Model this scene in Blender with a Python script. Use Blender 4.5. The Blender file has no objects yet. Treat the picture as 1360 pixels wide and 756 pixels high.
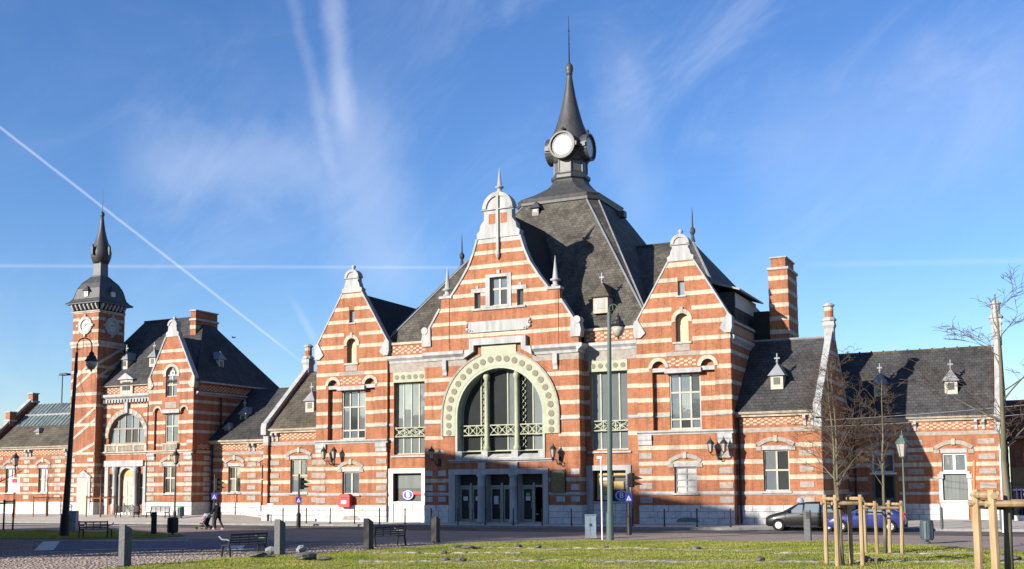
import bpy, bmesh, math, random
from mathutils import Vector, Matrix
from mathutils.geometry import tessellate_polygon
random.seed(7)
SC = bpy.context.scene
COL = SC.collection
R = math.radians
PI = math.pi

# ------------------------------------------------------------------ camera
cam_d = bpy.data.cameras.new("camera")
cam = bpy.data.objects.new("camera", cam_d)
COL.objects.link(cam)
yaw, pitch, roll = 0.44736, 0.10306, 0.0082
cam_d.sensor_width = 36.0
cam_d.lens = 36.0 * 1484.93 / 1360.0
cam_d.shift_y = (490.68 - 378.0) / 1360.0
cam_d.clip_end = 6000
cam_d.clip_start = 0.2
fw = Vector((-math.sin(yaw) * math.cos(pitch), math.cos(yaw) * math.cos(pitch), math.sin(pitch)))
rt0 = Vector((math.cos(yaw), math.sin(yaw), 0))
up0 = rt0.cross(fw)
rt = math.cos(roll) * rt0 - math.sin(roll) * up0
up = rt.cross(fw)
rm = Matrix((rt, up, -fw)).transposed()
cam.matrix_world = Matrix.Translation((33.475, -68.741, 2.567)) @ rm.to_4x4()
SC.camera = cam

# ------------------------------------------------------------------ light, sky, exposure
SUN_EL, SUN_AZ = R(19.0), R(29.0)          # azimuth is measured from the facade normal towards the west
sun_dir = Vector((-math.sin(SUN_AZ) * math.cos(SUN_EL), -math.cos(SUN_AZ) * math.cos(SUN_EL), math.sin(SUN_EL)))
sd = bpy.data.lights.new("sun", "SUN")
sd.energy = 5.0
sd.angle = R(0.6)
sd.color = (1.0, 0.93, 0.82)
so = bpy.data.objects.new("sun", sd)
COL.objects.link(so)
so.rotation_euler = sun_dir.to_track_quat("Z", "Y").to_euler()
so.location = (-60, -90, 60)

W = bpy.data.worlds.new("World")
SC.world = W
W.use_nodes = True
nt = W.node_tree
for n in list(nt.nodes):
    nt.nodes.remove(n)


def nn(t, kind, **kw):
    n = t.nodes.new(kind)
    for k, v in kw.items():
        if k == "ins":
            for a, b in v.items():
                n.inputs[a].default_value = b
        else:
            setattr(n, k, v)
    return n


def math_node(t, op, a, b=None, clamp=False):
    n = t.nodes.new("ShaderNodeMath")
    n.operation = op
    n.use_clamp = clamp
    for i, v in enumerate((a, b)):
        if v is None:
            continue
        if isinstance(v, (int, float)):
            n.inputs[i].default_value = v
        else:
            t.links.new(v, n.inputs[i])
    return n.outputs[0]


sky = nn(nt, "ShaderNodeTexSky", sky_type="NISHITA", sun_disc=False, sun_elevation=SUN_EL,
         sun_rotation=PI + SUN_AZ, altitude=50, air_density=1.0, dust_density=0.35, ozone_density=4.0)
gen = nn(nt, "ShaderNodeTexCoord").outputs["Generated"]


def ray(x, y):
    """viewing direction towards a point of the photograph, used only to find where the high clouds lie in the sky"""
    return (fw + rt * ((x - 680) / 1484.93) - up * ((y - 490.68) / 1484.93)).normalized()


def dot_to(v):
    n = nn(nt, "ShaderNodeVectorMath", operation="DOT_PRODUCT")
    nt.links.new(gen, n.inputs[0])
    n.inputs[1].default_value = v
    return n.outputs["Value"]


def smooth(x, a, b):
    n = nn(nt, "ShaderNodeMapRange", interpolation_type="SMOOTHSTEP")
    nt.links.new(x, n.inputs["Value"])
    n.inputs["From Min"].default_value = a
    n.inputs["From Max"].default_value = b
    return n.outputs["Result"]


def noise(t, vec, scale, detail=4.0, rough=0.55, dist=0.0):
    n = nn(t, "ShaderNodeTexNoise", ins={"Scale": scale, "Detail": detail, "Roughness": rough, "Distortion": dist})
    if vec is not None:
        t.links.new(vec, n.inputs["Vector"])
    return n.outputs["Fac"]


def streak(p0, p1, width, soft, a0=0.0, a1=1.0, rough=0.0, nscale=60):
    """a condensation trail: a great circle band through two sky directions"""
    d0, d1 = ray(*p0), ray(*p1)
    nrm = d0.cross(d1).normalized()
    t = (d1 - d0 * d0.dot(d1)).normalized()
    off = dot_to(nrm)
    if rough:
        ns = noise(nt, gen, nscale, 5.0, 0.65)
        off = math_node(nt, "ADD", off, math_node(nt, "MULTIPLY", math_node(nt, "SUBTRACT", ns, 0.5), rough))
    m = smooth(math_node(nt, "ABSOLUTE", off), width + soft, max(width - soft, 0))
    L = math.acos(max(-1, min(1, d0.dot(d1))))
    s = math_node(nt, "ARCTAN2", dot_to(t), dot_to(d0))
    m = math_node(nt, "MULTIPLY", m, smooth(s, L * a0 - 0.03, L * a0 + 0.03))
    m = math_node(nt, "MULTIPLY", m, smooth(s, L * a1 + 0.03, L * a1 - 0.03))
    return m


# feathery high cloud: noise stretched along one direction of the sky, plus the trails of aeroplanes
mp = nn(nt, "ShaderNodeMapping", vector_type="TEXTURE")
nt.links.new(gen, mp.inputs["Vector"])
mp.inputs["Rotation"].default_value = (0.3, 0.9, 0.4)
mp.inputs["Scale"].default_value = (0.5, 3.2, 1.3)
c1 = noise(nt, mp.outputs["Vector"], 6.0, 10.0, 0.66, 0.9)
c2 = noise(nt, gen, 2.2, 4.0, 0.5, 0.3)
cl = math_node(nt, "MULTIPLY", smooth(c1, 0.42, 0.85), smooth(c2, 0.36, 0.68))
cl = math_node(nt, "ADD", math_node(nt, "MULTIPLY", cl, 0.20), math_node(nt, "MULTIPLY", smooth(c1, 0.35, 0.95), 0.09))
tr = [
    (streak((-80, 107), (400, 480), 0.0007, 0.0011, 0.0, 0.97, 0.0009, 90), 0.40),
    (streak((-60, 353), (760, 356), 0.0012, 0.0012, 0.0, 1.0), 0.2),
    (streak((740, 358), (1500, 344), 0.0022, 0.0020, 0.5, 1.0), 0.13),
    (streak((438, -30), (462, 190), 0.0075, 0.0075, 0.0, 0.9, 0.014, 40), 0.26),
    (streak((380, -40), (450, 260), 0.0045, 0.0045, 0.0, 0.9, 0.014, 40), 0.1),
    (streak((455, 120), (520, 400), 0.030, 0.030, 0.0, 0.95, 0.055, 22), 0.22),
    (streak((396, 412), (424, 462), 0.0028, 0.0026, 0.1, 0.9, 0.003, 60), 0.26),
    (streak((180, 215), (430, 235), 0.030, 0.030, 0.0, 1.0, 0.09, 14), 0.22),
    (streak((815, 60), (850, 300), 0.018, 0.018, 0.0, 1.0, 0.04, 20), 0.12),
    (streak((1000, 230), (1380, 120), 0.05, 0.05, 0.0, 1.0, 0.12, 10), 0.12),
]
for m, k in tr:
    cl = math_node(nt, "ADD", cl, math_node(nt, "MULTIPLY", m, k))
cl = math_node(nt, "MULTIPLY", cl, smooth(dot_to(Vector((0, 0, 1))), 0.0, 0.06), True)
mixc = nn(nt, "ShaderNodeMix", data_type="RGBA")
nt.links.new(cl, mixc.inputs["Factor"])
hs = nn(nt, "ShaderNodeHueSaturation", ins={"Hue": 0.511, "Saturation": 1.15, "Value": 1.0})
nt.links.new(sky.outputs["Color"], hs.inputs["Color"])
nt.links.new(hs.outputs["Color"], mixc.inputs["A"])
mixc.inputs["B"].default_value = (4.6, 5.0, 5.9, 1)
bg = nn(nt, "ShaderNodeBackground", ins={"Strength": 0.095})
nt.links.new(mixc.outputs["Result"], bg.inputs["Color"])
wo = nn(nt, "ShaderNodeOutputWorld")
nt.links.new(bg.outputs["Background"], wo.inputs["Surface"])

SC.view_settings.view_transform = "Standard"
SC.view_settings.look = "None"
SC.view_settings.exposure = 1.02
SC.view_settings.gamma = 1.0
SC.render.engine = "CYCLES"
SC.cycles.max_bounces = 6
SC.cycles.diffuse_bounces = 3

# ------------------------------------------------------------------ materials
MAT = {}
ALB = 0.74          # one common scale for the surface colours below


def alb(c):
    return tuple(v * ALB for v in c)




def base_mat(name, rough=0.8, spec=0.3, metal=0.0):
    m = bpy.data.materials.new(name)
    m.use_nodes = True
    t = m.node_tree
    b = t.nodes["Principled BSDF"]
    b.inputs["Roughness"].default_value = rough
    b.inputs["Specular IOR Level"].default_value = spec
    b.inputs["Metallic"].default_value = metal
    MAT[name] = m
    return m, t, b


def ramp(t, fac, stops):
    r = t.nodes.new("ShaderNodeValToRGB")
    el = r.color_ramp.elements
    while len(el) < len(stops):
        el.new(0.5)
    for e, (p, c) in zip(el, stops):
        e.position = p
        e.color = (*c, 1)
    t.links.new(fac, r.inputs["Fac"])
    return r.outputs["Color"]


def wall_uv(t):
    """(along the wall, height): works on walls and roof slopes facing any axis"""
    g = t.nodes.new("ShaderNodeNewGeometry")
    sp = t.nodes.new("ShaderNodeSeparateXYZ")
    t.links.new(g.outputs["Position"], sp.inputs[0])
    sn = t.nodes.new("ShaderNodeSeparateXYZ")
    t.links.new(g.outputs["True Normal"], sn.inputs[0])
    ax = math_node(t, "ABSOLUTE", sn.outputs["X"])
    ay = math_node(t, "ABSOLUTE", sn.outputs["Y"])
    f = math_node(t, "GREATER_THAN", ax, ay)
    mx = t.nodes.new("ShaderNodeMix")
    mx.data_type = "FLOAT"
    t.links.new(f, mx.inputs["Factor"])
    t.links.new(sp.outputs["X"], mx.inputs["A"])
    t.links.new(sp.outputs["Y"], mx.inputs["B"])
    cb = t.nodes.new("ShaderNodeCombineXYZ")
    t.links.new(mx.outputs["Result"], cb.inputs[0])
    t.links.new(sp.outputs["Z"], cb.inputs[1])
    return cb.outputs[0], g.outputs["Position"]


def mixrgb(t, fac, a, b, blend="MIX"):
    n = t.nodes.new("ShaderNodeMix")
    n.data_type = "RGBA"
    n.blend_type = blend
    for nm, v in (("Factor", fac), ("A", a), ("B", b)):
        if isinstance(v, (int, float)):
            n.inputs[nm].default_value = v
        elif isinstance(v, tuple):
            n.inputs[nm].default_value = (*v, 1)
        else:
            t.links.new(v, n.inputs[nm])
    return n.outputs["Result"]


def bump(t, b, h, strength=0.3, dist=0.02):
    n = t.nodes.new("ShaderNodeBump")
    n.inputs["Strength"].default_value = strength
    n.inputs["Distance"].default_value = dist
    t.links.new(h, n.inputs["Height"])
    t.links.new(n.outputs["Normal"], b.inputs["Normal"])


def courses_mat(name, c1, c2, mortar, w, h, msize, rough=0.85, stain=(0.55, 1.0), scale2=0.9, bstr=0.3, spec=0.2):
    m, t, b = base_mat(name, rough, spec)
    uv, pos = wall_uv(t)
    br = t.nodes.new("ShaderNodeTexBrick")
    br.inputs["Scale"].default_value = 1.0
    br.inputs["Brick Width"].default_value = w
    br.inputs["Row Height"].default_value = h
    br.inputs["Mortar Size"].default_value = msize
    br.inputs["Mortar Smooth"].default_value = 0.3
    br.inputs["Bias"].default_value = 0.0
    br.inputs["Color1"].default_value = (*alb(c1), 1)
    br.inputs["Color2"].default_value = (*alb(c2), 1)
    br.inputs["Mortar"].default_value = (*alb(mortar), 1)
    t.links.new(uv, br.inputs["Vector"])
    n1 = noise(t, pos, scale2, 5.0, 0.6)
    s = ramp(t, n1, [(0.3, (stain[0],) * 3), (0.62, (stain[1],) * 3)])
    n2 = noise(t, pos, 7.0, 3.0, 0.6)
    s2 = ramp(t, n2, [(0.3, (0.86, 0.86, 0.86)), (0.7, (1.08, 1.06, 1.04))])
    mpn = t.nodes.new("ShaderNodeMapping")
    mpn.inputs["Scale"].default_value = (1, 1, 0.12)
    t.links.new(pos, mpn.inputs["Vector"])
    st_ = ramp(t, noise(t, mpn.outputs["Vector"], 2.6, 4.0, 0.65), [(0.34, (0.60, 0.59, 0.58)), (0.56, (1.04, 1.04, 1.04))])
    c = mixrgb(t, 1.0, br.outputs["Color"], s, "MULTIPLY")
    c = mixrgb(t, 0.8, c, st_, "MULTIPLY")
    c = mixrgb(t, 1.0, c, s2, "MULTIPLY")
    t.links.new(c, b.inputs["Base Color"])
    bump(t, b, br.outputs["Fac"], -bstr, 0.01)
    return m


courses_mat("brick", (0.46, 0.156, 0.066), (0.35, 0.107, 0.046), (0.45, 0.28, 0.18), 0.24, 0.075, 0.010, stain=(0.80, 1.04))
courses_mat("brick_old", (0.44, 0.145, 0.066), (0.34, 0.10, 0.047), (0.42, 0.27, 0.18), 0.24, 0.075, 0.010, stain=(0.78, 1.04))
courses_mat("slate_moss", (0.15, 0.136, 0.112), (0.094, 0.087, 0.075), (0.03, 0.028, 0.025), 0.30, 0.20, 0.012, 0.75, (0.5, 1.15), 0.45, 0.5)
courses_mat("slate_dark", (0.090, 0.088, 0.090), (0.068, 0.067, 0.070), (0.02, 0.02, 0.022), 0.30, 0.20, 0.012, 0.7, (0.62, 1.12), 0.5, 0.4, 0.15)
courses_mat("slate_shaded", (0.034, 0.034, 0.036), (0.025, 0.025, 0.027), (0.012, 0.012, 0.013), 0.30, 0.20, 0.012, 0.7, (0.75, 1.05), 0.5, 0.4, 0.15)  # slate blackened to put the shade of the cross roofs into the colour
courses_mat("slate_brown", (0.16, 0.135, 0.10), (0.11, 0.097, 0.076), (0.035, 0.03, 0.027), 0.30, 0.20, 0.012, 0.75, (0.6, 1.1), 0.5, 0.4)
courses_mat("roof_metal", (0.20, 0.27, 0.27), (0.16, 0.225, 0.235), (0.07, 0.09, 0.1), 0.55, 6.0, 0.05, 0.55, (0.8, 1.05), 0.5, 0.4)
courses_mat("roof_tile", (0.30, 0.10, 0.06), (0.24, 0.08, 0.05), (0.1, 0.04, 0.03), 0.3, 0.3, 0.02, 0.8, (0.7, 1.05), 0.6, 0.4)


def noisy_mat(name, ca, cb, scale=3.0, rough=0.8, spec=0.3, metal=0.0, lo=0.35, hi=0.65, bstr=0.0, bscale=20.0, streaks=False):
    m, t, b = base_mat(name, rough, spec, metal)
    g = t.nodes.new("ShaderNodeNewGeometry")
    v = g.outputs["Position"]
    if streaks:
        mpn = t.nodes.new("ShaderNodeMapping")
        mpn.inputs["Scale"].default_value = (1, 1, 0.18)
        t.links.new(v, mpn.inputs["Vector"])
        v = mpn.outputs["Vector"]
    n = noise(t, v, scale, 5.0, 0.6)
    c = ramp(t, n, [(lo, alb(ca)), (hi, alb(cb))])
    t.links.new(c, b.inputs["Base Color"])
    if bstr:
        bump(t, b, noise(t, g.outputs["Position"], bscale, 4.0, 0.6), bstr, 0.03)
    return m


courses_mat("cream", (0.70, 0.62, 0.49), (0.62, 0.54, 0.42), (0.46, 0.40, 0.31), 0.24, 0.075, 0.009, stain=(0.74, 1.02))
courses_mat("cream_old", (0.66, 0.60, 0.50), (0.58, 0.52, 0.43), (0.44, 0.39, 0.32), 0.24, 0.075, 0.009, stain=(0.74, 1.02))
noisy_mat("bluestone", (0.33, 0.33, 0.325), (0.49, 0.487, 0.48), 2.5, 0.8, 0.25, streaks=True)
noisy_mat("grey_brick", (0.29, 0.25, 0.215), (0.41, 0.36, 0.315), 4.0, 0.85, 0.2)
noisy_mat("plinth_stone", (0.50, 0.495, 0.485), (0.70, 0.69, 0.67), 3.0, 0.9, 0.2, bstr=0.5, bscale=9)
noisy_mat("lead", (0.040, 0.040, 0.042), (0.075, 0.073, 0.072), 3.0, 0.5, 0.45, streaks=True)
noisy_mat("lead_pale", (0.10, 0.10, 0.105), (0.15, 0.15, 0.15), 3.0, 0.5, 0.4)
noisy_mat("zinc", (0.20, 0.215, 0.235), (0.28, 0.295, 0.31), 2.0, 0.5, 0.4, streaks=True)
noisy_mat("green_cream", (0.335, 0.35, 0.235), (0.415, 0.425, 0.30), 2.0, 0.6, 0.35)
noisy_mat("green_grey", (0.34, 0.38, 0.29), (0.43, 0.46, 0.36), 2.0, 0.6, 0.35)
noisy_mat("rosette", (0.185, 0.17, 0.13), (0.235, 0.215, 0.165), 6.0, 0.7, 0.3)
noisy_mat("white_paint", (0.66, 0.66, 0.62), (0.76, 0.75, 0.71), 3.0, 0.6, 0.35)
noisy_mat("window_paint", (0.40, 0.375, 0.31), (0.49, 0.46, 0.385), 3.0, 0.6, 0.35)
noisy_mat("iron", (0.012, 0.012, 0.014), (0.022, 0.022, 0.024), 6.0, 0.5, 0.4)
noisy_mat("green_iron", (0.075, 0.12, 0.105), (0.10, 0.15, 0.13), 4.0, 0.45, 0.45, streaks=True)
noisy_mat("door_old", (0.42, 0.42, 0.34), (0.52, 0.51, 0.42), 4.0, 0.7, 0.3, streaks=True)
noisy_mat("board_grey", (0.15, 0.17, 0.16), (0.20, 0.22, 0.21), 3.0, 0.7, 0.3, streaks=True)
noisy_mat("niche_cream", (0.55, 0.47, 0.30), (0.64, 0.56, 0.38), 3.0, 0.85, 0.2)
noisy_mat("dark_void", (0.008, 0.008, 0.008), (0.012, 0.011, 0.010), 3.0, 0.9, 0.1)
noisy_mat("twig", (0.10, 0.07, 0.05), (0.17, 0.125, 0.09), 6.0, 0.9, 0.1)
noisy_mat("wood_pole", (0.30, 0.205, 0.11), (0.52, 0.38, 0.22), 3.5, 0.75, 0.25, streaks=True)
noisy_mat("frieze_brick", (0.52, 0.36, 0.25), (0.62, 0.46, 0.34), 4.0, 0.85, 0.2)
noisy_mat("bark", (0.115, 0.105, 0.07), (0.21, 0.19, 0.135), 6.0, 0.9, 0.1, streaks=True)
noisy_mat("orange_brown", (0.30, 0.13, 0.06), (0.38, 0.17, 0.08), 5.0, 0.8, 0.2)
noisy_mat("blue_asphalt", (0.10, 0.115, 0.17), (0.14, 0.155, 0.22), 1.5, 0.85, 0.25)
noisy_mat("bark_dark", (0.05, 0.045, 0.035), (0.09, 0.08, 0.06), 6.0, 0.9, 0.1)
noisy_mat("red_enamel", (0.50, 0.022, 0.018), (0.58, 0.03, 0.022), 3.0, 0.35, 0.5)
noisy_mat("white_enamel", (0.72, 0.72, 0.72), (0.80, 0.80, 0.79), 3.0, 0.4, 0.5)
noisy_mat("blue_enamel", (0.02, 0.035, 0.42), (0.025, 0.045, 0.48), 3.0, 0.4, 0.5)
noisy_mat("blue_sign", (0.035, 0.035, 0.33), (0.045, 0.045, 0.38), 3.0, 0.5, 0.4)
noisy_mat("cabinet", (0.22, 0.29, 0.36), (0.27, 0.34, 0.41), 2.0, 0.5, 0.4, streaks=True)
noisy_mat("navy", (0.025, 0.03, 0.14), (0.04, 0.045, 0.18), 4.0, 0.6, 0.3)
noisy_mat("bin_grey", (0.05, 0.075, 0.09), (0.07, 0.10, 0.12), 4.0, 0.5, 0.4)
noisy_mat("bin_black", (0.012, 0.013, 0.014), (0.02, 0.02, 0.02), 4.0, 0.5, 0.4)
noisy_mat("green_plastic", (0.06, 0.42, 0.10), (0.08, 0.48, 0.13), 4.0, 0.45, 0.4)
noisy_mat("orange_paint", (0.72, 0.21, 0.06), (0.80, 0.25, 0.08), 4.0, 0.6, 0.3)
noisy_mat("rubber", (0.012, 0.012, 0.012), (0.02, 0.02, 0.02), 8.0, 0.8, 0.2)
noisy_mat("chrome", (0.55, 0.56, 0.58), (0.65, 0.66, 0.68), 6.0, 0.3, 0.5, 0.6)
noisy_mat("brass_board", (0.16, 0.13, 0.055), (0.22, 0.18, 0.08), 5.0, 0.5, 0.4, 0.3)
noisy_mat("paper", (0.72, 0.74, 0.78), (0.80, 0.81, 0.82), 9.0, 0.8, 0.2)
noisy_mat("paper_green", (0.20, 0.55, 0.22), (0.25, 0.62, 0.28), 9.0, 0.8, 0.2)
noisy_mat("bollard_grey", (0.085, 0.09, 0.095), (0.135, 0.14, 0.145), 6.0, 0.6, 0.35, streaks=True)
noisy_mat("granite_post", (0.10, 0.102, 0.106), (0.16, 0.161, 0.165), 12.0, 0.75, 0.3)
noisy_mat("pavement", (0.46, 0.42, 0.365), (0.58, 0.535, 0.47), 0.8, 0.9, 0.2)
noisy_mat("kerbstone", (0.24, 0.235, 0.23), (0.33, 0.32, 0.31), 2.0, 0.85, 0.2)
noisy_mat("road_paint", (0.62, 0.61, 0.58), (0.76, 0.75, 0.72), 4.0, 0.8, 0.2)
noisy_mat("stone_rough", (0.10, 0.095, 0.08), (0.20, 0.195, 0.17), 5.0, 0.9, 0.2, bstr=0.6, bscale=12)
noisy_mat("boulder_pale", (0.22, 0.235, 0.24), (0.36, 0.375, 0.38), 5.0, 0.85, 0.2)
noisy_mat("coat_black", (0.012, 0.012, 0.014), (0.022, 0.022, 0.025), 8.0, 0.85, 0.15)
noisy_mat("trousers", (0.03, 0.03, 0.045), (0.045, 0.045, 0.06), 8.0, 0.85, 0.15)
noisy_mat("gravel_pale", (0.22, 0.20, 0.14), (0.50, 0.47, 0.40), 3.5, 0.95, 0.1, lo=0.4, hi=0.6, bstr=0.5, bscale=14)
noisy_mat("skin", (0.46, 0.27, 0.19), (0.52, 0.32, 0.23), 8.0, 0.6, 0.3)
noisy_mat("hair", (0.015, 0.011, 0.009), (0.03, 0.02, 0.016), 30.0, 0.6, 0.3)
noisy_mat("pink_cloth", (0.52, 0.24, 0.33), (0.60, 0.30, 0.40), 8.0, 0.85, 0.15)
noisy_mat("blue_cloth", (0.30, 0.35, 0.50), (0.38, 0.43, 0.58), 8.0, 0.85, 0.15)
noisy_mat("shutter_cream", (0.50, 0.46, 0.37), (0.58, 0.54, 0.44), 6.0, 0.7, 0.3)
noisy_mat("warm_panel", (0.52, 0.34, 0.14), (0.66, 0.46, 0.22), 2.5, 0.7, 0.3)
noisy_mat("shop_dark", (0.06, 0.065, 0.06), (0.09, 0.095, 0.085), 2.0, 0.3, 0.5)
noisy_mat("lamp_glass", (0.40, 0.36, 0.30), (0.50, 0.45, 0.38), 5.0, 0.2, 0.5)
noisy_mat("curtain", (0.46, 0.46, 0.44), (0.60, 0.60, 0.57), 9.0, 0.8, 0.2)


def glass_mat(name, col, metal, rough=0.06, var=0.5):
    m, t, b = base_mat(name, rough, 0.6, metal)
    g = t.nodes.new("ShaderNodeNewGeometry")
    oi = t.nodes.new("ShaderNodeObjectInfo")
    n = noise(t, g.outputs["Position"], 0.9, 3.0, 0.6)
    k = math_node(t, "ADD", math_node(t, "MULTIPLY", n, 0.5), math_node(t, "MULTIPLY", oi.outputs["Random"], 0.5))
    c = ramp(t, k, [(0.2, tuple(v * (1 - var) for v in col)), (0.8, col)])
    t.links.new(c, b.inputs["Base Color"])
    bump(t, b, noise(t, g.outputs["Position"], 1.7, 2.0, 0.5), 0.05, 0.05)
    return m


glass_mat("glass", (0.19, 0.225, 0.25), 0.4, 0.03)
glass_mat("glass_dark", (0.045, 0.05, 0.05), 0.15)
glass_mat("glass_sky", (0.27, 0.30, 0.30), 0.45, 0.03, 0.35)


def paint_mat(name, col):
    m, t, b = base_mat(name, 0.35, 0.3)
    b.inputs["Coat Weight"].default_value = 0.45
    b.inputs["Coat Roughness"].default_value = 0.06
    g = t.nodes.new("ShaderNodeNewGeometry")
    n = noise(t, g.outputs["Position"], 3.0, 4.0, 0.6)
    t.links.new(ramp(t, n, [(0.3, tuple(v * 0.9 for v in col)), (0.7, tuple(v * 1.1 for v in col))]), b.inputs["Base Color"])


paint_mat("paint_black", (0.007, 0.0075, 0.008))
paint_mat("paint_blue", (0.018, 0.026, 0.13))
glass_mat("car_glass", (0.20, 0.24, 0.26), 0.3, 0.04, 0.2)


# ground materials
def ground_mats():
    m, t, b = base_mat("asphalt", 0.9, 0.2)
    g = t.nodes.new("ShaderNodeNewGeometry")
    p = g.outputs["Position"]
    n = noise(t, p, 0.35, 6.0, 0.65)
    n2 = noise(t, p, 40.0, 2.0, 0.6)
    c = ramp(t, n, [(0.32, (0.05, 0.048, 0.046)), (0.5, (0.082, 0.077, 0.072)), (0.52, (0.105, 0.098, 0.091)), (0.72, (0.125, 0.116, 0.107))])
    c = mixrgb(t, 1.0, c, ramp(t, n2, [(0.3, (0.8, 0.8, 0.8)), (0.7, (1.15, 1.15, 1.15))]), "MULTIPLY")
    t.links.new(c, b.inputs["Base Color"])
    bump(t, b, n2, 0.4, 0.01)
    m, t, b = base_mat("cobble", 0.85, 0.25)
    oi = t.nodes.new("ShaderNodeNewGeometry")
    n = noise(t, oi.outputs["Position"], 9.0, 2.0, 0.6)
    n2 = noise(t, oi.outputs["Position"], 0.5, 3.0, 0.6)
    c = ramp(t, n, [(0.3, (0.18, 0.14, 0.12)), (0.5, (0.255, 0.205, 0.175)), (0.7, (0.32, 0.27, 0.24))])
    c = mixrgb(t, 1.0, c, ramp(t, n2, [(0.3, (0.8, 0.78, 0.76)), (0.7, (1.1, 1.08, 1.06))]), "MULTIPLY")
    t.links.new(c, b.inputs["Base Color"])
    m, t, b = base_mat("soil", 0.95, 0.1)
    g = t.nodes.new("ShaderNodeNewGeometry")
    n = noise(t, g.outputs["Position"], 0.6, 6.0, 0.65)
    c = ramp(t, n, [(0.35, (0.12, 0.14, 0.035)), (0.65, (0.20, 0.195, 0.065))])
    t.links.new(c, b.inputs["Base Color"])
    m, t, b = base_mat("grass", 0.8, 0.2)
    g = t.nodes.new("ShaderNodeNewGeometry")
    n = noise(t, g.outputs["Position"], 0.45, 5.0, 0.65)
    n3 = noise(t, g.outputs["Position"], 6.0, 3.0, 0.65)
    c = ramp(t, n, [(0.30, (0.17, 0.235, 0.035)), (0.48, (0.30, 0.325, 0.065)), (0.64, (0.43, 0.385, 0.14))])
    c = mixrgb(t, 1.0, c, ramp(t, n3, [(0.3, (0.75, 0.78, 0.7)), (0.7, (1.2, 1.18, 1.1))]), "MULTIPLY")
    t.links.new(c, b.inputs["Base Color"])
    tr_ = t.nodes.new("ShaderNodeBsdfTranslucent")
    t.links.new(c, tr_.inputs["Color"])
    ms = t.nodes.new("ShaderNodeMixShader")
    ms.inputs[0].default_value = 0.5
    t.links.new(b.outputs[0], ms.inputs[1])
    t.links.new(tr_.outputs[0], ms.inputs[2])
    t.links.new(ms.outputs[0], t.nodes["Material Output"].inputs["Surface"])


ground_mats()

# ------------------------------------------------------------------ building helpers
WL = {}          # world location of every object, so that children can be placed by world coordinates


def put(o, parent, loc):
    loc = Vector(loc)
    COL.objects.link(o)
    WL[o.name] = loc
    if parent is not None:
        o.parent = parent
        o.location = loc - WL[parent.name]
    else:
        o.location = loc
    return o


def thing(name, label, cat, loc=(0, 0, 0), group=None, kind=None):
    o = bpy.data.objects.new(name, None)
    o.empty_display_size = 0.3
    put(o, None, loc)
    return tag(o, label, cat, group, kind)


def tag(o, label=None, cat=None, group=None, kind=None):
    if label:
        o["label"] = label
    if cat:
        o["category"] = cat
    if group:
        o["group"] = group
    if kind:
        o["kind"] = kind
    return o


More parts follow.
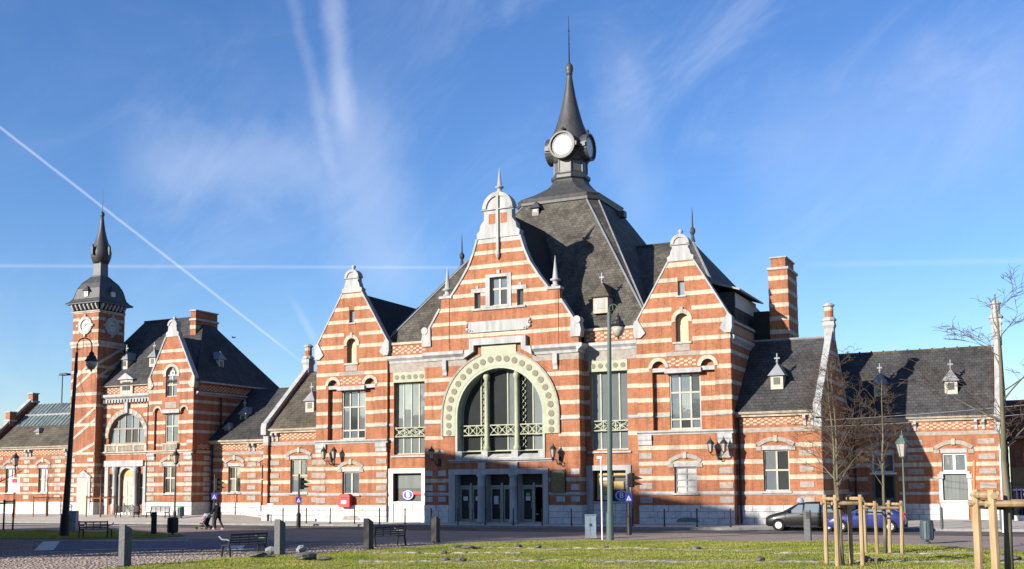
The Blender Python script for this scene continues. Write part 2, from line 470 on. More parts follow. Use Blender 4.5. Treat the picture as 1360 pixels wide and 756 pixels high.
class MB:
    """collects polygons and links them as one mesh object"""

    def __init__(s):
        s.v, s.f = [], []

    def add(s, vs, fs):
        n = len(s.v)
        s.v += [tuple(p) for p in vs]
        s.f += [tuple(i + n for i in f) for f in fs]
        return s

    def box(s, x0, x1, y0, y1, z0, z1):
        return s.add([(x0, y0, z0), (x1, y0, z0), (x1, y1, z0), (x0, y1, z0), (x0, y0, z1), (x1, y0, z1), (x1, y1, z1), (x0, y1, z1)],
                     [(0, 3, 2, 1), (4, 5, 6, 7), (0, 1, 5, 4), (1, 2, 6, 5), (2, 3, 7, 6), (3, 0, 4, 7)])

    def fbox(s, fr, u0, u1, z0, z1, d0, d1):
        return s.prism(fr, [(u0, z0), (u1, z0), (u1, z1), (u0, z1)], d0, d1)

    def prism(s, fr, poly, d0, d1, holes=()):
        loops = [list(poly)] + [list(h) for h in holes]
        flat = [p for l in loops for p in l]
        N = len(flat)
        vs = [fr(u, z, d1) for u, z in flat] + [fr(u, z, d0) for u, z in flat]
        if holes or len(poly) > 4:
            tris = tessellate_polygon([[Vector((u, z, 0)) for u, z in l] for l in loops])
            fs = [tuple(t) for t in tris] + [tuple(i + N for i in reversed(t)) for t in tris]
        else:
            fs = [tuple(range(N)), tuple(range(2 * N - 1, N - 1, -1))]
        k = 0
        for l in loops:
            n = len(l)
            for i in range(n):
                a, b = k + i, k + (i + 1) % n
                fs.append((a, a + N, b + N, b))
            k += n
        return s.add(vs, fs)

    def extr(s, fr, prof, u0, u1):
        """profile of (d, z) points drawn along u"""
        n = len(prof)
        vs = [fr(u0, z, d) for d, z in prof] + [fr(u1, z, d) for d, z in prof]
        fs = [tuple(range(n)), tuple(range(2 * n - 1, n - 1, -1))]
        fs += [(i, (i + 1) % n, (i + 1) % n + n, i + n) for i in range(n)]
        return s.add(vs, fs)

    def rings(s, rings, cap0=True, cap1=True):
        n = len(rings[0])
        vs = [p for r in rings for p in r]
        fs = []
        for k in range(len(rings) - 1):
            for i in range(n):
                a, b = k * n + i, k * n + (i + 1) % n
                fs.append((a, b, b + n, a + n))
        if cap0:
            fs.append(tuple(range(n - 1, -1, -1)))
        if cap1:
            fs.append(tuple(range((len(rings) - 1) * n, len(rings) * n)))
        return s.add(vs, fs)

    def lathe(s, c, prof, n=12, rot=0.0):
        return s.rings([[(c[0] + r * math.cos(rot + 2 * PI * i / n), c[1] + r * math.sin(rot + 2 * PI * i / n), c[2] + z) for i in range(n)] for r, z in prof])

    def tube(s, pts, rad, n=6, cap=True):
        pts = [Vector(p) for p in pts]
        rings = []
        for i, p in enumerate(pts):
            a = pts[max(i - 1, 0)]
            b = pts[min(i + 1, len(pts) - 1)]
            d = (b - a).normalized()
            ref = Vector((0, 0, 1)) if abs(d.z) < 0.9 else Vector((1, 0, 0))
            e1 = d.cross(ref).normalized()
            e2 = d.cross(e1)
            r = rad[i] if isinstance(rad, (list, tuple)) else rad
            rings.append([tuple(p + e1 * (r * math.cos(2 * PI * k / n)) + e2 * (r * math.sin(2 * PI * k / n))) for k in range(n)])
        return s.rings(rings, cap, cap)

    def ball(s, c, rx, ry=None, rz=None, n=10, m=6):
        ry = ry or rx
        rz = rz or rx
        rings = []
        for j in range(m + 1):
            t = PI * j / m
            q = max(math.sin(t), 0.02)
            rings.append([(c[0] + rx * q * math.cos(2 * PI * i / n), c[1] + ry * q * math.sin(2 * PI * i / n), c[2] - rz * math.cos(t)) for i in range(n)])
        return s.rings(rings)

    def disc(s, fr, u, z, r, d0, d1, n=16):
        return s.prism(fr, [(u + r * math.cos(2 * PI * i / n), z + r * math.sin(2 * PI * i / n)) for i in range(n)], d0, d1)

    def build(s, name, mat, parent=None, smooth=False, fix=True):
        xs, ys, zs = zip(*s.v)
        loc = Vector(((min(xs) + max(xs)) / 2, (min(ys) + max(ys)) / 2, min(zs)))
        me = bpy.data.meshes.new(name)
        me.from_pydata([(x - loc.x, y - loc.y, z - loc.z) for x, y, z in s.v], [], s.f)
        if fix:
            bm = bmesh.new()
            bm.from_mesh(me)
            bmesh.ops.recalc_face_normals(bm, faces=bm.faces)
            bm.to_mesh(me)
            bm.free()
        if smooth:
            me.polygons.foreach_set("use_smooth", [True] * len(me.polygons))
        me.materials.append(MAT[mat])
        return put(bpy.data.objects.new(name, me), parent, loc)


CUBES = {}
GLZ = random.Random(5)


def piece(name, mat, parent, x0, x1, y0, y1, z0, z1):
    """an alike rectangular piece: all of one material share a mesh"""
    if mat not in CUBES:
        b = 0.06
        m = MB()
        o = MB().box(-.5, .5, -.5, .5, 0, 1).build("piece", mat)
        CUBES[mat] = o.data
        bpy.data.objects.remove(o)
    o = bpy.data.objects.new(name, CUBES[mat])
    put(o, parent, ((x0 + x1) / 2, (y0 + y1) / 2, z0))
    o.scale = (abs(x1 - x0), abs(y1 - y0), z1 - z0)
    return o


def fpiece(name, mat, parent, fr, u0, u1, z0, z1, d0, d1):
    a, b = fr(u0, z0, d0), fr(u1, z1, d1)
    return piece(name, mat, parent, min(a[0], b[0]), max(a[0], b[0]), min(a[1], b[1]), max(a[1], b[1]), min(a[2], b[2]), max(a[2], b[2]))


def front(y):
    return lambda u, z, d: (u, y - d, z)


def back(y):
    return lambda u, z, d: (u, y + d, z)


def east(x):
    return lambda u, z, d: (x + d, u, z)


def west(x):
    return lambda u, z, d: (x - d, u, z)


def arch_poly(c, half, z0, zs, n=14, rise=None):
    rise = rise or half
    return [(c - half, z0), (c + half, z0)] + [(c + half * math.cos(PI * i / n), zs + rise * math.sin(PI * i / n)) for i in range(n + 1)]


def rect(u0, u1, z0, z1):
    return [(u0, z0), (u1, z0), (u1, z1), (u0, z1)]


def ring_poly(c, zc, r0, r1, a0=0.0, a1=PI, n=20):
    o = [(c + r1 * math.cos(a0 + (a1 - a0) * i / n), zc + r1 * math.sin(a0 + (a1 - a0) * i / n)) for i in range(n + 1)]
    i_ = [(c + r0 * math.cos(a1 - (a1 - a0) * i / n), zc + r0 * math.sin(a1 - (a1 - a0) * i / n)) for i in range(n + 1)]
    return o + i_


def crossings(poly, z):
    xs = []
    n = len(poly)
    for i in range(n):
        (x0, z0), (x1, z1) = poly[i], poly[(i + 1) % n]
        if (z0 <= z) != (z1 <= z):
            xs.append(x0 + (x1 - x0) * (z - z0) / (z1 - z0))
    return sorted(xs)


class Wall:
    """a wall slab with real openings; stone bands are laid in afterwards as pieces of their own"""

    def __init__(s, parent, fr, outline, holes=(), thick=0.45, mat="brick", name="wall"):
        s.parent, s.fr, s.outline, s.holes = parent, fr, outline, [list(h) for h in holes]
        s.extra = []
        s.o = MB().prism(fr, outline, -thick, 0, s.holes).build(name, mat, parent)

    def block(s, u0, u1, z0, z1):
        s.extra.append(rect(u0, u1, z0, z1))

    def spans(s, z0, z1):
        a, b = crossings(s.outline, z0 + 1e-4), crossings(s.outline, z1 - 1e-4)
        if len(a) != len(b):
            a = b = (a if len(a) < len(b) else b)
        segs = [[a[i], b[i], a[i + 1], b[i + 1]] for i in range(0, len(a) - 1, 2)]
        for h in s.holes + s.extra:
            xs = crossings(h, z0 + 1e-4) + crossings(h, (z0 + z1) / 2) + crossings(h, z1 - 1e-4)
            if not xs:
                continue
            h0, h1 = min(xs) - 0.004, max(xs) + 0.004
            out = []
            for l0, l1, r0, r1 in segs:
                L, Q = min(l0, l1), max(r0, r1)
                if h1 <= L or h0 >= Q:
                    out.append([l0, l1, r0, r1])
                    continue
                if h0 > max(l0, l1):
                    out.append([l0, l1, h0, h0])
                if h1 < min(r0, r1):
                    out.append([h1, h1, r0, r1])
            segs = out
        return [g for g in segs if g[2] - g[0] > 0.06 or g[3] - g[1] > 0.06]

    def band(s, z, h=0.27, mat="cream", proud=0.018, name="stone_band", u0=None, u1=None):
        for l0, l1, r0, r1 in s.spans(z - h / 2, z + h / 2):
            if u0 is not None:
                l0, l1 = max(l0, u0), max(l1, u0)
            if u1 is not None:
                r0, r1 = min(r0, u1), min(r1, u1)
            if r0 - l0 < 0.06:
                continue
            if l0 == l1 and r0 == r1:
                fpiece(name, mat, s.parent, s.fr, l0, r0, z - h / 2, z + h / 2, -0.03, proud)
            else:
                MB().prism(s.fr, [(l0, z - h / 2), (r0, z - h / 2), (r1, z + h / 2), (l1, z + h / 2)], -0.03, proud).build(name, mat, s.parent)

    def bands(s, zs, h=0.27, mat="cream", proud=0.018, **k):
        for z in zs:
            s.band(z, h, mat, proud, **k)

    def string(s, z, h=0.24, mat="bluestone", proud=0.10, name="string_course"):
        for l0, l1, r0, r1 in s.spans(z - h / 2, z + h / 2):
            MB().extr(s.fr, [(-0.03, z - h / 2), (proud * .5, z - h / 2), (proud, z - h * .1), (proud, z + h * .3), (proud * .3, z + h / 2), (-0.03, z + h / 2)], min(l0, l1), max(r0, r1)).build(name, mat, s.parent)

    def plinth(s, z0, z1, rows=3, length=1.05, mat="plinth_stone", proud=0.09):
        h = (z1 - z0) / rows
        for k in range(rows):
            a, b = z0 + k * h, z0 + (k + 1) * h
            for l0, l1, r0, r1 in s.spans(a, b):
                L, Q = max(l0, l1), min(r0, r1)
                n = max(1, round((Q - L) / length))
                w = (Q - L) / n
                offs = [L] + [L + (i + (0.28 if k % 2 else 0) + random.uniform(-.12, .12)) * w for i in range(1, n)] + [Q]
                for i in range(n):
                    fpiece("stone_block", mat, s.parent, s.fr, offs[i] + 0.012, offs[i + 1] - 0.012, a + 0.012, b - 0.012, -0.03, proud + random.uniform(-.02, .02))


def moulding(parent, name, fr, u0, u1, z0, z1, proj, mat="bluestone"):
    h = z1 - z0
    p = [(-0.03, z0), (proj * .25, z0), (proj * .35, z0 + h * .3), (proj * .75, z0 + h * .5), (proj, z0 + h * .62), (proj, z0 + h * .93), (proj * .9, z1), (-0.03, z1)]
    return MB().extr(fr, p, u0, u1).build(name, mat, parent)


def frieze(parent, fr, u0, u1, z0, z1, rows=2, w=0.40, mat="frieze_brick"):
    """small pale bricks standing proud in a chequer on the brick wall"""
    m = MB()
    h = (z1 - z0) / (rows * 2 + 1)
    n = max(2, int((u1 - u0) / (w * 1.15)))
    p = (u1 - u0) / n
    for r in range(rows * 2 - 1 + 1):
        z = z0 + h * (0.5 + r)
        for i in range(n):
            u = u0 + p * (i + (0.5 if r % 2 else 0.0)) + p * .1
            if u + p * .55 > u1:
                continue
            m.prism(fr, [(u, z + h * .5), (u + p * .1, z), (u + p * .45, z), (u + p * .55, z + h * .5), (u + p * .45, z + h), (u + p * .1, z + h)], -0.02, 0.025)
    o = m.build("frieze_bricks", mat, parent)
    o["kind"] = "stuff"
    return o


def clip_convex(subject, clip):
    """part of a polygon that lies inside a convex polygon"""
    area = sum(clip[i][0] * clip[(i + 1) % len(clip)][1] - clip[(i + 1) % len(clip)][0] * clip[i][1] for i in range(len(clip)))
    if area < 0:
        clip = clip[::-1]
    out = list(subject)
    for i in range(len(clip)):
        a, b = clip[i], clip[(i + 1) % len(clip)]
        ex, ez = b[0] - a[0], b[1] - a[1]
        if abs(ex) + abs(ez) < 1e-7:
            continue
        side = lambda p: ex * (p[1] - a[1]) - ez * (p[0] - a[0])
        src, out = out, []
        for j in range(len(src)):
            p, q = src[j], src[(j + 1) % len(src)]
            sp_, sq = side(p), side(q)
            if sp_ >= -1e-9:
                out.append(p)
            if (sp_ > 1e-9 and sq < -1e-9) or (sp_ < -1e-9 and sq > 1e-9):
                t = sp_ / (sp_ - sq)
                out.append((p[0] + (q[0] - p[0]) * t, p[1] + (q[1] - p[1]) * t))
        if len(out) < 3:
            return []
    return out


def inset(poly, d):
    """shrink a convex polygon given counter-clockwise"""
    n = len(poly)
    out = []
    for i in range(n):
        p0, p1, p2 = Vector(poly[i - 1]), Vector(poly[i]), Vector(poly[(i + 1) % n])
        e1, e2 = (p1 - p0), (p2 - p1)
        if e1.length < 1e-6 or e2.length < 1e-6:
            e1 = e1 if e1.length > 1e-6 else e2
            e2 = e2 if e2.length > 1e-6 else e1
        n1 = Vector((-e1.y, e1.x)).normalized()
        n2 = Vector((-e2.y, e2.x)).normalized()
        b = (n1 + n2)
        if b.length < 1e-6:
            b = n1
        b.normalize()
        k = d / max(b.dot(n1), 0.3)
        out.append((p1.x + b.x * k, p1.y + b.y * k))
    return out


def window(parent, fr, shape, vs=(), hs=(), fw_=0.08, bar=0.042, depth=0.22, mat="window_paint", glass="glass", name="window", panes=True, dark=()):
    """frame with bars at vs (vertical) and hs (horizontal), one pane in every field; shape is convex, counter-clockwise"""
    m = MB()
    inner = inset(shape, fw_)
    m.prism(fr, shape, -depth - 0.06, -depth + 0.06, [inner])
    us = [p[0] for p in shape]
    zz = [p[1] for p in shape]
    for v in vs:
        q = clip_convex(rect(v - bar, v + bar, min(zz), max(zz)), inset(shape, fw_ * .5))
        if q:
            m.prism(fr, q, -depth - 0.045, -depth + 0.045)
    for h in hs:
        q = clip_convex(rect(min(us), max(us), h - bar, h + bar), inset(shape, fw_ * .5))
        if q:
            m.prism(fr, q, -depth - 0.04, -depth + 0.04)
    w = m.build(name, mat, parent)
    if panes:
        U = [min(us)] + sorted(vs) + [max(us)]
        Z = [min(zz)] + sorted(hs) + [max(zz)]
        k = 0
        for i in range(len(U) - 1):
            for j in range(len(Z) - 1):
                q = clip_convex(rect(U[i] + .01, U[i + 1] - .01, Z[j] + .01, Z[j + 1] - .01), inset(shape, fw_ * .6))
                if len(q) >= 3:
                    g = glass
                    if glass == "glass" and not dark:
                        g = GLZ.choice(("glass", "glass", "glass", "glass_dark", "glass_sky"))
                    if k in dark:
                        g = "glass_dark"
                    MB().prism(fr, q, -depth - 0.03, -depth - 0.015).build("pane", g, w).rotation_euler = (GLZ.uniform(-.006, .006), 0, GLZ.uniform(-.014, .014))
                k += 1
    return w


def seg_hood(parent, fr, c, half, z, rise=0.5, thick=0.28, mat="grey_brick", proud=0.07, key="cream"):
    """segmental relieving arch over a window, keystone and springers"""
    r = (half * half + rise * rise) / (2 * rise)
    zc = z + rise - r
    a = math.asin(min(1, half / r))
    MB().prism(fr, ring_poly(c, zc, r, r + thick, PI / 2 - a, PI / 2 + a, 10), -0.02, proud).build("window_arch", mat, parent)
    fpiece("keystone", key, parent, fr, c - .11, c + .11, z + rise - .05, z + rise + thick + .08, -0.02, proud + .05)
    for sg in (-1, 1):
        fpiece("springer", mat, parent, fr, c + sg * half - .17, c + sg * half + .17, z - .26, z - .003, -0.02, proud)


def quoins(parent, fr, u0, u1, zs, h=0.38, mat="grey_brick", proud=0.03):
    for z in zs:
        fpiece("quoin", mat, parent, fr, u0, u1, z - h / 2, z + h / 2, -0.03, proud + random.uniform(0, .012))


def coping(parent, fr, pts, t, d0, d1, mat="bluestone"):
    """stone laid along the slope of a gable: pts from low to high, thickness t measured upwards square to the slope"""
    top = []
    for i, p in enumerate(pts):
        a, b = Vector(pts[max(i - 1, 0)]), Vector(pts[min(i + 1, len(pts) - 1)])
        e = (b - a).normalized()
        nrm = Vector((-e.y, e.x))
        if nrm.y < 0:
            nrm = -nrm
        top.append((p[0] + nrm.x * t, p[1] + nrm.y * t))
    return MB().prism(fr, list(pts) + top[::-1], d0, d1).build("coping", mat, parent)


def finial(parent, c, s=1.0, mat="bluestone", tall=False):
    if tall:
        pr = [(.30, 0), (.30, .14), (.17, .2), (.2, .42), (.36, .46), (.36, .54), (.2, .60), (.02, 2.15)]
    else:
        pr = [(.16, 0), (.10, .1), (.16, .2), (.2, .34), (.12, .46), (.02, .52)]
    return MB().lathe(c, [(r * s, z * s) for r, z in pr], 10).build("finial", mat, parent, True)


def dormer(parent, x, y, z, w=0.75, h=0.75, depth=1.6, roof="zinc", wall="window_paint", cross=True, louvre="shop_dark"):
    """small roof lucarne facing the front: box, opening, pointed roof, cross"""
    d = MB().box(x - w / 2, x + w / 2, y, y + depth, z - .15, z + h).build("dormer", wall, parent)
    piece("louvre", louvre, d, x - w * .26, x + w * .26, y - .02, y + .05, z + .16, z + h - .12)
    e = .16
    MB().add([(x - w / 2 - e, y - e, z + h), (x + w / 2 + e, y - e, z + h), (x + w / 2 + e, y + depth, z + h), (x - w / 2 - e, y + depth, z + h), (x, y + w * .35, z + h + w * 1.05), (x, y + depth, z + h + w * 1.0)],
             [(0, 1, 4), (1, 2, 5, 4), (2, 3, 5), (3, 0, 4, 5), (3, 2, 1, 0)]).build("roof", roof, d)
    if cross:
        k = MB().box(x - .035, x + .035, y + w * .35 - .035, y + w * .35 + .035, z + h + w * .95, z + h + w * 1.05 + .62)
        k.box(x - .17, x + .17, y + w * .35 - .03, y + w * .35 + .03, z + h + w * 1.05 + .26, z + h + w * 1.05 + .36)
        k.ball((x, y + w * .35, z + h + w * 1.05 + .1), .1, n=6, m=4)
        k.build("cross", "zinc", d)
    return d


def downpipe(parent, fr, u, z0, z1, d=0.14, mat="iron"):
    m = MB()
    m.tube([fr(u, z0, d), fr(u, z1, d)], 0.065, 8)
    for i in range(3):
        z = z0 + (z1 - z0) * (i + .5) / 3
        m.fbox(fr, u - .1, u + .1, z, z + .05, -.02, d + .08)
    return m.build("downpipe", mat, parent)


def roof_mesh(parent, vs, fs, mat, name="roof"):
    return MB().add(vs, fs).build(name, mat, parent)


def gable_roof(parent, axis, c, half, ze, zr, a, b, mat, ov=0.0):
    """ridge along y (axis 'y', c is x) or along x (axis 'x', c is y)"""
    sec = [(c - half - ov, ze), (c + half + ov, ze), (c, zr)]
    if axis == "y":
        vs = [(u, a, z) for u, z in sec] + [(u, b, z) for u, z in sec]
    else:
        vs = [(a, u, z) for u, z in sec] + [(b, u, z) for u, z in sec]
    return roof_mesh(parent, vs, [(0, 1, 2), (3, 5, 4), (0, 3, 4, 1), (1, 4, 5, 2), (2, 5, 3, 0)], mat)

# ------------------------------------------------------------------ station hall
XC = -0.09
CF, BF, GF = front(-0.8), front(0.2), front(0.0)
hall = thing("station_hall", "tall central station hall of striped red brick with stepped gables and bulbous clock spire", "building", (0, 8, 0))


def central_block():
    f = CF
    c = XC
    hw = 5.85
    opening = arch_poly(c, 3.38, 4.33, 7.28, 24)
    doors = [rect(-3.5, -1.65, .12, 3.3), rect(-1.15, .75, .12, 3.3), rect(1.25, 3.1, .12, 3.3)]
    w = Wall(hall, f, rect(c - hw, c + hw, 0, 11.86), [opening] + doors, 1.2)
    ro = 4.345
    a0 = math.acos(1.32 / ro)
    outer = [(c + ro, 5.96)] + [(c + ro * math.cos(a0 * i / 14), 7.28 + ro * math.sin(a0 * i / 14)) for i in range(15)] + [(c + 1.32, 12.1), (c - 1.32, 12.1)] + \
            [(c - ro * math.cos(a0 * i / 14), 7.28 + ro * math.sin(a0 * i / 14)) for i in range(14, -1, -1)] + [(c - ro, 5.96)]
    inner = [(c - 3.38, 5.96)] + [(c - 3.38 * math.cos(PI * i / 28), 7.28 + 3.38 * math.sin(PI * i / 28)) for i in range(29)] + [(c + 3.38, 5.96)]
    MB().prism(f, outer + inner, -.03, .10).build("arch_surround", "green_cream", hall)
    r2 = ro + .13
    rim = [(c + r2 * math.cos(a0 * i / 14), 7.28 + r2 * math.sin(a0 * i / 14)) for i in range(15)] + [(c + ro * math.cos(a0 * i / 14), 7.28 + ro * math.sin(a0 * i / 14)) for i in range(14, -1, -1)]
    MB().prism(f, [(c + r2, 5.96)] + rim + [(c + ro, 5.96)], -.02, .15).build("arch_rim", "grey_brick", hall)
    MB().prism(f, [(2 * c - u, z) for u, z in [(c + r2, 5.96)] + rim + [(c + ro, 5.96)]], -.02, .15).build("arch_rim", "grey_brick", hall)
    sof = arch_poly(c, 3.375, 4.84, 7.28, 28)
    sofi = arch_poly(c, 3.22, 4.83, 7.28, 28)
    MB().prism(f, [p for p in sof], -.62, .085, [[(u, max(z, 4.86)) for u, z in sofi]]).build("arch_soffit", "green_grey", hall)
    for i in range(21):
        a = PI * i / 20
        MB().disc(f, c + 3.87 * math.cos(a), 7.28 + 3.87 * math.sin(a), .215, .09, .135, 14).build("rosette", "rosette", hall)
    for sg in (-1, 1):
        for z in (6.7, 6.2):
            MB().disc(f, c + sg * 3.87, z, .2, .09, .135, 14).build("rosette", "rosette", hall)
    w.extra.append(outer)
    w.block(c - 4.35, c + 4.35, 4.1, 6)
    w.block(-4.0, 3.5, 0, 4.05)
    # great window: frame with mullions, panes, two iron columns, lattice railing
    shape = arch_poly(c, 3.22, 4.86, 7.28, 24)
    window(hall, f, shape, [c - 1.75, c - 1.14, c + .3, c + 1.14, c + 2.2], [], .09, .045, .72, "green_cream", "glass_sky", dark=(0, 2, 4))
    for sg in (-1, 1):
        u = c + sg * 1.14
        m = MB().lathe((u, -.8 + .34, 4.86), [(.25, 0), (.25, .3), (.17, .42), (.155, 4.9), (.24, 5.05), (.24, 5.25), (.17, 5.3), (.17, 5.72)], 10)
        m.build("column", "green_cream", hall, True)
        m = MB()
        for k in range(12):
            z = 5.1 + k * .42
            for q in (-1, 1):
                m.fbox(f, u + .45 * sg - .02 + .0, u + .45 * sg + .02, z, z + .4, -.62, -.58)
                m.prism(f, [(u + .4 * sg - q * .16 - .02, z), (u + .4 * sg - q * .16 + .03, z), (u + .4 * sg + q * .16 + .02, z + .4), (u + .4 * sg + q * .16 - .03, z + .4)], -.64 + q * .01, -.6 + q * .01)
        m.build("lattice_post", "green_cream", hall)
    rail_spans = [(c - 3.2, c - 1.32), (c - .96, c + .96), (c + 1.32, c + 3.2)]
    for a, b in rail_spans:
        railing(hall, f, a, b, 5.95, 6.68, -.42)
    # sloping sill and ledge
    MB().extr(f, [(-.78, 4.335), (-.78, 4.85), (-.6, 4.84), (-.05, 4.5), (.05, 4.45), (.05, 4.335)], c - 3.37, c + 3.37).build("window_sill", "bluestone", hall)
    for u in (c - 3.12, c - 1.14, c + 1.14, c + 3.12):
        fpiece("pedestal", "bluestone", hall, f, u - .24, u + .24, 4.34, 4.9, -.58, .07)
    moulding(hall, "window_ledge", f, c - 3.9, c + 3.9, 4.1, 4.32, .22)
    # bands and cornice
    w.bands([9.9, 8.95, 7.98])
    w.band(7.03, .2)
    w.string(6.87, .11, "bluestone", .08)
    w.band(5.87, .26)
    w.band(4.9, .26)
    w.band(11.03, .42, "grey_brick", .015, "stone_band")
    for a, b in ((c - hw, c - 2.6), (c + 2.6, c + hw)):
        moulding(hall, "cornice", f, a, b, 11.25, 11.85, .36)
    MB().prism(f, [(c - 2.6, 11.25), (c - 2.5, 11.85), (c - 2.15, 11.87), (c - 2.15, 12.6), (c + 2.15, 12.6), (c + 2.15, 11.87), (c + 2.5, 11.85), (c + 2.6, 11.25), (c + 1.8, 11.7), (c + 1.8, 12.13), (c - 1.8, 12.13), (c - 1.8, 11.7)], -.03, .34).build("stepped_hood", "bluestone", hall)
    for sg in (-1, 1):
        u = c + sg * 4.2
        MB().extr(f, [(-.02, 10.1), (.1, 10.2), (.1, 10.4), (.2, 10.6), (.2, 11.24), (-.02, 11.24)], u - .16, u + .16).build("corbel", "bluestone", hall)
    # ground floor: lintels, jambs, round columns, doors
    f2 = f
    fpiece("door_lintel", "bluestone", hall, f2, -4.0, 3.5, 3.3, 3.66, -.04, .12)
    for a, b in ((-3.98, -3.5), (3.1, 3.48)):
        fpiece("door_jamb", "bluestone", hall, f2, a, b, 0, 3.297, -.04, .10)
    for u in (-1.4, 1.0):
        MB().lathe((u, -1.0, 0), [(.34, 0), (.34, .2), (.27, .3), (.255, 2.45), (.28, 2.5), (.28, 2.58), (.255, 2.62), (.25, 3.1), (.33, 3.2), (.33, 3.297)], 14).build("column", "bluestone", hall, True)
        fpiece("door_bracket", "bluestone", hall, f2, u - .28, u + .28, 3.663, 4.097, -.04, .16)
    for k, (a, b) in enumerate(((-3.5, -1.65), (-1.15, .75), (1.25, 3.1))):
        fpiece("threshold", "bluestone", hall, f2, a, b, 0.0, .119, -.9, .05)
        fpiece("door_reveal", "bluestone", hall, f2, a - .003, a + .05, .12, 3.297, -.74, -.042)
        fpiece("door_reveal", "bluestone", hall, f2, b - .05, b + .003, .12, 3.297, -.74, -.042)
        fpiece("transom", "green_grey", hall, f2, a, b, 2.42, 2.56, -.74, -.58)
        fpiece("transom_pane", "glass_dark", hall, f2, a, b, 2.56, 3.299, -.72, -.66)
        mid = a + (b - a) * .5
        fpiece("door_post", "green_grey", hall, f2, mid - .07, mid + .07, .12, 2.72, -.70, -.5)
        for q, (p, r) in enumerate(((a + .04, mid - .075), (mid + .075, b - .04))):
            if k == 2 and q == 1:
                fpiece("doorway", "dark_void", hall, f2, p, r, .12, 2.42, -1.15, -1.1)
                continue
            d = MB().prism(f2, rect(p, r, .13, 2.41), -.7, -.6, [rect(p + .11, r - .11, .27, 2.29)])
            d = d.build("door", "green_grey", hall)
            MB().fbox(f2, p + .1, r - .1, .26, 2.3, -.66, -.64).build("pane", "glass_dark", d)
            MB().fbox(f2, (r if q == 0 else p) - .06 - (.05 if q == 0 else -.1), (r if q == 0 else p) + .0 - (.05 if q == 0 else -.1), .95, 1.35, -.6, -.53).build("handle", "chrome", d)
            nz = 1.52 if k != 1 else 1.28
            if not (k == 1 and q == 1):
                MB().fbox(f2, (p + r) / 2 - .17, (p + r) / 2 + .17, nz, nz + (.28 if k != 1 else .55), -.64, -.632).build("notice", "paper", d)
            if k == 2:
                MB().fbox(f2, (p + r) / 2 - .14, (p + r) / 2 + .14, 1.84, 2.04, -.64, -.632).build("notice", "paper_green", d)
    for sg in (-1, 1):
        for zz in (3.42, 2.4):
            for q in (5.5, 4.45):
                fpiece("quoin", "bluestone", hall, f, c + sg * q - .3, c + sg * q + .3, zz - .19, zz + .19, -.03, .035)
        for q in (5.5, 4.45):
            fpiece("quoin", "bluestone", hall, f, c + sg * q - .3, c + sg * q + .3, 1.45, 1.8, -.03, .035)
    w.band(2.9, .26)
    w.string(1.97, .22, "bluestone", .08)
    w.plinth(0, 1.24)
    # returns on the east side of the block
    e = east(c + hw)
    for z, h, m in ((9.9, .24, "cream"), (8.95, .24, "cream"), (7.98, .24, "cream"), (6.95, .2, "bluestone"), (5.87, .26, "cream"), (4.9, .26, "cream"), (2.9, .26, "cream"), (1.97, .22, "bluestone"), (11.03, .42, "grey_brick")):
        fpiece("stone_band", m, hall, e, -.815, .197, z - h / 2, z + h / 2, -.03, .02)
    moulding(hall, "cornice", e, -1.16, .197, 11.25, 11.85, .36)
    for k in range(3):
        fpiece("stone_block", "plinth_stone", hall, e, -.885, .1, k * .413 + .01, k * .413 + .4, -.03, .09)
    # ---- upper gable
    prof = [(3.75, 15.6), (2.95, 16.65), (2.3, 17.63), (1.88, 18.58), (1.58, 19.55)]
    right = [(hw, 11.87), (hw, 13.0), (5.55, 13.35), (4.55, 14.9), (4.53, 15.6)] + prof
    outline = [(c + u, z) for u, z in right] + [(c - u, z) for u, z in right[::-1]]
    wh = [rect(c - .66, c + .66, 14.82, 16.8), rect(c - 1.88, c - 1.4, 14.7, 15.8), rect(c + 1.4, c + 1.88, 14.7, 15.8)]
    g = Wall(hall, f, outline, wh, .5)
    g.block(c - 2.5, c + 2.35, 13.08, 13.82)
    g.block(c - .98, c + .98, 14.72, 17.02)
    g.block(c - 2.16, c + 2.16, 11.8, 12.62)
    g.bands([12.86, 13.78, 14.77, 15.69, 16.65, 17.62, 18.58])
    g.band(19.38, .3, "bluestone")
    fp = MB().prism(f, rect(c - .98, c + .98, 14.72, 17.02), -.03, .07, [rect(c - .662, c + .662, 14.822, 16.798)]).build("window_surround", "bluestone", hall)
    fpiece("keystone", "bluestone", hall, f, c - .12, c + .12, 17.022, 17.3, -.03, .1)
    for sg in (-1, 1):
        fpiece("lintel", "bluestone", hall, f, c + sg * 1.55 - .55, c + sg * 1.55 + .55, 15.82, 16.1, -.03, .05)
        fpiece("keystone", "bluestone", hall, f, c + sg * 1.64 - .1, c + sg * 1.64 + .1, 16.103, 16.3, -.03, .06)
    fpiece("window_sill", "bluestone", hall, f, c - 2.05, c + 2.05, 14.56, 14.7, -.2, .1)
    window(hall, f, wh[0], [c], [16.0], .09, .07, .25, "window_paint", "glass", dark=(2,))
    for h in wh[1:]:
        window(hall, f, h, [], [], .06, .04, .22, "window_paint", "glass_dark")
    pl = fpiece("plaque", "bluestone", hall, f, c - 2.35, c + 2.25, 13.1, 13.8, -.03, .07)
    for u0, sg in ((c - 2.42, -1), (c + 2.32, 1)):
        m = MB()
        for (du, dz, r) in ((0, .62, .1), (.06, .42, .08), (0, .2, .12), (-.22, .1, .09), (-.4, .05, .06)):
            m.ball(f(u0 + sg * du, 13.1 + dz, .08), r, .06, r, 7, 4)
        m.build("scroll", "bluestone", hall)
    fpiece("plaque_ledge", "bluestone", hall, f, c - 2.2, c + 2.1, 13.03, 13.095, -.03, .12)
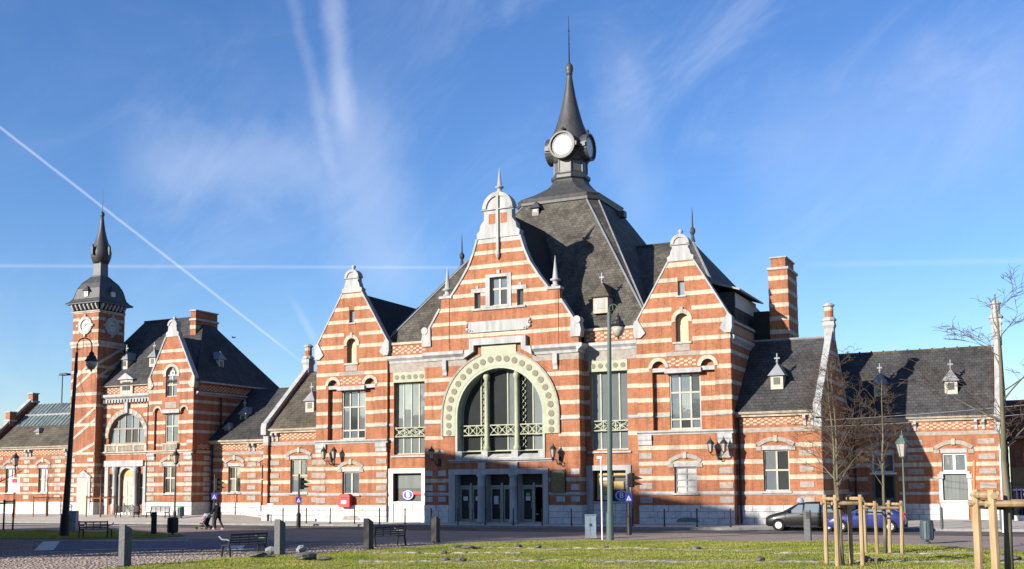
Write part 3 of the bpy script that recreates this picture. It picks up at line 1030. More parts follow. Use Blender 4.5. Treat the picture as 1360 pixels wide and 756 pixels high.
    for sg in (-1, 1):
        s = lambda pts: [(c + sg * u, z) for u, z in pts]
        coping(hall, f, s([(5.72, 13.16), (5.55, 13.35), (4.57, 14.88)]), .13, -.55, .08)
        coping(hall, f, s(prof), .14, -.55, .08)
        fpiece("pier_cap", "bluestone", hall, f, c + sg * 4.14 - .5, c + sg * 4.14 + .5, 15.603, 15.78, -.55, .12)
        finial(hall, (c + sg * 4.14, -.55, 15.78), 1.0, "bluestone", True)
        MB().prism(f, s([(5.3, 12.3), (6.0, 12.3), (6.08, 12.75), (5.95, 13.3), (5.7, 13.45), (5.35, 13.6)]), -.53, .12).build("kneeler", "bluestone", hall)
        MB().disc(f, c + sg * 5.8, 13.42, .26, -.5, .16, 12).build("kneeler_scroll", "bluestone", hall)
        # pilaster strips running down the gable from the pinnacles
        fpiece("pilaster", "brick", hall, f, c + sg * 4.14 - .3, c + sg * 4.14 + .3, 11.87, 15.6, -.02, .045)
        for z in (12.86, 13.78, 14.77):
            fpiece("stone_band", "cream", hall, f, c + sg * 4.14 - .3, c + sg * 4.14 + .3, z - .12, z + .12, -.02, .065)
    top = [(1.62, 19.56), (1.66, 19.95), (1.42, 20.15), (1.36, 20.5), (1.08, 20.85), (1.06, 21.5)]
    arc = [(1.06 * math.cos(PI * i / 16), 21.5 + 1.22 * math.sin(PI * i / 16)) for i in range(1, 16)]
    tp = [(c + u, z) for u, z in top] + [(c + u, z) for u, z in arc] + [(c - u, z) for u, z in top[::-1]]
    MB().prism(f, tp, -.56, .06).build("gable_top", "bluestone", hall)
    for u in (-.45, .45):
        fpiece("brick_inset", "brick", hall, f, c + u - .25, c + u + .25, 20.55, 21.25, .03, .075)
    moulding(hall, "gable_cornice", f, c - 1.2, c + 1.2, 21.42, 21.58, .18)
    MB().prism(f, ring_poly(c, 21.6, .88, 1.16, 0.02, PI - .02, 16), -.6, .16).build("gable_hood", "bluestone", hall)
    fpiece("gable_rib", "bluestone", hall, f, c - .09, c + .09, 18.45, 22.7, -.02, .19)
    MB().lathe((c, -.9, 18.0), [(.02, 0), (.1, .15), (.16, .35), (.16, .45)], 8).build("rib_drop", "bluestone", hall)
    finial(hall, (c, -.55, 22.72), .85, "bluestone", True)
    gable_roof(hall, "y", c, 4.75, 13.0, 21.6, -.3, 10.5, "slate_shaded")


def railing(parent, f, a, b, z0, z1, d, mat="green_cream"):
    m = MB()
    m.fbox(f, a, b, z0, z0 + .07, d - .04, d + .04)
    m.fbox(f, a, b, z1 - .07, z1, d - .04, d + .04)
    n = max(2, round((b - a) / .75))
    p = (b - a) / n
    for i in range(n):
        u = a + i * p
        if i:
            m.fbox(f, u - .03, u + .03, z0 + .07, z1 - .07, d - .035, d + .035)
        for q in (0, 1):
            A, B = (z0 + .07, z1 - .07) if q else (z1 - .07, z0 + .07)
            m.prism(f, [(u + .03, A - .03), (u + .03, A + .03), (u + p - .03, B + .03), (u + p - .03, B - .03)], d - .02 - q * .006, d + .02 - q * .006)
        m.prism(f, ring_poly(u + p / 2, (z0 + z1) / 2, .05, .09, 0, PI * 1.98, 10), d - .03, d + .03)
    return m.build("railing", mat, parent)


def bay(u0, u1, w0, w1, s0, s1, shop):
    f = BF
    win = rect(w0, w1, 4.8, 9.98)
    sh = rect(s0, s1, 1.46, 3.47)
    w = Wall(hall, f, rect(u0, u1, 0, 12.72), [win, sh], .5)
    w.block(s0 - .5, s1 + .5, 0, 3.82)
    w.block(w0 - .02, w1 + .02, 9.9, 11)
    w.bands([9.9, 8.95, 7.98])
    w.string(6.95, .2, "bluestone", .06)
    w.band(5.87, .26)
    w.band(4.25, .0001) if False else None
    fpiece("disc_panel", "green_cream", hall, f, w0 - .05, w1 + .05, 9.984, 10.72, -.03, .06)
    n = 5
    for i in range(n):
        MB().disc(f, w0 + (w1 - w0) * (i + .5) / n, 10.36, .17, .055, .09, 12).build("rosette", "rosette", hall)
    fpiece("lintel", "grey_brick", hall, f, u0, u1, 10.73, 11.37, -.03, .03)
    moulding(hall, "cornice", f, u0, u1, 11.38, 11.92, .24)
    frieze(hall, f, u0 + .1, u1 - .1, 11.98, 12.68, 2)
    fpiece("parapet_coping", "cream", hall, f, u0, u1, 12.723, 12.9, -.55, .08)
    vs = [w0 + (w1 - w0) * k / 4 for k in (1, 2, 3)]
    window(hall, f, win, vs, [6.4], .09, .05, .34, "green_grey", "glass_sky")
    railing(hall, f, w0 + .02, w1 - .02, 6.05, 6.75, -.12)
    MB().extr(f, [(-.35, 4.6), (-.35, 4.8), (.06, 4.72), (.12, 4.6)], w0 - .2, w1 + .2).build("window_sill", "bluestone", hall)
    # shop window with its stone frame
    fr = MB().prism(f, [(s0 - .46, .0), (s0, .0), (s0, 3.468), (s1, 3.468), (s1, .0), (s1 + .36, .0), (s1 + .36, 3.8), (s0 - .46, 3.8)], -.03, .10).build("shop_surround", "white_paint" if not shop else "bluestone", hall)
    fpiece("shop_sill", "white_paint" if not shop else "bluestone", hall, f, s0 + .003, s1 - .003, 1.3, 1.459, -.3, .06)
    for k in range(3):
        n = 3
        for i in range(n):
            a = s0 + (s1 - s0) * i / n
            fpiece("stone_block", "plinth_stone", hall, f, a + .012, a + (s1 - s0) / n - .012, k * .432 + .01, k * .432 + .42, -.04, .03)
    if shop:
        wd = window(hall, f, sh, [s0 + (s1 - s0) * .52], [3.1], .08, .04, .3, "iron", "shop_dark", panes=False)
        for (a, b, z0, z1, m_) in ((.06, .2, 1.55, 3.4, "warm_panel"), (.24, .49, 1.9, 2.75, "warm_panel"), (.24, .95, 3.15, 3.4, "warm_panel"), (.56, .86, 2.2, 2.75, "warm_panel"), (.24, .49, 2.8, 3.07, "curtain"), (.24, .49, 1.54, 1.86, "curtain")):
            MB().fbox(f, s0 + (s1 - s0) * a, s0 + (s1 - s0) * b, z0, z1, -.42, -.38).build("display_panel", m_, wd)
        fpiece("pane", "shop_dark", hall, f, s0, s1, 1.46, 3.47, -.5, -.45)
    else:
        wd = window(hall, f, sh, [], [], .07, .04, .3, "iron", "glass_dark", panes=False)
        MB().fbox(f, s0 + .05, s1 - .05, 1.5, 3.43, -.34, -.32).build("pane", "shop_dark", wd)
        MB().fbox(f, s0 + .08, s1 - .08, 2.4, 3.40, -.318, -.314).build("blind", "board_grey", wd)


def side_gable(c, full):
    f = GF
    hw = 3.1
    rec = [(c - 2.06, 5.95), (c + 2.06, 5.95), (c + 2.06, 9.98)] + [(c + 1.62 + .44 * math.cos(PI * i / 8), 9.98 + .44 * math.sin(PI * i / 8)) for i in range(1, 9)] + \
          [(c + 1.18, 9.6), (c - 1.18, 9.6)] + [(c - 1.62 + .44 * math.cos(PI * i / 8), 9.98 + .44 * math.sin(PI * i / 8)) for i in range(9)]
    low = rect(c - .73, c + .73, 1.98, 3.63)
    niche = arch_poly(c, .42, 11.6, 13.03, 12)
    slit = rect(c - .22, c + .22, 14.6, 15.55)
    outline = [(c + hw, 0), (c + hw, 12.95), (c + .8, 16.85), (c - .8, 16.85), (c - hw, 12.95), (c - hw, 0)]
    w = Wall(hall, f, outline, [rec, low, niche, slit], .45)
    # recessed panel behind, with the window in it
    f2 = front(.34)
    win = rect(c - 1.03, c + 1.03, 6.03, 9.6)
    p = Wall(hall, f2, rect(c - 2.3, c + 2.3, 5.7, 10.7), [win], .25, "brick", "recessed_wall")
    p.extra += [rect(c - 3, c - 2.06, 0, 20), rect(c + 2.06, c + 3, 0, 20)]
    zs = [15.65, 14.7, 13.75, 12.84, 11.76, 9.9, 8.9, 7.94]
    w.block(c - .68, c + .68, 11.0, 13.4)
    w.block(c - .66, c + .66, 13.4, 13.72)
    w.block(c - 1.1, c + 1.1, 9.55, 11.0)
    for sg in (-1, 1):
        w.extra.append(ring_poly(c + sg * 1.62, 9.98, .0, .62))
    w.bands(zs)
    w.band(16.62, .3, "cream")
    w.band(10.83, .26, "cream")
    fpiece("stone_band", "grey_brick", hall, f, c - 1.1, c + 1.1, 10.7, 10.98, -.03, .03)
    p.bands([8.9, 7.94], proud=.012)
    w.band(7.04, .2)
    w.string(6.88, .11, "bluestone", .08)
    p.band(7.04, .2, proud=.012)
    p.string(6.88, .11, "bluestone", .06)
    moulding(hall, "string_course", f, c - hw - .05, c + hw + .05, 5.68, 5.95, .16)
    w.bands([4.86, 3.86, 2.92])
    w.string(1.97, .22, "bluestone", .08)
    w.plinth(0, 1.22)
    frieze(hall, f, c - 1.1, c + 1.1, 9.98, 10.62, 2)
    fpiece("lintel", "bluestone", hall, f, c - 1.2, c + 1.2, 9.602, 9.9, -.2, .14)
    for sg in (-1, 1):
        MB().prism(f, ring_poly(c + sg * 1.62, 9.98, .44, .68, 0, PI, 10), -.02, .06).build("blind_arch", "cream", hall)
        fpiece("impost", "bluestone", hall, f, c + sg * 1.62 - .44, c + sg * 1.62 + .44, 9.72, 9.98, -.335, -.02)
    window(hall, f2, win, [c - .36, c + .36], [6.66, 8.38], .085, .055, .12, "window_paint", "glass")
    fpiece("window_sill", "cream", hall, f2, c - 1.12, c + 1.12, 5.951, 6.03, -.2, .1)
    # niche
    fpiece("niche_back", "niche_cream", hall, f, c - .5, c + .5, 11.5, 13.5, -.44, -.36)
    MB().prism(f, [(c + .42, 12.85)] + ring_poly(c, 13.03, .42, .68, 0, PI, 14) + [(c - .42, 12.85)] if False else ring_poly(c, 13.03, .42, .68, -.25, PI + .25, 16), -.02, .06).build("niche_arch", "cream", hall)
    fpiece("keystone", "bluestone", hall, f, c - .1, c + .1, 13.5, 13.85, -.02, .1)
    fpiece("niche_sill", "bluestone", hall, f, c - .62, c + .62, 11.47, 11.6, -.3, .09)
    fpiece("niche_panel", "grey_brick", hall, f, c - .5, c + .5, 11.02, 11.44, -.02, .03)
    window(hall, f, slit, [], [], .05, .03, .2, "window_paint", "glass")
    fpiece("window_sill", "bluestone", hall, f, c - .34, c + .34, 14.5, 14.6, -.2, .07)
    # ground floor window
    seg_hood(hall, f, c, .95, 3.85, .36, .26)
    fpiece("tympanum", "bluestone", hall, f, c - .78, c + .78, 3.632, 3.9, -.1, .02)
    fpiece("window_sill", "bluestone", hall, f, c - .85, c + .85, 1.86, 1.98, -.2, .14)
    wd = window(hall, f, low, [c], [] if not full else [2.4, 2.8, 3.2], .1, .07 if not full else .045, .2, "window_paint" if not full else "bluestone", "glass" if not full else "curtain")
    MB().prism(f, arch_poly(c + .1, .75, .16, .18, 10, .28), .085, .12).build("vent_cover", "board_grey" if full else "grey_brick", hall)
    for sg in (-1, 1):
        u = c + sg * 2.62
        quoins(hall, f, u - .42, u + .42, [4.36, 3.38, 2.44, 1.55])
        MB().extr(f, [(-.02, 4.99), (.1, 5.05), (.1, 5.3), (.16, 5.4), (.16, 5.67), (-.02, 5.67)], u - .46, u + .46).build("corbel", "bluestone", hall)
    # gable: copings, kneelers, top block, finial
    for sg in (-1, 1):
        s = lambda pts: [(c + sg * u, z) for u, z in pts]
        coping(hall, f, s([(hw, 12.97), (.82, 16.83)]), .10, -.5, .05)
        MB().prism(f, s([(2.45, 12.3), (2.8, 12.0), (hw + .06, 12.0), (hw + .16, 12.35), (hw + .16, 13.0), (hw + .05, 13.16), (2.95, 13.18)]), -.48, .10).build("kneeler", "bluestone", hall)
        for z in (9.4, 8.4):
            pass
    tp = [(.86, 16.86), (.88, 17.15), (.7, 17.25), (.62, 17.55), (.53, 17.7), (.53, 17.95)]
    arc = [(.53 * math.cos(PI * i / 12), 17.95 + .55 * math.sin(PI * i / 12)) for i in range(1, 12)]
    MB().prism(f, [(c + u, z) for u, z in tp] + [(c + u, z) for u, z in arc] + [(c - u, z) for u, z in tp[::-1]], -.5, .05).build("gable_top", "bluestone", hall)
    moulding(hall, "gable_cornice", f, c - .64, c + .64, 17.82, 17.96, .14)
    MB().prism(f, ring_poly(c, 17.98, .42, .62, 0.02, PI - .02, 12), -.54, .12).build("gable_hood", "bluestone", hall)
    finial(hall, (c, -.0 + .2, 18.55), .85)
    gable_roof(hall, "y", c, 2.98, 12.9, 16.95, .4, 11 if full else 23.9, "slate_shaded")


def hall_bulk():
    # side and rear walls
    for s, fr in ((1, east(15.7)), (-1, west(-15.7))):
        w = Wall(hall, fr, rect(.44, 24, 0, 12.72), [], .45)
        if s > 0:
            for z in (9.9, 8.9, 7.94, 10.83):
                w.band(z, .26 if z != 10.83 else .26, u1=12)
            w.string(6.98, .2, "bluestone", .07)
            frieze(hall, fr, .6, 9, 12.0, 12.66, 2)
            moulding(hall, "cornice", fr, .2, 12, 11.35, 11.9, .22)
            fpiece("parapet_coping", "bluestone", hall, fr, .4, 14, 12.723, 12.88, -.5, .12)
            for z, m in ((4.86, "cream"), (1.97, "bluestone"), (2.92, "cream"), (3.86, "cream"), (5.8, "bluestone")):
                fpiece("stone_band", m, hall, fr, -.0, .83, z - .12, z + .12, -.03, .03)
            for z, m in ((9.9, "cream"), (8.9, "cream"), (7.94, "cream"), (6.98, "bluestone"), (10.83, "cream"), (11.76, "cream")):
                fpiece("stone_band", m, hall, fr, -.0, .436, z - .12, z + .12, -.03, .03)
    MB().box(-15.7, 15.7, 24, 24.4, 0, 12.72).build("wall", "brick", hall)
    # main hipped roof and its ridge
    z0, yr, zr = 12.9, 12.2, 20.75
    roof_mesh(hall, [(-10.5, .7, z0), (15.6, .7, z0), (15.6, 23.8, z0), (-10.5, 23.8, z0), (-9.9, yr, zr), (9.9, yr, zr)],
              [(0, 1, 5, 4), (1, 2, 5), (2, 3, 4, 5), (3, 0, 4), (3, 2, 1, 0)], "slate_moss")
    MB().tube([(-9.9, yr, zr + .05), (9.9, yr, zr + .05)], .12, 6).build("ridge", "lead", hall)
    for sg, yy in ((1, .7), (-1, .7)):
        MB().tube([(sg * 9.9, yr, zr + .04), (15.5 if sg > 0 else -10.45, yy, z0 + .04)], .09, 6).build("hip_ridge", "zinc", hall)
        MB().lathe((sg * 9.9, yr, zr), [(.2, 0), (.1, .5), (.22, .75), (.22, .95), (.07, 1.15), (.05, 2.0), (.012, 2.7)], 8).build("spike", "lead", hall)
    # great truncated pyramid with chamfered corners
    def sq(a, b, c, y0, z):
        return [(-a + c, y0 - b, z), (a - c, y0 - b, z), (a, y0 - b + c, z), (a, y0 + b - c, z), (a - c, y0 + b, z), (-a + c, y0 + b, z), (-a, y0 + b - c, z), (-a, y0 - b + c, z)]
    yc = 12.2
    MB().rings([sq(10.3, 11.5, .05, yc, 12.95), sq(3.35, 3.35, .7, yc, 24.2)]).build("spire_roof", "slate_moss", hall)
    for sx in (-1, 1):
        for (p, q) in (((10.25, -11.5), (3.35 - .7, -3.35)), ((10.3, -11.45), (3.35, -3.35 + .7))):
            MB().tube([(sx * p[0], yc + p[1], 12.98), (sx * q[0], yc + q[1], 24.2)], .07, 5).build("hip_ridge", "zinc", hall)
    lv = [(24.12, 3.38, .72), (24.2, 3.5, .74), (24.4, 3.52, .74), (24.5, 3.4, .74), (24.72, 3.46, .74), (24.86, 3.2, .74), (25.1, 2.8, .76), (25.4, 2.38, .76), (25.75, 1.95, .76), (26.1, 1.6, .72), (26.45, 1.36, .7), (26.64, 1.3, .7)]
    MB().rings([sq(a, a, c, yc, z) for z, a, c in lv]).build("lantern_base", "lead", hall)
    lv = [(26.6, 1.36), (26.72, 1.46), (26.95, 1.46), (27.05, 1.28), (27.15, 1.22), (27.3, 1.22)]
    MB().rings([sq(a, a, a * .586, yc, z) for z, a in lv]).build("lantern_cornice", "lead", hall)
    MB().rings([sq(a, a, a * .586, yc, z) for z, a in ((27.25, 1.2), (28.15, 1.2))]).build("lantern_drum", "lead_pale", hall)
    for q in range(8):
        a = PI / 8 + q * PI / 4
        MB().tube([(1.3 * math.cos(a), yc + 1.3 * math.sin(a), 27.2), (1.3 * math.cos(a), yc + 1.3 * math.sin(a), 28.2)], .07, 5).build("lantern_rib", "lead", hall)
    MB().lathe((0, yc, 0), [(1.25, 28.1), (1.38, 28.2), (1.34, 28.32), (1.46, 28.6), (1.58, 29.1), (1.58, 29.6), (1.46, 30.2), (1.28, 30.8), (1.05, 31.4), (.86, 32.1), (.66, 32.9), (.49, 33.7), (.35, 34.5), (.24, 35.2), (.2, 35.5), (.27, 35.55), (.25, 35.68), (.31, 35.85), (.33, 36.05), (.26, 36.3), (.1, 36.5)], 16, PI / 16).build("bulb", "lead", hall, True)
    m = MB().tube([(0, yc, 36.4), (0, yc, 38.5), (0, yc, 40.45)], [.06, .045, .015], 6)
    for z in (37.0, 38.1, 39.2):
        m.ball((0, yc, z), .08, n=6, m=4)
    m.build("needle", "iron", hall)
    zc = 29.25
    for k in range(4):
        ang = -PI / 2 + k * PI / 2
        dx, dy = math.cos(ang), math.sin(ang)
        fr = (lambda dx, dy: (lambda u, z, d: (-dy * u + dx * (1.3 + d), yc + dx * u + dy * (1.3 + d), z)))(dx, dy)
        cl = MB().prism(fr, [(1.1 * math.cos(2 * PI * i / 24), zc + 1.1 * math.sin(2 * PI * i / 24)) for i in range(24)], -.6, .5,
                        [[(.97 * math.cos(-2 * PI * i / 24), zc + .97 * math.sin(-2 * PI * i / 24)) for i in range(24)]]).build("clock", "lead", hall)
        MB().disc(fr, 0, zc, .77, .2, .33, 24).build("face", "white_enamel", cl)
        MB().lathe(fr(0, zc + 1.08, .2), [(.2, 0), (.09, .1), (.16, .25), (.05, .42)], 8).build("knob", "lead", cl)
        MB().prism(fr, [(.98 * math.cos(2 * PI * i / 24), zc + .98 * math.sin(2 * PI * i / 24)) for i in range(24)], .25, .36,
                   [[(.76 * math.cos(-2 * PI * i / 24), zc + .76 * math.sin(-2 * PI * i / 24)) for i in range(24)]]).build("inner_ring", "lead_pale", cl)
        for sg in (-1, 1):
            MB().fbox(fr, sg * 1.08 - .14, sg * 1.08 + .14, zc - .16, zc + .16, -.3, .44).build("clock_block", "lead", cl)
    # lucarnes
    d = dormer(hall, 6.6, 1.15, 14.2, 1.05, .95, 2.2, "slate_brown", "cream_old", True)
    dormer(hall, -1.3, 12.2 - 4.1, 23.3, .55, .45, 1.0, "lead", "lead", False)
    m = MB().box(3.3, 4.2, 12.9, 13.5, 23.5, 24.0).build("dormer", "lead", hall)
    # clerestory of white slats on the east slope, slate-hung block and tall stepped chimney behind
    cl = MB().box(13.6, 15.3, 3.0, 9.0, 13.2, 15.1).build("clerestory", "slate_dark", hall)
    for i in range(22):
        y = 3.1 + i * .26
        piece("slat", "white_paint", cl, 15.29, 15.36, y, y + .16, 14.05, 15.0)
    MB().add([(13.2, 2.6, 15.9), (13.2, 9.3, 15.9), (15.75, 9.3, 15.1), (15.75, 2.6, 15.1), (13.2, 2.6, 16.05), (13.2, 9.3, 16.05), (15.75, 9.3, 15.22), (15.75, 2.6, 15.22)],
             [(0, 1, 2, 3), (7, 6, 5, 4), (0, 3, 7, 4), (3, 2, 6, 7), (2, 1, 5, 6), (1, 0, 4, 5)]).build("clerestory_roof", "zinc", hall)
    MB().box(15.72, 16.75, 6.35, 13, 9, 14.15).build("rear_block", "slate_shaded", hall)
    chimney(hall, 16.75, 18.05, 6.6, 9.7, 10.5, 17.9)


def chimney(parent, x0, x1, y0, y1, z0, z1, mat="brick", bands=True, stepped=True):
    c = MB().box(x0, x1, y0, y1, z0, z1 - .75).build("chimney", mat, parent)
    i = .16 if stepped else 0.02
    MB().box(x0 + i, x1 - i, y0 + i, y1 - i, z1 - .747, z1 - .1).build("chimney_neck", mat, c)
    piece("cap", "bluestone", c, x0 + i - .08, x1 - i + .08, y0 + i - .08, y1 - i + .08, z1 - .1, z1)
    piece("ledge", "bluestone", c, x0 - .08, x1 + .08, y0 - .08, y1 + .08, z1 - .92, z1 - .748)
    if bands:
        z = z1 - 1.35
        while z > z0 + .5:
            piece("band", "cream", c, x0 - .015, x1 + .015, y0 - .015, y1 + .015, z - .3, z)
            z -= .92
    return c


central_block()
bay(-9.6, XC - 5.853, -9.08, -6.48, -9.1, -6.75, False)
bay(XC + 5.853, 9.5, 6.12, 8.75, 6.25, 8.56, True)
side_gable(-12.62, False)
side_gable(12.6, True)
hall_bulk()

# ------------------------------------------------------------------ low wings
def house_window(parent, f, w, c, half, z0, z1, hs=(), hood=True, mat="window_paint", glass="glass", curtain=False):
    sh = rect(c - half, c + half, z0, z1)
    if hood:
        seg_hood(parent, f, c, half + .24, z1 + .22, .34, .26)
        fpiece("tympanum", "bluestone", parent, f, c - half - .06, c + half + .06, z1 + .003, z1 + .27, -.1, .02)
    fpiece("window_sill", "bluestone", parent, f, c - half - .12, c + half + .12, z0 - .12, z0, -.2, .14)
    return window(parent, f, sh, [c], hs, .085, .055, .2, mat, glass)


def wing_gable(parent, x, facing, y0, yr, y1, ze, zr, zt, plinth, bands, mat="brick", pin="brick"):
    """parapet gable of a low wing, seen from its end: stone copings, pinnacle chimney on top"""
    fr = east(x) if facing > 0 else west(x)
    w = Wall(parent, fr, [(y0, plinth), (y1, plinth), (y1, ze + .2), (yr, zr), (y0, ze + .2)], [], .4, mat)
    w.bands(bands)
    k = 1.2
    zz = ze + 1.1
    while zz < zr - .9:
        w.band(zz, .24)
        zz += .95
    pts = [(y0 - .12, ze + .1), (yr - .3, zr - .2)]
    for p in (pts, [(2 * yr - u if False else y1 + .12 if i == 0 else yr + .3, z) for i, (u, z) in enumerate(pts)]):
        top = [(u, z + .34) for u, z in p]
        MB().prism(fr, list(p) + top[::-1], -.36, .05).build("coping", "bluestone", parent)
    # kneelers
    for yy, sg in ((y0, -1), (y1, 1)):
        MB().prism(fr, [(yy + sg * .28, ze - .45), (yy + sg * .3, ze + .05), (yy + sg * .2, ze + .42), (yy - sg * .3, ze + .72), (yy - sg * .3, ze - .2), (yy, ze - .45)], -.42, .07).build("kneeler", "bluestone", parent)
    cx = x - facing * .19
    p = MB().add([], [])
    MB().rings([[(cx + q * a, yr + r_ * a * 1.15, z) for q, r_ in ((-1, -1), (1, -1), (1, 1), (-1, 1))] for a, z in ((.30, zr - .55), (.30, zt - 1.75), (.38, zt - 1.55), (.34, zt - 1.3))]).build("gable_block", "bluestone", parent)
    MB().lathe((cx, yr, zt - 1.3), [(.40, 0), (.47, .06), (.47, .16), (.33, .3)], 10).build("pinnacle_base", "bluestone", parent)
    MB().lathe((cx, yr, zt - 1.0), [(.285, 0), (.285, .42)], 12).build("pinnacle", pin, parent, False)
    MB().lathe((cx, yr, zt - .58), [(.29, 0), (.29, .26)], 12).build("pinnacle_band", "cream" if pin == "brick" else pin, parent)
    MB().lathe((cx, yr, zt - .32), [(.28, 0), (.38, .06), (.38, .14), (.28, .2), (.18, .28), (.02, .32)], 12).build("pinnacle_cap", "bluestone", parent)
    return w


def gutter_cornice(parent, f, u0, u1, z, mat="white_paint", brackets=()):
    MB().extr(f, [(-.03, z - .26), (.16, z - .26), (.2, z - .14), (.34, z - .1), (.40, z), (.34, z + .04), (-.03, z + .04)], u0, u1).build("gutter", mat, parent)
    for u in brackets:
        for q in (-.22, .22):
            MB().extr(f, [(-.02, z - .95), (.08, z - .9), (.1, z - .6), (.3, z - .45), (.3, z - .262), (-.02, z - .262)], u + q - .09, u + q + .09).build("bracket", "bluestone", parent)


def wing(name, label, x0, x1, y, gr, ze, zb, bands, plinth, frz, greyz, sill_z, windows, roof, ridge, facing, zt, qx, brackets, group=None, yb=None, zr=None, mat="brick"):
    t = thing(name, label, "building", ((x0 + x1) / 2, y + 3, gr), group)
    f = front(y)
    holes = []
    for k, c, half, z0, z1, _ in windows:
        holes.append(rect(c - half, c + half, z0, z1))
    w = Wall(t, f, rect(x0, x1, gr, ze - .02), holes, .4, mat)
    yr, zr_ = ridge
    yb = yb or 2 * yr - y
    for k, c, half, z0, z1, opt in windows:
        if k == "win":
            house_window(t, f, w, c, half, z0, z1, *opt)
            w.block(c - half - .42, c + half + .42, z1, z1 + .85)
    for q in qx:
        quoins(t, f, q - .42, q + .42, [(a + b) / 2 for a, b in zip(bands[:-1], bands[1:])] + [plinth + (sill_z - plinth) / 2 - .02], .36)
    w.bands(bands[1:])
    w.string(sill_z, .22, "bluestone" if mat == "brick" else "cream", .07)
    w.band(greyz, .28, "grey_brick", .03)
    frieze(t, f, x0 + .1, x1 - .1, frz[0], frz[1], 2)
    gutter_cornice(t, f, x0 + .01, x1 - .01, ze, "cream", brackets)
    w.plinth(gr, plinth)
    return t, f, w, yr, zr_, yb


# wing next to the hall, towards the parked cars
bz = [2.0, 2.92, 3.90, 4.88]
wr, f, w, yr, zr, yb = wing("station_wing", "low brick wing with slate roof and one cross-topped lucarne behind the parked cars", 15.71, 20.6, .85, 0, 6.95, 0, bz, 1.2, (6.1, 6.66), 5.85, 1.95,
                            [("win", 18.15, .8, 2.06, 4.6, ([3.35],))], "slate_dark", (6.0, 12.1), 1, 14.4, [20.0], [20.2])
wing_gable(wr, 21.0, 1, .62, 5.9, 10.7, 7.0, 12.35, 14.35, 0, [2.0 - .05, 2.92, 3.9, 4.88, 5.85], "brick")
quoins(wr, f, 19.58, 20.59, [4.4, 3.4, 2.46], .36) if False else None
MB().add([(15.72, .5, 6.97), (20.62, .5, 6.97), (15.72, 5.9, 12.05), (20.62, 5.9, 12.05), (15.72, 11.0, 6.97), (20.62, 11.0, 6.97)], [(0, 1, 3, 2), (2, 3, 5, 4), (0, 2, 4), (1, 5, 3), (0, 4, 5, 1)]).build("roof", "slate_dark", wr)
MB().tube([(15.75, 5.9, 12.07), (20.6, 5.9, 12.07)], .1, 6).build("ridge", "zinc", wr)
dormer(wr, 18.1, 2.0, 8.6, .78, .72, 1.8)
piece("corner_post", "bluestone", wr, 20.58, 21.02, .60, 1.06, 5.75, 7.0)
downpipe(wr, f, 15.92, .1, 6.7)
front_end = front(.62)
for z, m in [(b, "cream") for b in bz[1:]] + [(1.95, "bluestone"), (5.85, "grey_brick")]:
    fpiece("stone_band", m, wr, front_end, 20.6, 20.985, z - .12, z + .12, -.03, .03)
for k in range(3):
    fpiece("stone_block", "plinth_stone", wr, front_end, 20.605, 21.09, k * .4 + .01, k * .4 + .39, -.03, .07)

# end wing set far back
t = thing("station_wing", "long low brick end wing with slate roof, two lucarnes and a boarded doorway", "building", (25.8, 14, .08))
f = front(10.0)
hs = [rect(27.0, 28.5, 3.2, 4.4), rect(27.0, 28.5, 1.34, 3.06), rect(22.58, 24.0, 3.2, 4.45), rect(22.58, 24.0, .9, 3.06)]
w = Wall(t, f, rect(21.02, 30.6, .02, 6.82), hs, .4)
for k, c in enumerate((27.75, 23.29)):
    half = .75 if k == 0 else .71
    w.block(c - half - .5, c + half + .5, 4.4, 5.3)
    seg_hood(t, f, c, half + .3, 4.66, .36, .26)
    fpiece("tympanum", "bluestone", t, f, c - half - .06, c + half + .06, 4.423, 4.7, -.1, .02)
    window(t, f, hs[k * 2], [c], [], .1, .08, .18, "white_paint", "glass")
    fpiece("transom", "white_paint", t, f, c - half - .15, c + half + .15, 3.063, 3.197, -.25, .1)
fpiece("shutter_board", "board_grey", t, f, 27.0, 28.5, 1.34, 3.06, -.2, -.12)
for i in range(6):
    fpiece("plank", "board_grey", t, f, 27.03 + i * .243, 27.03 + i * .243 + .235, 1.4, 3.04, -.13, -.1)
for k, s in enumerate((-1, 1)):
    u = 27.75 + s * .88
    fpiece("door_jamb", "white_paint", t, f, u - .11, u + .11, 1.2, 2.75, -.03, .05)
    fpiece("door_bracket", "bluestone", t, f, u - .17, u + .17, 2.75, 3.06, -.03, .12)
fpiece("shutter_sill", "white_paint", t, f, 26.8, 28.7, 1.2, 1.337, -.2, .1)
for k in range(3):
    fpiece("step", "plinth_stone", t, f, 26.8, 28.5, .1 + k * .36, .1 + (k + 1) * .36 - .01, -.1, .12 - k * .03)
dd = MB().prism(f, rect(22.58, 24.0, .9, 3.06), -.26, -.16, [rect(22.7, 23.25, 1.5, 2.95), rect(23.33, 23.88, 1.5, 2.95)]).build("door", "green_iron", t)
MB().fbox(f, 22.68, 23.9, 1.48, 2.97, -.23, -.21).build("pane", "glass_dark", dd)
fpiece("step", "plinth_stone", t, f, 22.4, 24.2, .08, .89, -.2, .2)
w.block(26.75, 28.75, .1, 3.2)
w.block(22.3, 24.25, .1, 3.2)
w.bands([2.77, 3.69, 4.66])
w.string(1.8, .2, "bluestone", .07)
w.band(5.72, .26, "grey_brick", .03)
for q in (25.35, 29.75):
    quoins(t, f, q - .5, q + .5, [5.15, 4.16, 3.23, 2.3], .36)
frieze(t, f, 21.2, 30.4, 5.92, 6.5, 2)
gutter_cornice(t, f, 21.0, 30.55, 6.82, "cream", (25.2, 29.4))
w.plinth(.05, 1.12)
downpipe(t, f, 21.5, .2, 6.4)
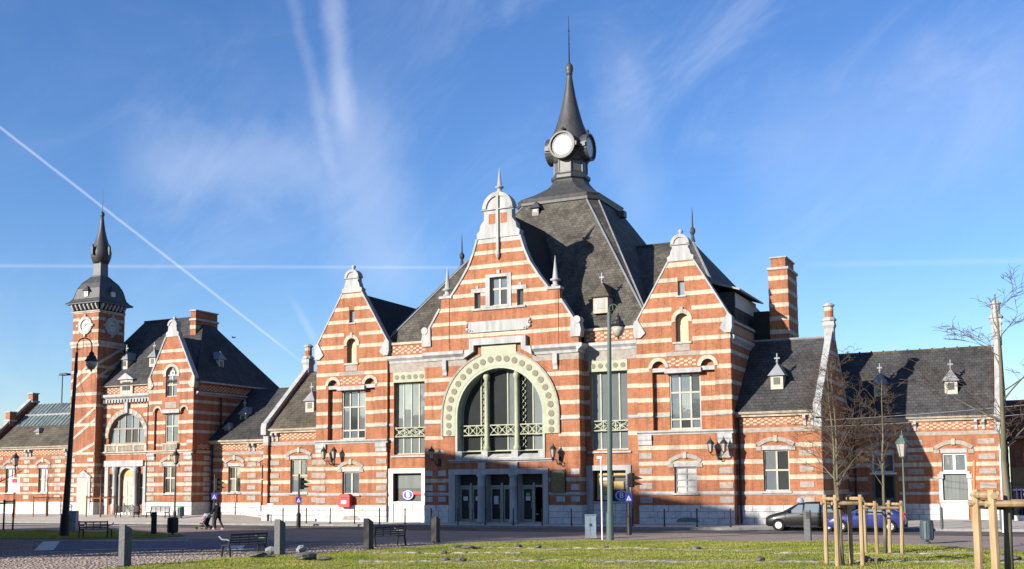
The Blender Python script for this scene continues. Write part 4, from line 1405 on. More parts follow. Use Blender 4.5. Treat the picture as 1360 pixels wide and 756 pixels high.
MB().add([(18.6, 9.6, 6.84), (30.3, 9.6, 6.84), (18.6, 14.4, 11.75), (30.3, 14.4, 11.75), (18.6, 19.2, 6.84), (30.3, 19.2, 6.84)], [(0, 1, 3, 2), (2, 3, 5, 4), (0, 2, 4), (1, 5, 3), (0, 4, 5, 1)]).build("roof", "slate_dark", t)
m = MB().tube([(18.65, 14.4, 11.77), (30.2, 14.4, 11.77)], .1, 6)
for i in range(12):
    m.ball((20.6 + i * .82, 14.4, 11.86), .075, n=6, m=4)
m.build("ridge", "slate_brown", t)
dormer(t, 23.15, 11.1, 8.5, .8, .75, 1.8)
dormer(t, 27.7, 11.1, 8.5, .8, .75, 1.8)
wing_gable(t, 30.75, 1, 9.75, 14.4, 19.0, 6.9, 12.4, 14.95, .02, [2.77, 3.69, 4.66, 5.72], "brick", "bluestone")
piece("corner_post", "bluestone", t, 30.3, 30.77, 9.72, 10.15, 5.6, 6.9)
for z in (2.77, 3.69, 4.66):
    fpiece("stone_band", "cream", t, front(9.75), 30.36, 30.74, z - .12, z + .12, -.03, .03)
t_end = t

# mirrored wing on the other side of the hall
wl, f, w, yr, zr, yb = wing("station_wing", "low brick wing with brown slate roof between the hall and the recessed link", -20.6, -15.71, .85, 0, 6.95, 0, bz, 1.2, (6.1, 6.66), 5.85, 2.0,
                            [("win", -17.88, .78, 2.1, 4.64, ([3.42],))], "slate_brown", (6.0, 12.1), -1, 14.4, [-20.1, -16.25], [-20.1])
wing_gable(wl, -21.05, -1, .62, 6.0, 11.3, 7.0, 12.0, 14.2, 0, [2.92, 3.9, 4.88, 5.85], "brick")
MB().add([(-20.64, .5, 6.97), (-15.72, .5, 6.97), (-20.64, 6.0, 11.9), (-15.72, 6.0, 11.9), (-20.64, 11.5, 6.97), (-15.72, 11.5, 6.97)], [(0, 1, 3, 2), (2, 3, 5, 4), (0, 2, 4), (1, 5, 3), (0, 4, 5, 1)]).build("roof", "slate_brown", wl)
dormer(wl, -17.75, 1.95, 8.4, .78, .72, 1.8)
piece("corner_post", "bluestone", wl, -21.07, -20.6, .60, 1.06, 5.75, 7.0)
for z, m in [(b, "cream") for b in bz[1:]] + [(2.0, "bluestone"), (5.85, "grey_brick")]:
    fpiece("stone_band", m, wl, front(.62), -21.04, -20.6, z - .12, z + .12, -.03, .03)
for k in range(3):
    fpiece("stone_block", "plinth_stone", wl, front(.62), -21.1, -20.605, k * .4 + .01, k * .4 + .39, -.03, .07)

# recessed link
bk = [2.1, 3.02, 3.94, 4.80]
lk, f, w, yr, zr, yb = wing("station_wing", "short recessed brick link with slate roof beside the older pavilion", -28.42, -21.06, 3.2, .12, 6.32, 0, bk, 1.35, (5.52, 6.04), 5.3, 2.1,
                            [("win", -25.95, .62, 2.16, 4.25, ([3.25],)), ("door", -22.6, .62, .6, 4.3, ())], "slate_dark", (8.2, 10.95), -1, 0, [-24.2], [-24.2])
MB().add([(-28.42, 2.85, 6.34), (-21.02, 2.85, 6.34), (-28.42, 8.2, 10.95), (-21.02, 8.2, 10.95), (-28.42, 13.5, 6.34), (-21.02, 13.5, 6.34)], [(0, 1, 3, 2), (2, 3, 5, 4), (0, 2, 4), (1, 5, 3), (0, 4, 5, 1)]).build("roof", "slate_dark", lk)
sh = rect(-23.22, -21.98, 3.2, 4.3)
window(lk, f, sh, [-22.6], [], .09, .07, .2, "white_paint", "glass")
dd = MB().prism(f, rect(-23.22, -21.98, .6, 3.14), -.3, -.2).build("door", "door_old", lk)
MB().fbox(f, -23.1, -22.1, 1.9, 2.95, -.205, -.195).build("pane", "glass_dark", dd)
MB().fbox(f, -23.1, -22.95, 1.45, 1.6, -.2, -.13).build("handle", "iron", dd)
fpiece("transom", "white_paint", lk, f, -23.3, -21.9, 3.143, 3.197, -.3, .05)
fpiece("step", "plinth_stone", lk, f, -23.5, -21.8, .35, .597, -.3, .25)
seg_hood(lk, f, -22.6, .9, 4.5, .3, .24)
dormer(lk, -26.62, 4.95, 7.95, .62, .62, 1.5)
dormer(lk, -27.3, 3.8, 7.0, .5, .34, 1.2, cross=False)
downpipe(lk, f, -28.15, .5, 6.0)

# ------------------------------------------------------------------ older pavilion
pv = thing("station_pavilion", "older square brick pavilion with steep slate hip roof and arched doorway beside the clock tower", "building", (-33.4, 6, .4))
f = front(1.0)          # gabled bay
fe = front(1.3)         # entrance bay
pb = [2.85, 3.63, 4.53]
pc = -30.75
up_b = [7.07, 7.85, 8.62, 9.5, 10.42, 11.05, 12.0, 12.85, 13.7]
x0, x1 = -33.12, -28.42
ol = [(x0, .35), (x1, .35), (x1, 11.4), (pc + .62, 14.85), (pc - .62, 14.85), (x0, 11.4)]
topw = arch_poly(pc, .6, 9.95, 11.8, 12)
rec = [(pc - 1.72, 5.6), (pc + 1.72, 5.6), (pc + 1.72, 8.75)] + [(pc + 1.4 + .32 * math.cos(PI * i / 8), 8.75 + .32 * math.sin(PI * i / 8)) for i in range(1, 9)] + [(pc + 1.08, 8.6), (pc - 1.08, 8.6)] + \
      [(pc - 1.4 + .32 * math.cos(PI * i / 8), 8.75 + .32 * math.sin(PI * i / 8)) for i in range(9)]
loww = rect(pc - .6, pc + .6, 2.12, 4.3)
w = Wall(pv, f, ol, [topw, rec, loww], .4, "brick_old")
f2 = front(1.17)
midw = rect(pc - .68, pc + .68, 6.22, 8.55)
p = Wall(pv, f2, rect(pc - 1.9, pc + 1.9, 5.4, 9.3), [midw], .25, "brick_old", "recessed_wall")
p.extra += [rect(pc - 3, pc - 1.72, 0, 20), rect(pc + 1.72, pc + 3, 0, 20)]
w.block(pc - .95, pc + .95, 8.6, 9.6)
for sg in (-1, 1):
    w.extra.append(ring_poly(pc + sg * 1.4, 8.75, 0, .48))
    MB().prism(f, ring_poly(pc + sg * 1.4, 8.75, .32, .48, 0, PI, 8), -.02, .05).build("blind_arch", "cream_old", pv)
    quoins(pv, f, pc + sg * 1.95 - .38, pc + sg * 1.95 + .38, [4.95, 4.07, 3.23, 2.45, 1.7], .34)
    MB().extr(f, [(-.02, 4.75), (.1, 4.85), (.1, 5.1), (.18, 5.2), (.18, 5.34), (-.02, 5.34)], pc + sg * 1.95 - .4, pc + sg * 1.95 + .4).build("corbel", "bluestone", pv)
w.extra.append(arch_poly(pc, .85, 11.0, 11.8, 10))
w.bands(up_b, mat="cream_old")
p.bands([7.07, 7.85], mat="cream_old", proud=.012)
w.bands(pb, mat="cream_old")
w.band(6.28, .22, "cream_old")
p.band(6.05, .2, "cream_old", .012)
w.string(2.08, .2, "cream_old", .06)
moulding(pv, "string_course", f, x0, x1 + .05, 5.35, 5.6, .16, "cream_old")
w.plinth(.37, 1.42)
MB().prism(f, ring_poly(pc, 11.8, .6, .84, -.3, PI + .3, 14), -.02, .06).build("window_arch", "cream_old", pv)
window(pv, f, topw, [pc], [10.9, 11.7], .07, .05, .18, "window_paint", "glass")
m = MB().prism(f, ring_poly(pc, 11.88, .14, .24, 0, PI * 1.99, 12), -.21, -.12)
m.build("tracery", "white_paint", pv)
window(pv, f2, midw, [pc], [7.55], .08, .05, .12, "window_paint", "glass")
fpiece("lintel", "bluestone", pv, f, pc - .95, pc + .95, 8.603, 8.9, -.15, .1)
fpiece("panel", "grey_brick", pv, f, pc - .6, pc + .6, 9.0, 9.5, -.02, .03)
m = MB()
for i in range(11):
    m.fbox(f, pc - .75 + i * .14, pc - .67 + i * .14, 5.62, 6.05, -.05, .05)
m.fbox(f, pc - .8, pc + .8, 6.05, 6.17, -.08, .08)
m.build("balustrade", "cream_old", pv)
house_window(pv, f, w, pc, .6, 2.12, 4.3, [3.35])
for sg in (-1, 1):
    s = lambda pts: [(pc + sg * u, z) for u, z in pts]
    coping(pv, f, s([(2.33, 11.42), (.64, 14.83)]), .12, -.45, .07)
    MB().prism(f, s([(1.85, 10.9), (2.1, 10.6), (2.4, 10.6), (2.46, 11.0), (2.46, 11.5), (2.36, 11.62), (2.2, 11.6)]), -.42, .09).build("kneeler", "cream_old", pv)
tp = [(.68, 14.86), (.66, 15.2), (.46, 15.35), (.42, 15.75)]
arc = [(.42 * math.cos(PI * i / 10), 15.75 + .42 * math.sin(PI * i / 10)) for i in range(1, 10)]
MB().prism(f, [(pc + u, z) for u, z in tp] + [(pc + u, z) for u, z in arc] + [(pc - u, z) for u, z in tp[::-1]], -.42, .05).build("gable_top", "bluestone", pv)
MB().prism(f, ring_poly(pc, 15.78, .32, .5, 0, PI, 10), -.45, .11).build("gable_hood", "bluestone", pv)
finial(pv, (pc, 1.2, 16.2), .7)
# entrance bay
ex0, ex1 = -38.44, x0 - .003
ec = -35.75
aw = arch_poly(ec, 2.0, 6.25, 6.75, 16)
ad = arch_poly(-35.6, .72, .62, 3.5, 10)
sl = rect(-37.55, -36.95, 1.2, 3.75)
sr = rect(-34.45, -33.85, 1.2, 3.75)
e = Wall(pv, fe, rect(ex0, ex1, .35, 11.05), [aw, ad, sl, sr], .4, "brick_old")
e.extra.append(ring_poly(ec, 6.75, 0, 2.5))
e.block(ec - 2.5, ec + 2.5, 5.4, 6.8)
e.block(-38.1, -33.7, .35, 4.9)
e.bands([8.62, 7.85, 7.07, 9.35], mat="cream_old")
e.bands(pb, mat="cream_old")
e.string(2.08, .2, "cream_old", .06)
MB().prism(fe, ring_poly(ec, 6.75, 2.0, 2.42, 0, PI, 20), -.02, .06).build("window_arch", "grey_brick", pv)
for i in range(13):
    a = PI * (i + .5) / 13
    MB().prism(fe, ring_poly(ec, 6.75, 2.03, 2.39, a - .055, a + .055, 2), .05, .085).build("voussoir", "cream_old", pv)
fpiece("keystone", "bluestone", pv, fe, ec - .18, ec + .18, 8.8, 9.75, -.02, .2)
window(pv, fe, aw, [ec - 1.1, ec - .38, ec + .38, ec + 1.1], [7.5], .09, .06, .25, "grey_brick", "glass", dark=(1, 4, 6, 9))
m = MB()
for i in range(30):
    u = ec - 2.1 + i * .145
    m.fbox(fe, u, u + .08, 5.66, 6.08, -.02, .08)
m.fbox(fe, ec - 2.3, ec + 2.3, 6.08, 6.22, -.05, .14)
for u in (ec - 2.3, ec - 1.0, ec + .8, ec + 2.1):
    m.fbox(fe, u, u + .22, 5.6, 6.08, -.02, .13)
m.build("balustrade", "cream_old", pv)
moulding(pv, "string_course", fe, ex0, ex1, 5.33, 5.6, .22, "cream_old")
moulding(pv, "cornice", fe, ex0, ex1, 9.85, 10.38, .34, "bluestone")
m = MB()
for i in range(16):
    u = ex0 + .15 + i * .33
    m.fbox(fe, u, u + .16, 9.66, 9.95, -.02, .26)
o = m.build("modillions", "bluestone", pv)
frieze(pv, fe, ex0 + .1, ex1 - .1, 10.42, 11.0, 2)
MB().extr(fe, [(-.03, 11.053), (.2, 11.053), (.26, 11.18), (-.03, 11.2)], ex0, ex1).build("gutter", "cream_old", pv)
# stone lucarne over the entrance
d = MB().box(-36.5, -35.1, 1.15, 2.6, 10.4, 11.6).build("dormer", "cream_old", pv)
for u in (-36.2, -35.75):
    piece("louvre", "glass_dark", d, u, u + .36, 1.10, 1.2, 10.7, 11.4)
MB().add([(-36.7, 1.0, 11.6), (-34.9, 1.0, 11.6), (-35.8, 1.0, 12.15), (-36.7, 2.8, 11.6), (-34.9, 2.8, 11.6), (-35.8, 2.8, 12.15)], [(0, 1, 2), (3, 5, 4), (0, 2, 5, 3), (1, 4, 5, 2), (0, 3, 4, 1)]).build("pediment", "bluestone", d)
# portal
fpiece("portal_lintel", "bluestone", pv, fe, -38.05, -33.75, 4.35, 4.85, -.03, .16)
for u0, u1, zt in ((-38.0, -37.62, 4.347), (-33.78, -33.5, 4.347)):
    fpiece("door_jamb", "bluestone", pv, fe, u0, u1, .38, zt, -.03, .08)
for u in (-36.72, -34.46):
    MB().lathe((u, 1.08, .4), [(.25, 0), (.25, .8), (.18, .9), (.16, 3.3), (.25, 3.5), (.25, 3.93)], 12).build("column", "bluestone", pv, True)
MB().prism(fe, ring_poly(-35.6, 3.5, .72, .98, 0, PI, 12), -.02, .07).build("door_arch", "bluestone", pv)
for u0, u1 in ((-36.55, -36.325), (-34.875, -34.65)):
    fpiece("door_jamb", "bluestone", pv, fe, u0, u1, .4, 3.497, -.03, .05)
dd = MB().prism(fe, arch_poly(-35.6, .72, .62, 3.5, 10), -.35, -.25).build("door", "door_old", pv)
MB().prism(fe, ring_poly(-35.6, 3.5, .0, .6, 0.02, PI - .02, 10), -.26, -.235).build("fanlight", "warm_panel", dd)
for sg in (-1, 1):
    for z0, z1 in ((.8, 1.7), (1.9, 3.2)):
        MB().fbox(fe, -35.6 + sg * .36 - .24, -35.6 + sg * .36 + .24, z0, z1, -.26, -.22).build("door_panel", "door_old", dd)
for q in (sl, sr):
    window(pv, fe, q, [], [2.6], .07, .05, .2, "window_paint", "glass")
fpiece("step", "plinth_stone", pv, fe, -36.6, -34.6, .38, .6, -.2, .3)
e.plinth(.37, 1.42)
downpipe(pv, fe, -33.32, .6, 9.8)
downpipe(pv, front(1.0), -33.0, .6, .7) if False else None
# east and other sides
fr = east(-28.42)
es = Wall(pv, fr, rect(1.4, 12, .35, 11.02), [], .4, "brick_old")
for z in (7.07, 7.85, 8.62, 9.5):
    es.band(z, .24, "cream_old", u1=12)
es.bands(pb, mat="cream_old", u1=3.2)
es.string(2.08, .2, "cream_old", .06)
es.string(5.45, .24, "cream_old", .1)
frieze(pv, fr, 1.5, 3.2, 5.65, 6.1, 2)
moulding(pv, "cornice", fr, 1.2, 8.6, 10.0, 10.3, .3, "bluestone")
frieze(pv, fr, 1.6, 9.5, 10.36, 10.95, 2)
for z, m_ in [(z, "cream_old") for z in up_b[:4] + pb] + [(2.08, "cream_old")]:
    fpiece("stone_band", m_, pv, fr, 1.0, 1.397, z - .12, z + .12, -.03, .02)
for k in range(3):
    fpiece("stone_block", "plinth_stone", pv, fr, .93, 3.15, .37 + k * .35, .37 + k * .35 + .34, -.03, .08)
for z in (4.95, 4.07, 3.23, 2.45, 1.7):
    fpiece("quoin", "bluestone", pv, fr, 2.35, 3.15, z - .17, z + .17, -.03, .03)
downpipe(pv, fr, 4.2, 6.0, 10.0)
MB().box(-41.3, -28.5, 11.95, 12.3, .35, 11.0).build("wall", "brick_old", pv)
piece("eaves_gutter", "bluestone", pv, -28.75, -28.1, 1.41, 12.2, 11.02, 11.16)
roof_mesh(pv, [(-41.3, 1.0, 11.15), (-28.15, 1.0, 11.15), (-28.15, 12.2, 11.15), (-41.3, 12.2, 11.15), (-39.2, 6.6, 17.35), (-32.4, 6.6, 17.35)], [(0, 1, 5, 4), (1, 2, 5), (2, 3, 4, 5), (3, 0, 4), (3, 2, 1, 0)], "slate_dark")
roof_mesh(pv, [(x0 + .1, 1.35, 11.3), (x1 - .1, 1.35, 11.3), (pc, 1.35, 14.95), (x0 + .1, 5.2, 11.3), (x1 - .1, 5.2, 11.3), (pc, 5.2, 14.95)], [(0, 1, 2), (3, 5, 4), (0, 2, 5, 3), (1, 4, 5, 2), (0, 3, 4, 1)], "slate_dark")
MB().tube([(-39.2, 6.6, 17.38), (-32.5, 6.6, 17.38)], .1, 6).build("ridge", "lead", pv)
chimney(pv, -32.5, -31.9, 5.0, 7.8, 14.5, 17.75, "brick_old", True, False)
dormer(pv, -37.25, 2.35, 12.75, .66, .7, 1.5)
dormer(pv, -34.2, 2.4, 12.8, .66, .7, 1.5)
m = MB().box(-30.4, -29.2, 4.9, 5.5, 12.5, 13.3)
dm = m.build("dormer", "white_paint", pv)
piece("louvre", "shop_dark", dm, -29.21, -29.17, 5.0, 5.4, 12.65, 13.15)
MB().add([(-30.8, 4.7, 13.3), (-29.0, 4.7, 13.3), (-29.0, 5.7, 13.3), (-30.8, 5.7, 13.3), (-29.3, 5.2, 14.0), (-31, 5.2, 13.95)], [(0, 1, 4, 5), (1, 2, 4), (2, 3, 5, 4), (0, 5, 3), (3, 2, 1, 0)]).build("roof", "zinc", dm)

# ------------------------------------------------------------------ clock tower
ct = thing("clock_tower", "slender striped brick clock tower with slate dome and onion spire", "tower", (-39.93, 2, .35))
tx0, tx1, ty0, ty1 = -41.4, -38.46, .5, 3.45
f = front(ty0)
tc = -39.93
dr = rect(-40.0, -38.95, .6, 3.1)
w = Wall(ct, f, rect(tx0, tx1, .35, 17.6), [], .4, "brick_old")
fe_ = east(tx1)
w2 = Wall(ct, fe_, rect(ty0 + .4, ty1, .35, 17.6), [], .4, "brick_old")
MB().box(tx0, tx0 + .4, ty0 + .41, ty1, .35, 17.6).build("wall", "brick_old", ct)
MB().box(tx0 + .41, tx1 - .41, ty1 - .4, ty1, .35, 17.6).build("wall", "brick_old", ct)
tz = [2.85, 3.63, 4.53, 6.28, 7.07, 8.62, 9.5, 10.4, 12.55, 13.5]
tz_hi = [15.85, 16.9]
w.extra.append(ring_poly(tc, 16.35, 0, .8, 0, PI * 1.999, 16))
w.bands([2.85, 3.63, 4.53, 7.9, 9.5, 10.5, 13.5, 12.4], mat="cream_old")
w.bands(tz_hi, mat="cream_old")
for z in [2.85, 3.63, 4.53, 9.5, 10.5, 12.0, 12.8]:
    fpiece("stone_band", "cream_old", ct, fe_, ty0 - .017, ty1 + .002, z - .12, z + .12, -.03, .02)
w2.extra.append(ring_poly(1.98, 16.35, 0, .8, 0, PI * 1.999, 16))
w2.bands(tz_hi, mat="cream_old")
for z in tz_hi:
    fpiece("stone_band", "cream_old", ct, fe_, ty0 - .017, ty0 + .397, z - .12, z + .12, -.03, .02)
for (z0, z1) in ((10.6, 12.6), (11.45, 13.45), (6.35, 8.2), (7.3, 9.2), (5.0, 6.2)):
    MB().prism(f, [(tx0 + .02, z0), (tx1 - .02, z1), (tx1 - .02, z1 + .26), (tx0 + .02, z0 + .26)], -.02, .024).build("raking_band", "cream_old", ct)
for (z0, z1) in ((12.9, 14.5), (11.7, 13.6)):
    MB().prism(fe_, [(ty0 + .02, z0), (ty1 - .02, z1), (ty1 - .02, z1 + .26), (ty0 + .02, z0 + .26)], -.02, .024).build("raking_band", "cream_old", ct)
w.string(5.47, .24, "cream_old", .08)
w.string(2.08, .2, "cream_old", .06)
for fr, a, b in ((f, tx0 - .14, tx1 + .14), (fe_, ty0, ty1), (west(tx0), ty0, ty1)):
    moulding(ct, "string_course", fr, a, b, 14.5, 15.0, .14, "cream_old")
    moulding(ct, "cornice", fr, a, b, 17.4, 17.62, .1, "cream_old")
    m = MB()
    n = 7
    for i in range(n):
        u = a + (b - a) * (i + .5) / n
        m.extr(fr, [(-.02, 17.66), (.12, 17.72), (.34, 18.06), (.34, 18.2), (-.02, 18.2)], u - .075, u + .075)
    m.build("corbel", "bluestone", ct)
quoins(ct, f, tx0 + .1, tx0 + .75, [4.95, 4.07, 3.23, 2.45, 1.7], .34, "cream_old")
quoins(ct, f, tx1 - .75, tx1 - .1, [4.95, 4.07, 3.23, 2.45, 1.7], .34, "cream_old")
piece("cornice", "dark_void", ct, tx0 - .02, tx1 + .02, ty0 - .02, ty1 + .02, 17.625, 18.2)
for fr, c in ((f, tc), (fe_, 1.98)):
    cl = MB().prism(fr, [(c + .78 * math.cos(2 * PI * i / 20), 16.35 + .78 * math.sin(2 * PI * i / 20)) for i in range(20)], -.03, .12,
                    [[(c + .5 * math.cos(-2 * PI * i / 20), 16.35 + .5 * math.sin(-2 * PI * i / 20)) for i in range(20)]]).build("clock", "bluestone", ct)
    MB().disc(fr, c, 16.35, .51, .0, .03, 20).build("face", "curtain", cl)
    for (a, L) in ((.6, .38), (2.3, .26)):
        MB().prism(fr, [(c - .03 * math.sin(a), 16.35 + .03 * math.cos(a)), (c + .03 * math.sin(a), 16.35 - .03 * math.cos(a)), (c + L * math.cos(a), 16.35 + L * math.sin(a))], .035, .05).build("hand", "iron", cl)
    for (du, dz) in ((0, .85), (0, -.85), (.85, 0), (-.85, 0)):
        MB().fbox(fr, c + du - .1, c + du + .1, 16.35 + dz - .1, 16.35 + dz + .1, -.02, .15).build("clock_block", "bluestone", cl)
w.plinth(.37, 1.42)
for k in range(3):
    fpiece("stone_block", "plinth_stone", ct, fe_, ty0 - .08, ty0 + .75, .37 + k * .35, .37 + k * .35 + .34, -.03, .08)
cx, cy = tc, 1.975
def sqr(a, z):
    return [(cx - a, cy - a, z), (cx + a, cy - a, z), (cx + a, cy + a, z), (cx - a, cy + a, z)]
MB().rings([sqr(1.95, 18.2), sqr(1.95, 18.28), sqr(1.72, 18.42), sqr(1.52, 18.7), sqr(1.42, 19.1), sqr(1.30, 19.6), sqr(1.05, 20.1), sqr(.7, 20.5), sqr(.5, 20.75)]).build("dome", "lead", ct)
for sx, sy in ((-1, -1), (1, -1), (1, 1)):
    MB().tube([(cx + sx * a, cy + sy * a, z) for a, z in ((1.95, 18.28), (1.72, 18.42), (1.52, 18.7), (1.42, 19.1), (1.30, 19.6), (1.05, 20.1), (.7, 20.5), (.5, 20.75))], .05, 5).build("hip_ridge", "lead", ct)
MB().rings([sqr(.5, 20.75), sqr(.44, 20.9), sqr(.42, 21.9), sqr(.5, 22.0)]).build("lantern", "lead_pale", ct)
MB().lathe((cx, cy, 0), [(.56, 21.95), (.72, 22.1), (.85, 22.5), (.88, 22.85), (.8, 23.25), (.62, 23.7), (.46, 24.2), (.31, 24.8), (.2, 25.5), (.13, 26.1), (.19, 26.2), (.19, 26.42), (.02, 26.6)], 10).build("onion", "lead", ct, True)
MB().tube([(cx, cy, 26.5), (cx, cy, 28.6)], [.03, .008], 5).build("needle", "iron", ct)
for dx, dy in ((0, -1), (1, 0), (-1, 0), (0, 1)):
    m = MB().box(cx + dx * .95 - .09, cx + dx * .95 + .09, cy + dy * .95 - .09, cy + dy * .95 + .09, 22.6, 23.3)
    m.lathe((cx + dx * .95, cy + dy * .95, 23.3), [(.13, 0), (.02, .25)], 6)
    m.build("onion_spike", "lead", ct)
dormer(ct, tc, .42, 19.0, .4, .35, .6, "lead", "white_paint", False)
d = MB().box(tx1 - .5, tx1 + .12, 1.78, 2.18, 18.9, 19.35).build("dormer", "white_paint", ct)
MB().add([(tx1 - .6, 1.65, 19.35), (tx1 + .25, 1.65, 19.35), (tx1 + .25, 2.31, 19.35), (tx1 - .6, 2.31, 19.35), (tx1 - .1, 1.98, 19.85)], [(0, 1, 4), (1, 2, 4), (2, 3, 4), (3, 0, 4), (3, 2, 1, 0)]).build("roof", "lead", d)
fpiece("door_surround", "bluestone", ct, f, -40.25, -38.75, .4, 3.5, -.03, .12)
MB().add([f(-40.4, 3.503, .18), f(-38.6, 3.503, .18), f(-39.5, 4.1, .18), f(-40.4, 3.503, -.02), f(-38.6, 3.503, -.02), f(-39.5, 4.1, -.02)], [(0, 1, 2), (3, 5, 4), (0, 2, 5, 3), (1, 4, 5, 2), (0, 3, 4, 1)]).build("pediment", "bluestone", ct)
dd = fpiece("door", "door_old", ct, f, -40.0, -39.0, .45, 3.2, .1, .15)

# ------------------------------------------------------------------ farthest wing
fl = thing("station_wing", "farthest low wing with a greenish sheet metal upper roof and two brick chimneys", "building", (-47, 6, .35))
f = front(2.5)
fb = [2.2, 2.95, 3.75, 4.55]
hs = [rect(-50.7 - .55, -50.7 + .55, 2.25, 4.4), rect(-46.6 - .55, -46.6 + .55, 2.25, 4.4), rect(-43.0 - .5, -43.0 + .5, 2.25, 4.4)]
w = Wall(fl, f, rect(-53.2, -41.41, .3, 6.3), hs, .4, "brick_old")
for c in (-50.7, -46.6, -43.0):
    w.block(c - .95, c + .95, 4.4, 5.25)
    house_window(fl, f, w, c, .55 if c != -43.0 else .5, 2.25, 4.4, [3.4], glass="curtain")
for q in (-52.6, -48.6, -44.8):
    quoins(fl, f, q - .35, q + .35, [4.15, 3.35, 2.6, 1.85, 4.95], .32, "cream_old")
w.bands(fb[1:], mat="cream_old")
w.band(5.3, .24, "grey_brick")
w.string(2.2, .2, "cream_old", .06)
frieze(fl, f, -53.1, -41.5, 5.5, 6.0, 2)
gutter_cornice(fl, f, -53.2, -41.43, 6.3, "cream_old", (-52.6, -48.4, -43.6))
w.plinth(.32, 1.45)
MB().add([(-53.0, 2.1, 6.32), (-41.43, 2.1, 6.32), (-53.0, 4.4, 8.3), (-41.43, 4.4, 8.3), (-53.0, 11, 6.3), (-41.43, 11, 6.3)], [(0, 1, 3, 2), (2, 3, 5, 4), (0, 2, 4), (1, 5, 3), (0, 4, 5, 1)]).build("roof", "slate_brown", fl)
up_r = MB().add([(-52.8, 4.35, 8.2), (-41.43, 4.35, 8.2), (-52.8, 6.9, 10.5), (-41.43, 6.9, 10.5), (-52.8, 9.4, 8.2), (-41.43, 9.4, 8.2)], [(0, 1, 3, 2), (2, 3, 5, 4), (0, 2, 4), (1, 5, 3), (0, 4, 5, 1)]).build("roof", "roof_metal", fl)
for i in range(24):
    x = -52.5 + i * .47
    MB().tube([(x, 4.36, 8.24), (x + .0, 6.88, 10.52)], .04, 4).build("roof_seam", "zinc", fl)
piece("roof_batten", "zinc", fl, -52.7, -41.45, 5.55, 5.75, 9.3, 9.46)
g_ = MB().prism(west(-53.0), [(2.1, .3), (11, .3), (11, 6.4), (9.4, 8.6), (6.9, 11.0), (4.4, 8.7), (2.1, 6.6)], 0, .35).build("end_wall", "brick_old", fl)
for p in (((2.0, 6.65), (4.3, 8.75)), ((4.3, 8.8), (6.9, 11.05))):
    MB().prism(west(-53.0), [p[0], p[1], (p[1][0], p[1][1] + .3), (p[0][0], p[0][1] + .3)], -.08, .43).build("coping", "bluestone", fl)
chimney(fl, -53.4, -52.8, 4.0, 4.7, 8.3, 9.7, "brick_old", False, False)
chimney(fl, -53.4, -52.8, 6.5, 7.2, 10.6, 11.6, "brick_old", False, False)
dormer(fl, -48.5, 3.4, 7.35, .4, .3, 1.0, cross=False)

# ------------------------------------------------------------------ copying
def dup(root, loc, rz=0.0, label=None, scale=None):
    r = root.copy()
    COL.objects.link(r)
    WL[r.name] = Vector(loc)
    r.location = loc
    r.rotation_euler = (0, 0, rz)
    if scale:
        r.scale = (scale,) * 3
    if label:
        r["label"] = label
    for ch in list(root.children):
        c = ch.copy()
        COL.objects.link(c)
        c.parent = r
        for g in ch.children:
            d = g.copy()
            COL.objects.link(d)
            d.parent = c
    return r


def place(root, loc, rz=0.0):
    root.location = loc
    root.rotation_euler = (0, 0, rz)
    WL[root.name] = Vector(loc)
    return root


# ------------------------------------------------------------------ wall lanterns
def lantern_head(m_metal, m_glass, c, s=1.0):
    """tapered six-sided street lantern standing on c"""
    m_metal.lathe(c, [(.05 * s, 0), (.13 * s, .05 * s), (.13 * s, .09 * s)], 6)
    m_glass.lathe((c[0], c[1], c[2] + .09 * s), [(.12 * s, 0), (.22 * s, .5 * s)], 6)
    m_metal.lathe((c[0], c[1], c[2] + .59 * s), [(.27 * s, 0), (.27 * s, .04 * s), (.15 * s, .2 * s), (.09 * s, .24 * s), (.09 * s, .32 * s), (.03 * s, .36 * s), (.02 * s, .5 * s)], 6)
    for i in range(6):
        a = 2 * PI * i / 6
        m_metal.tube([(c[0] + .125 * s * math.cos(a), c[1] + .125 * s * math.sin(a), c[2] + .08 * s), (c[0] + .225 * s * math.cos(a), c[1] + .225 * s * math.sin(a), c[2] + .6 * s)], .014 * s, 4)


def wall_lantern(x, y, z, heads, label, s=.95):
    t = thing("wall_lantern", label, "lamp", (x, y, z), "lanterns on the station walls")
    k = MB().box(x - .1, x + .1, y - .06, y - .002, z - .35, z + .2)
    k.tube([(x, y - .05, z - .2), (x, y - .3, z - .32), (x, y - .55, z - .2), (x, y - .6, z)], .035, 6)
    if len(heads) > 1:
        k.tube([(x - .45, y - .6, z + .1), (x - .3, y - .6, z - .05), (x, y - .6, z - .02), (x + .3, y - .6, z - .05), (x + .45, y - .6, z + .1)], .03, 6)
    else:
        k.tube([(x, y - .6, z - .02), (x + heads[0], y - .6, z + .1)], .03, 6)
    k.build("bracket", "iron", t)
    for h in heads:
        a, b = MB(), MB()
        lantern_head(a, b, (x + h, y - .6, z + .1), s)
        o = a.build("lantern", "iron", t)
        b.build("glass", "lamp_glass", o)
    return t


wall_lantern(-4.75, -.8, 4.25, [-.3], "single black wall lantern on the pier beside the shop window with the oval railway sign")
wall_lantern(4.35, -.8, 4.2, [-.25], "single black wall lantern above the dark brass notice board")
wall_lantern(-14.15, 0, 4.45, [-.45, .45], "twin wall lantern above the sunlit stretch with the red letterbox")
wall_lantern(14.85, 0, 4.35, [-.42, .42], "twin wall lantern on the gable corner next to the low slate-roofed wing")

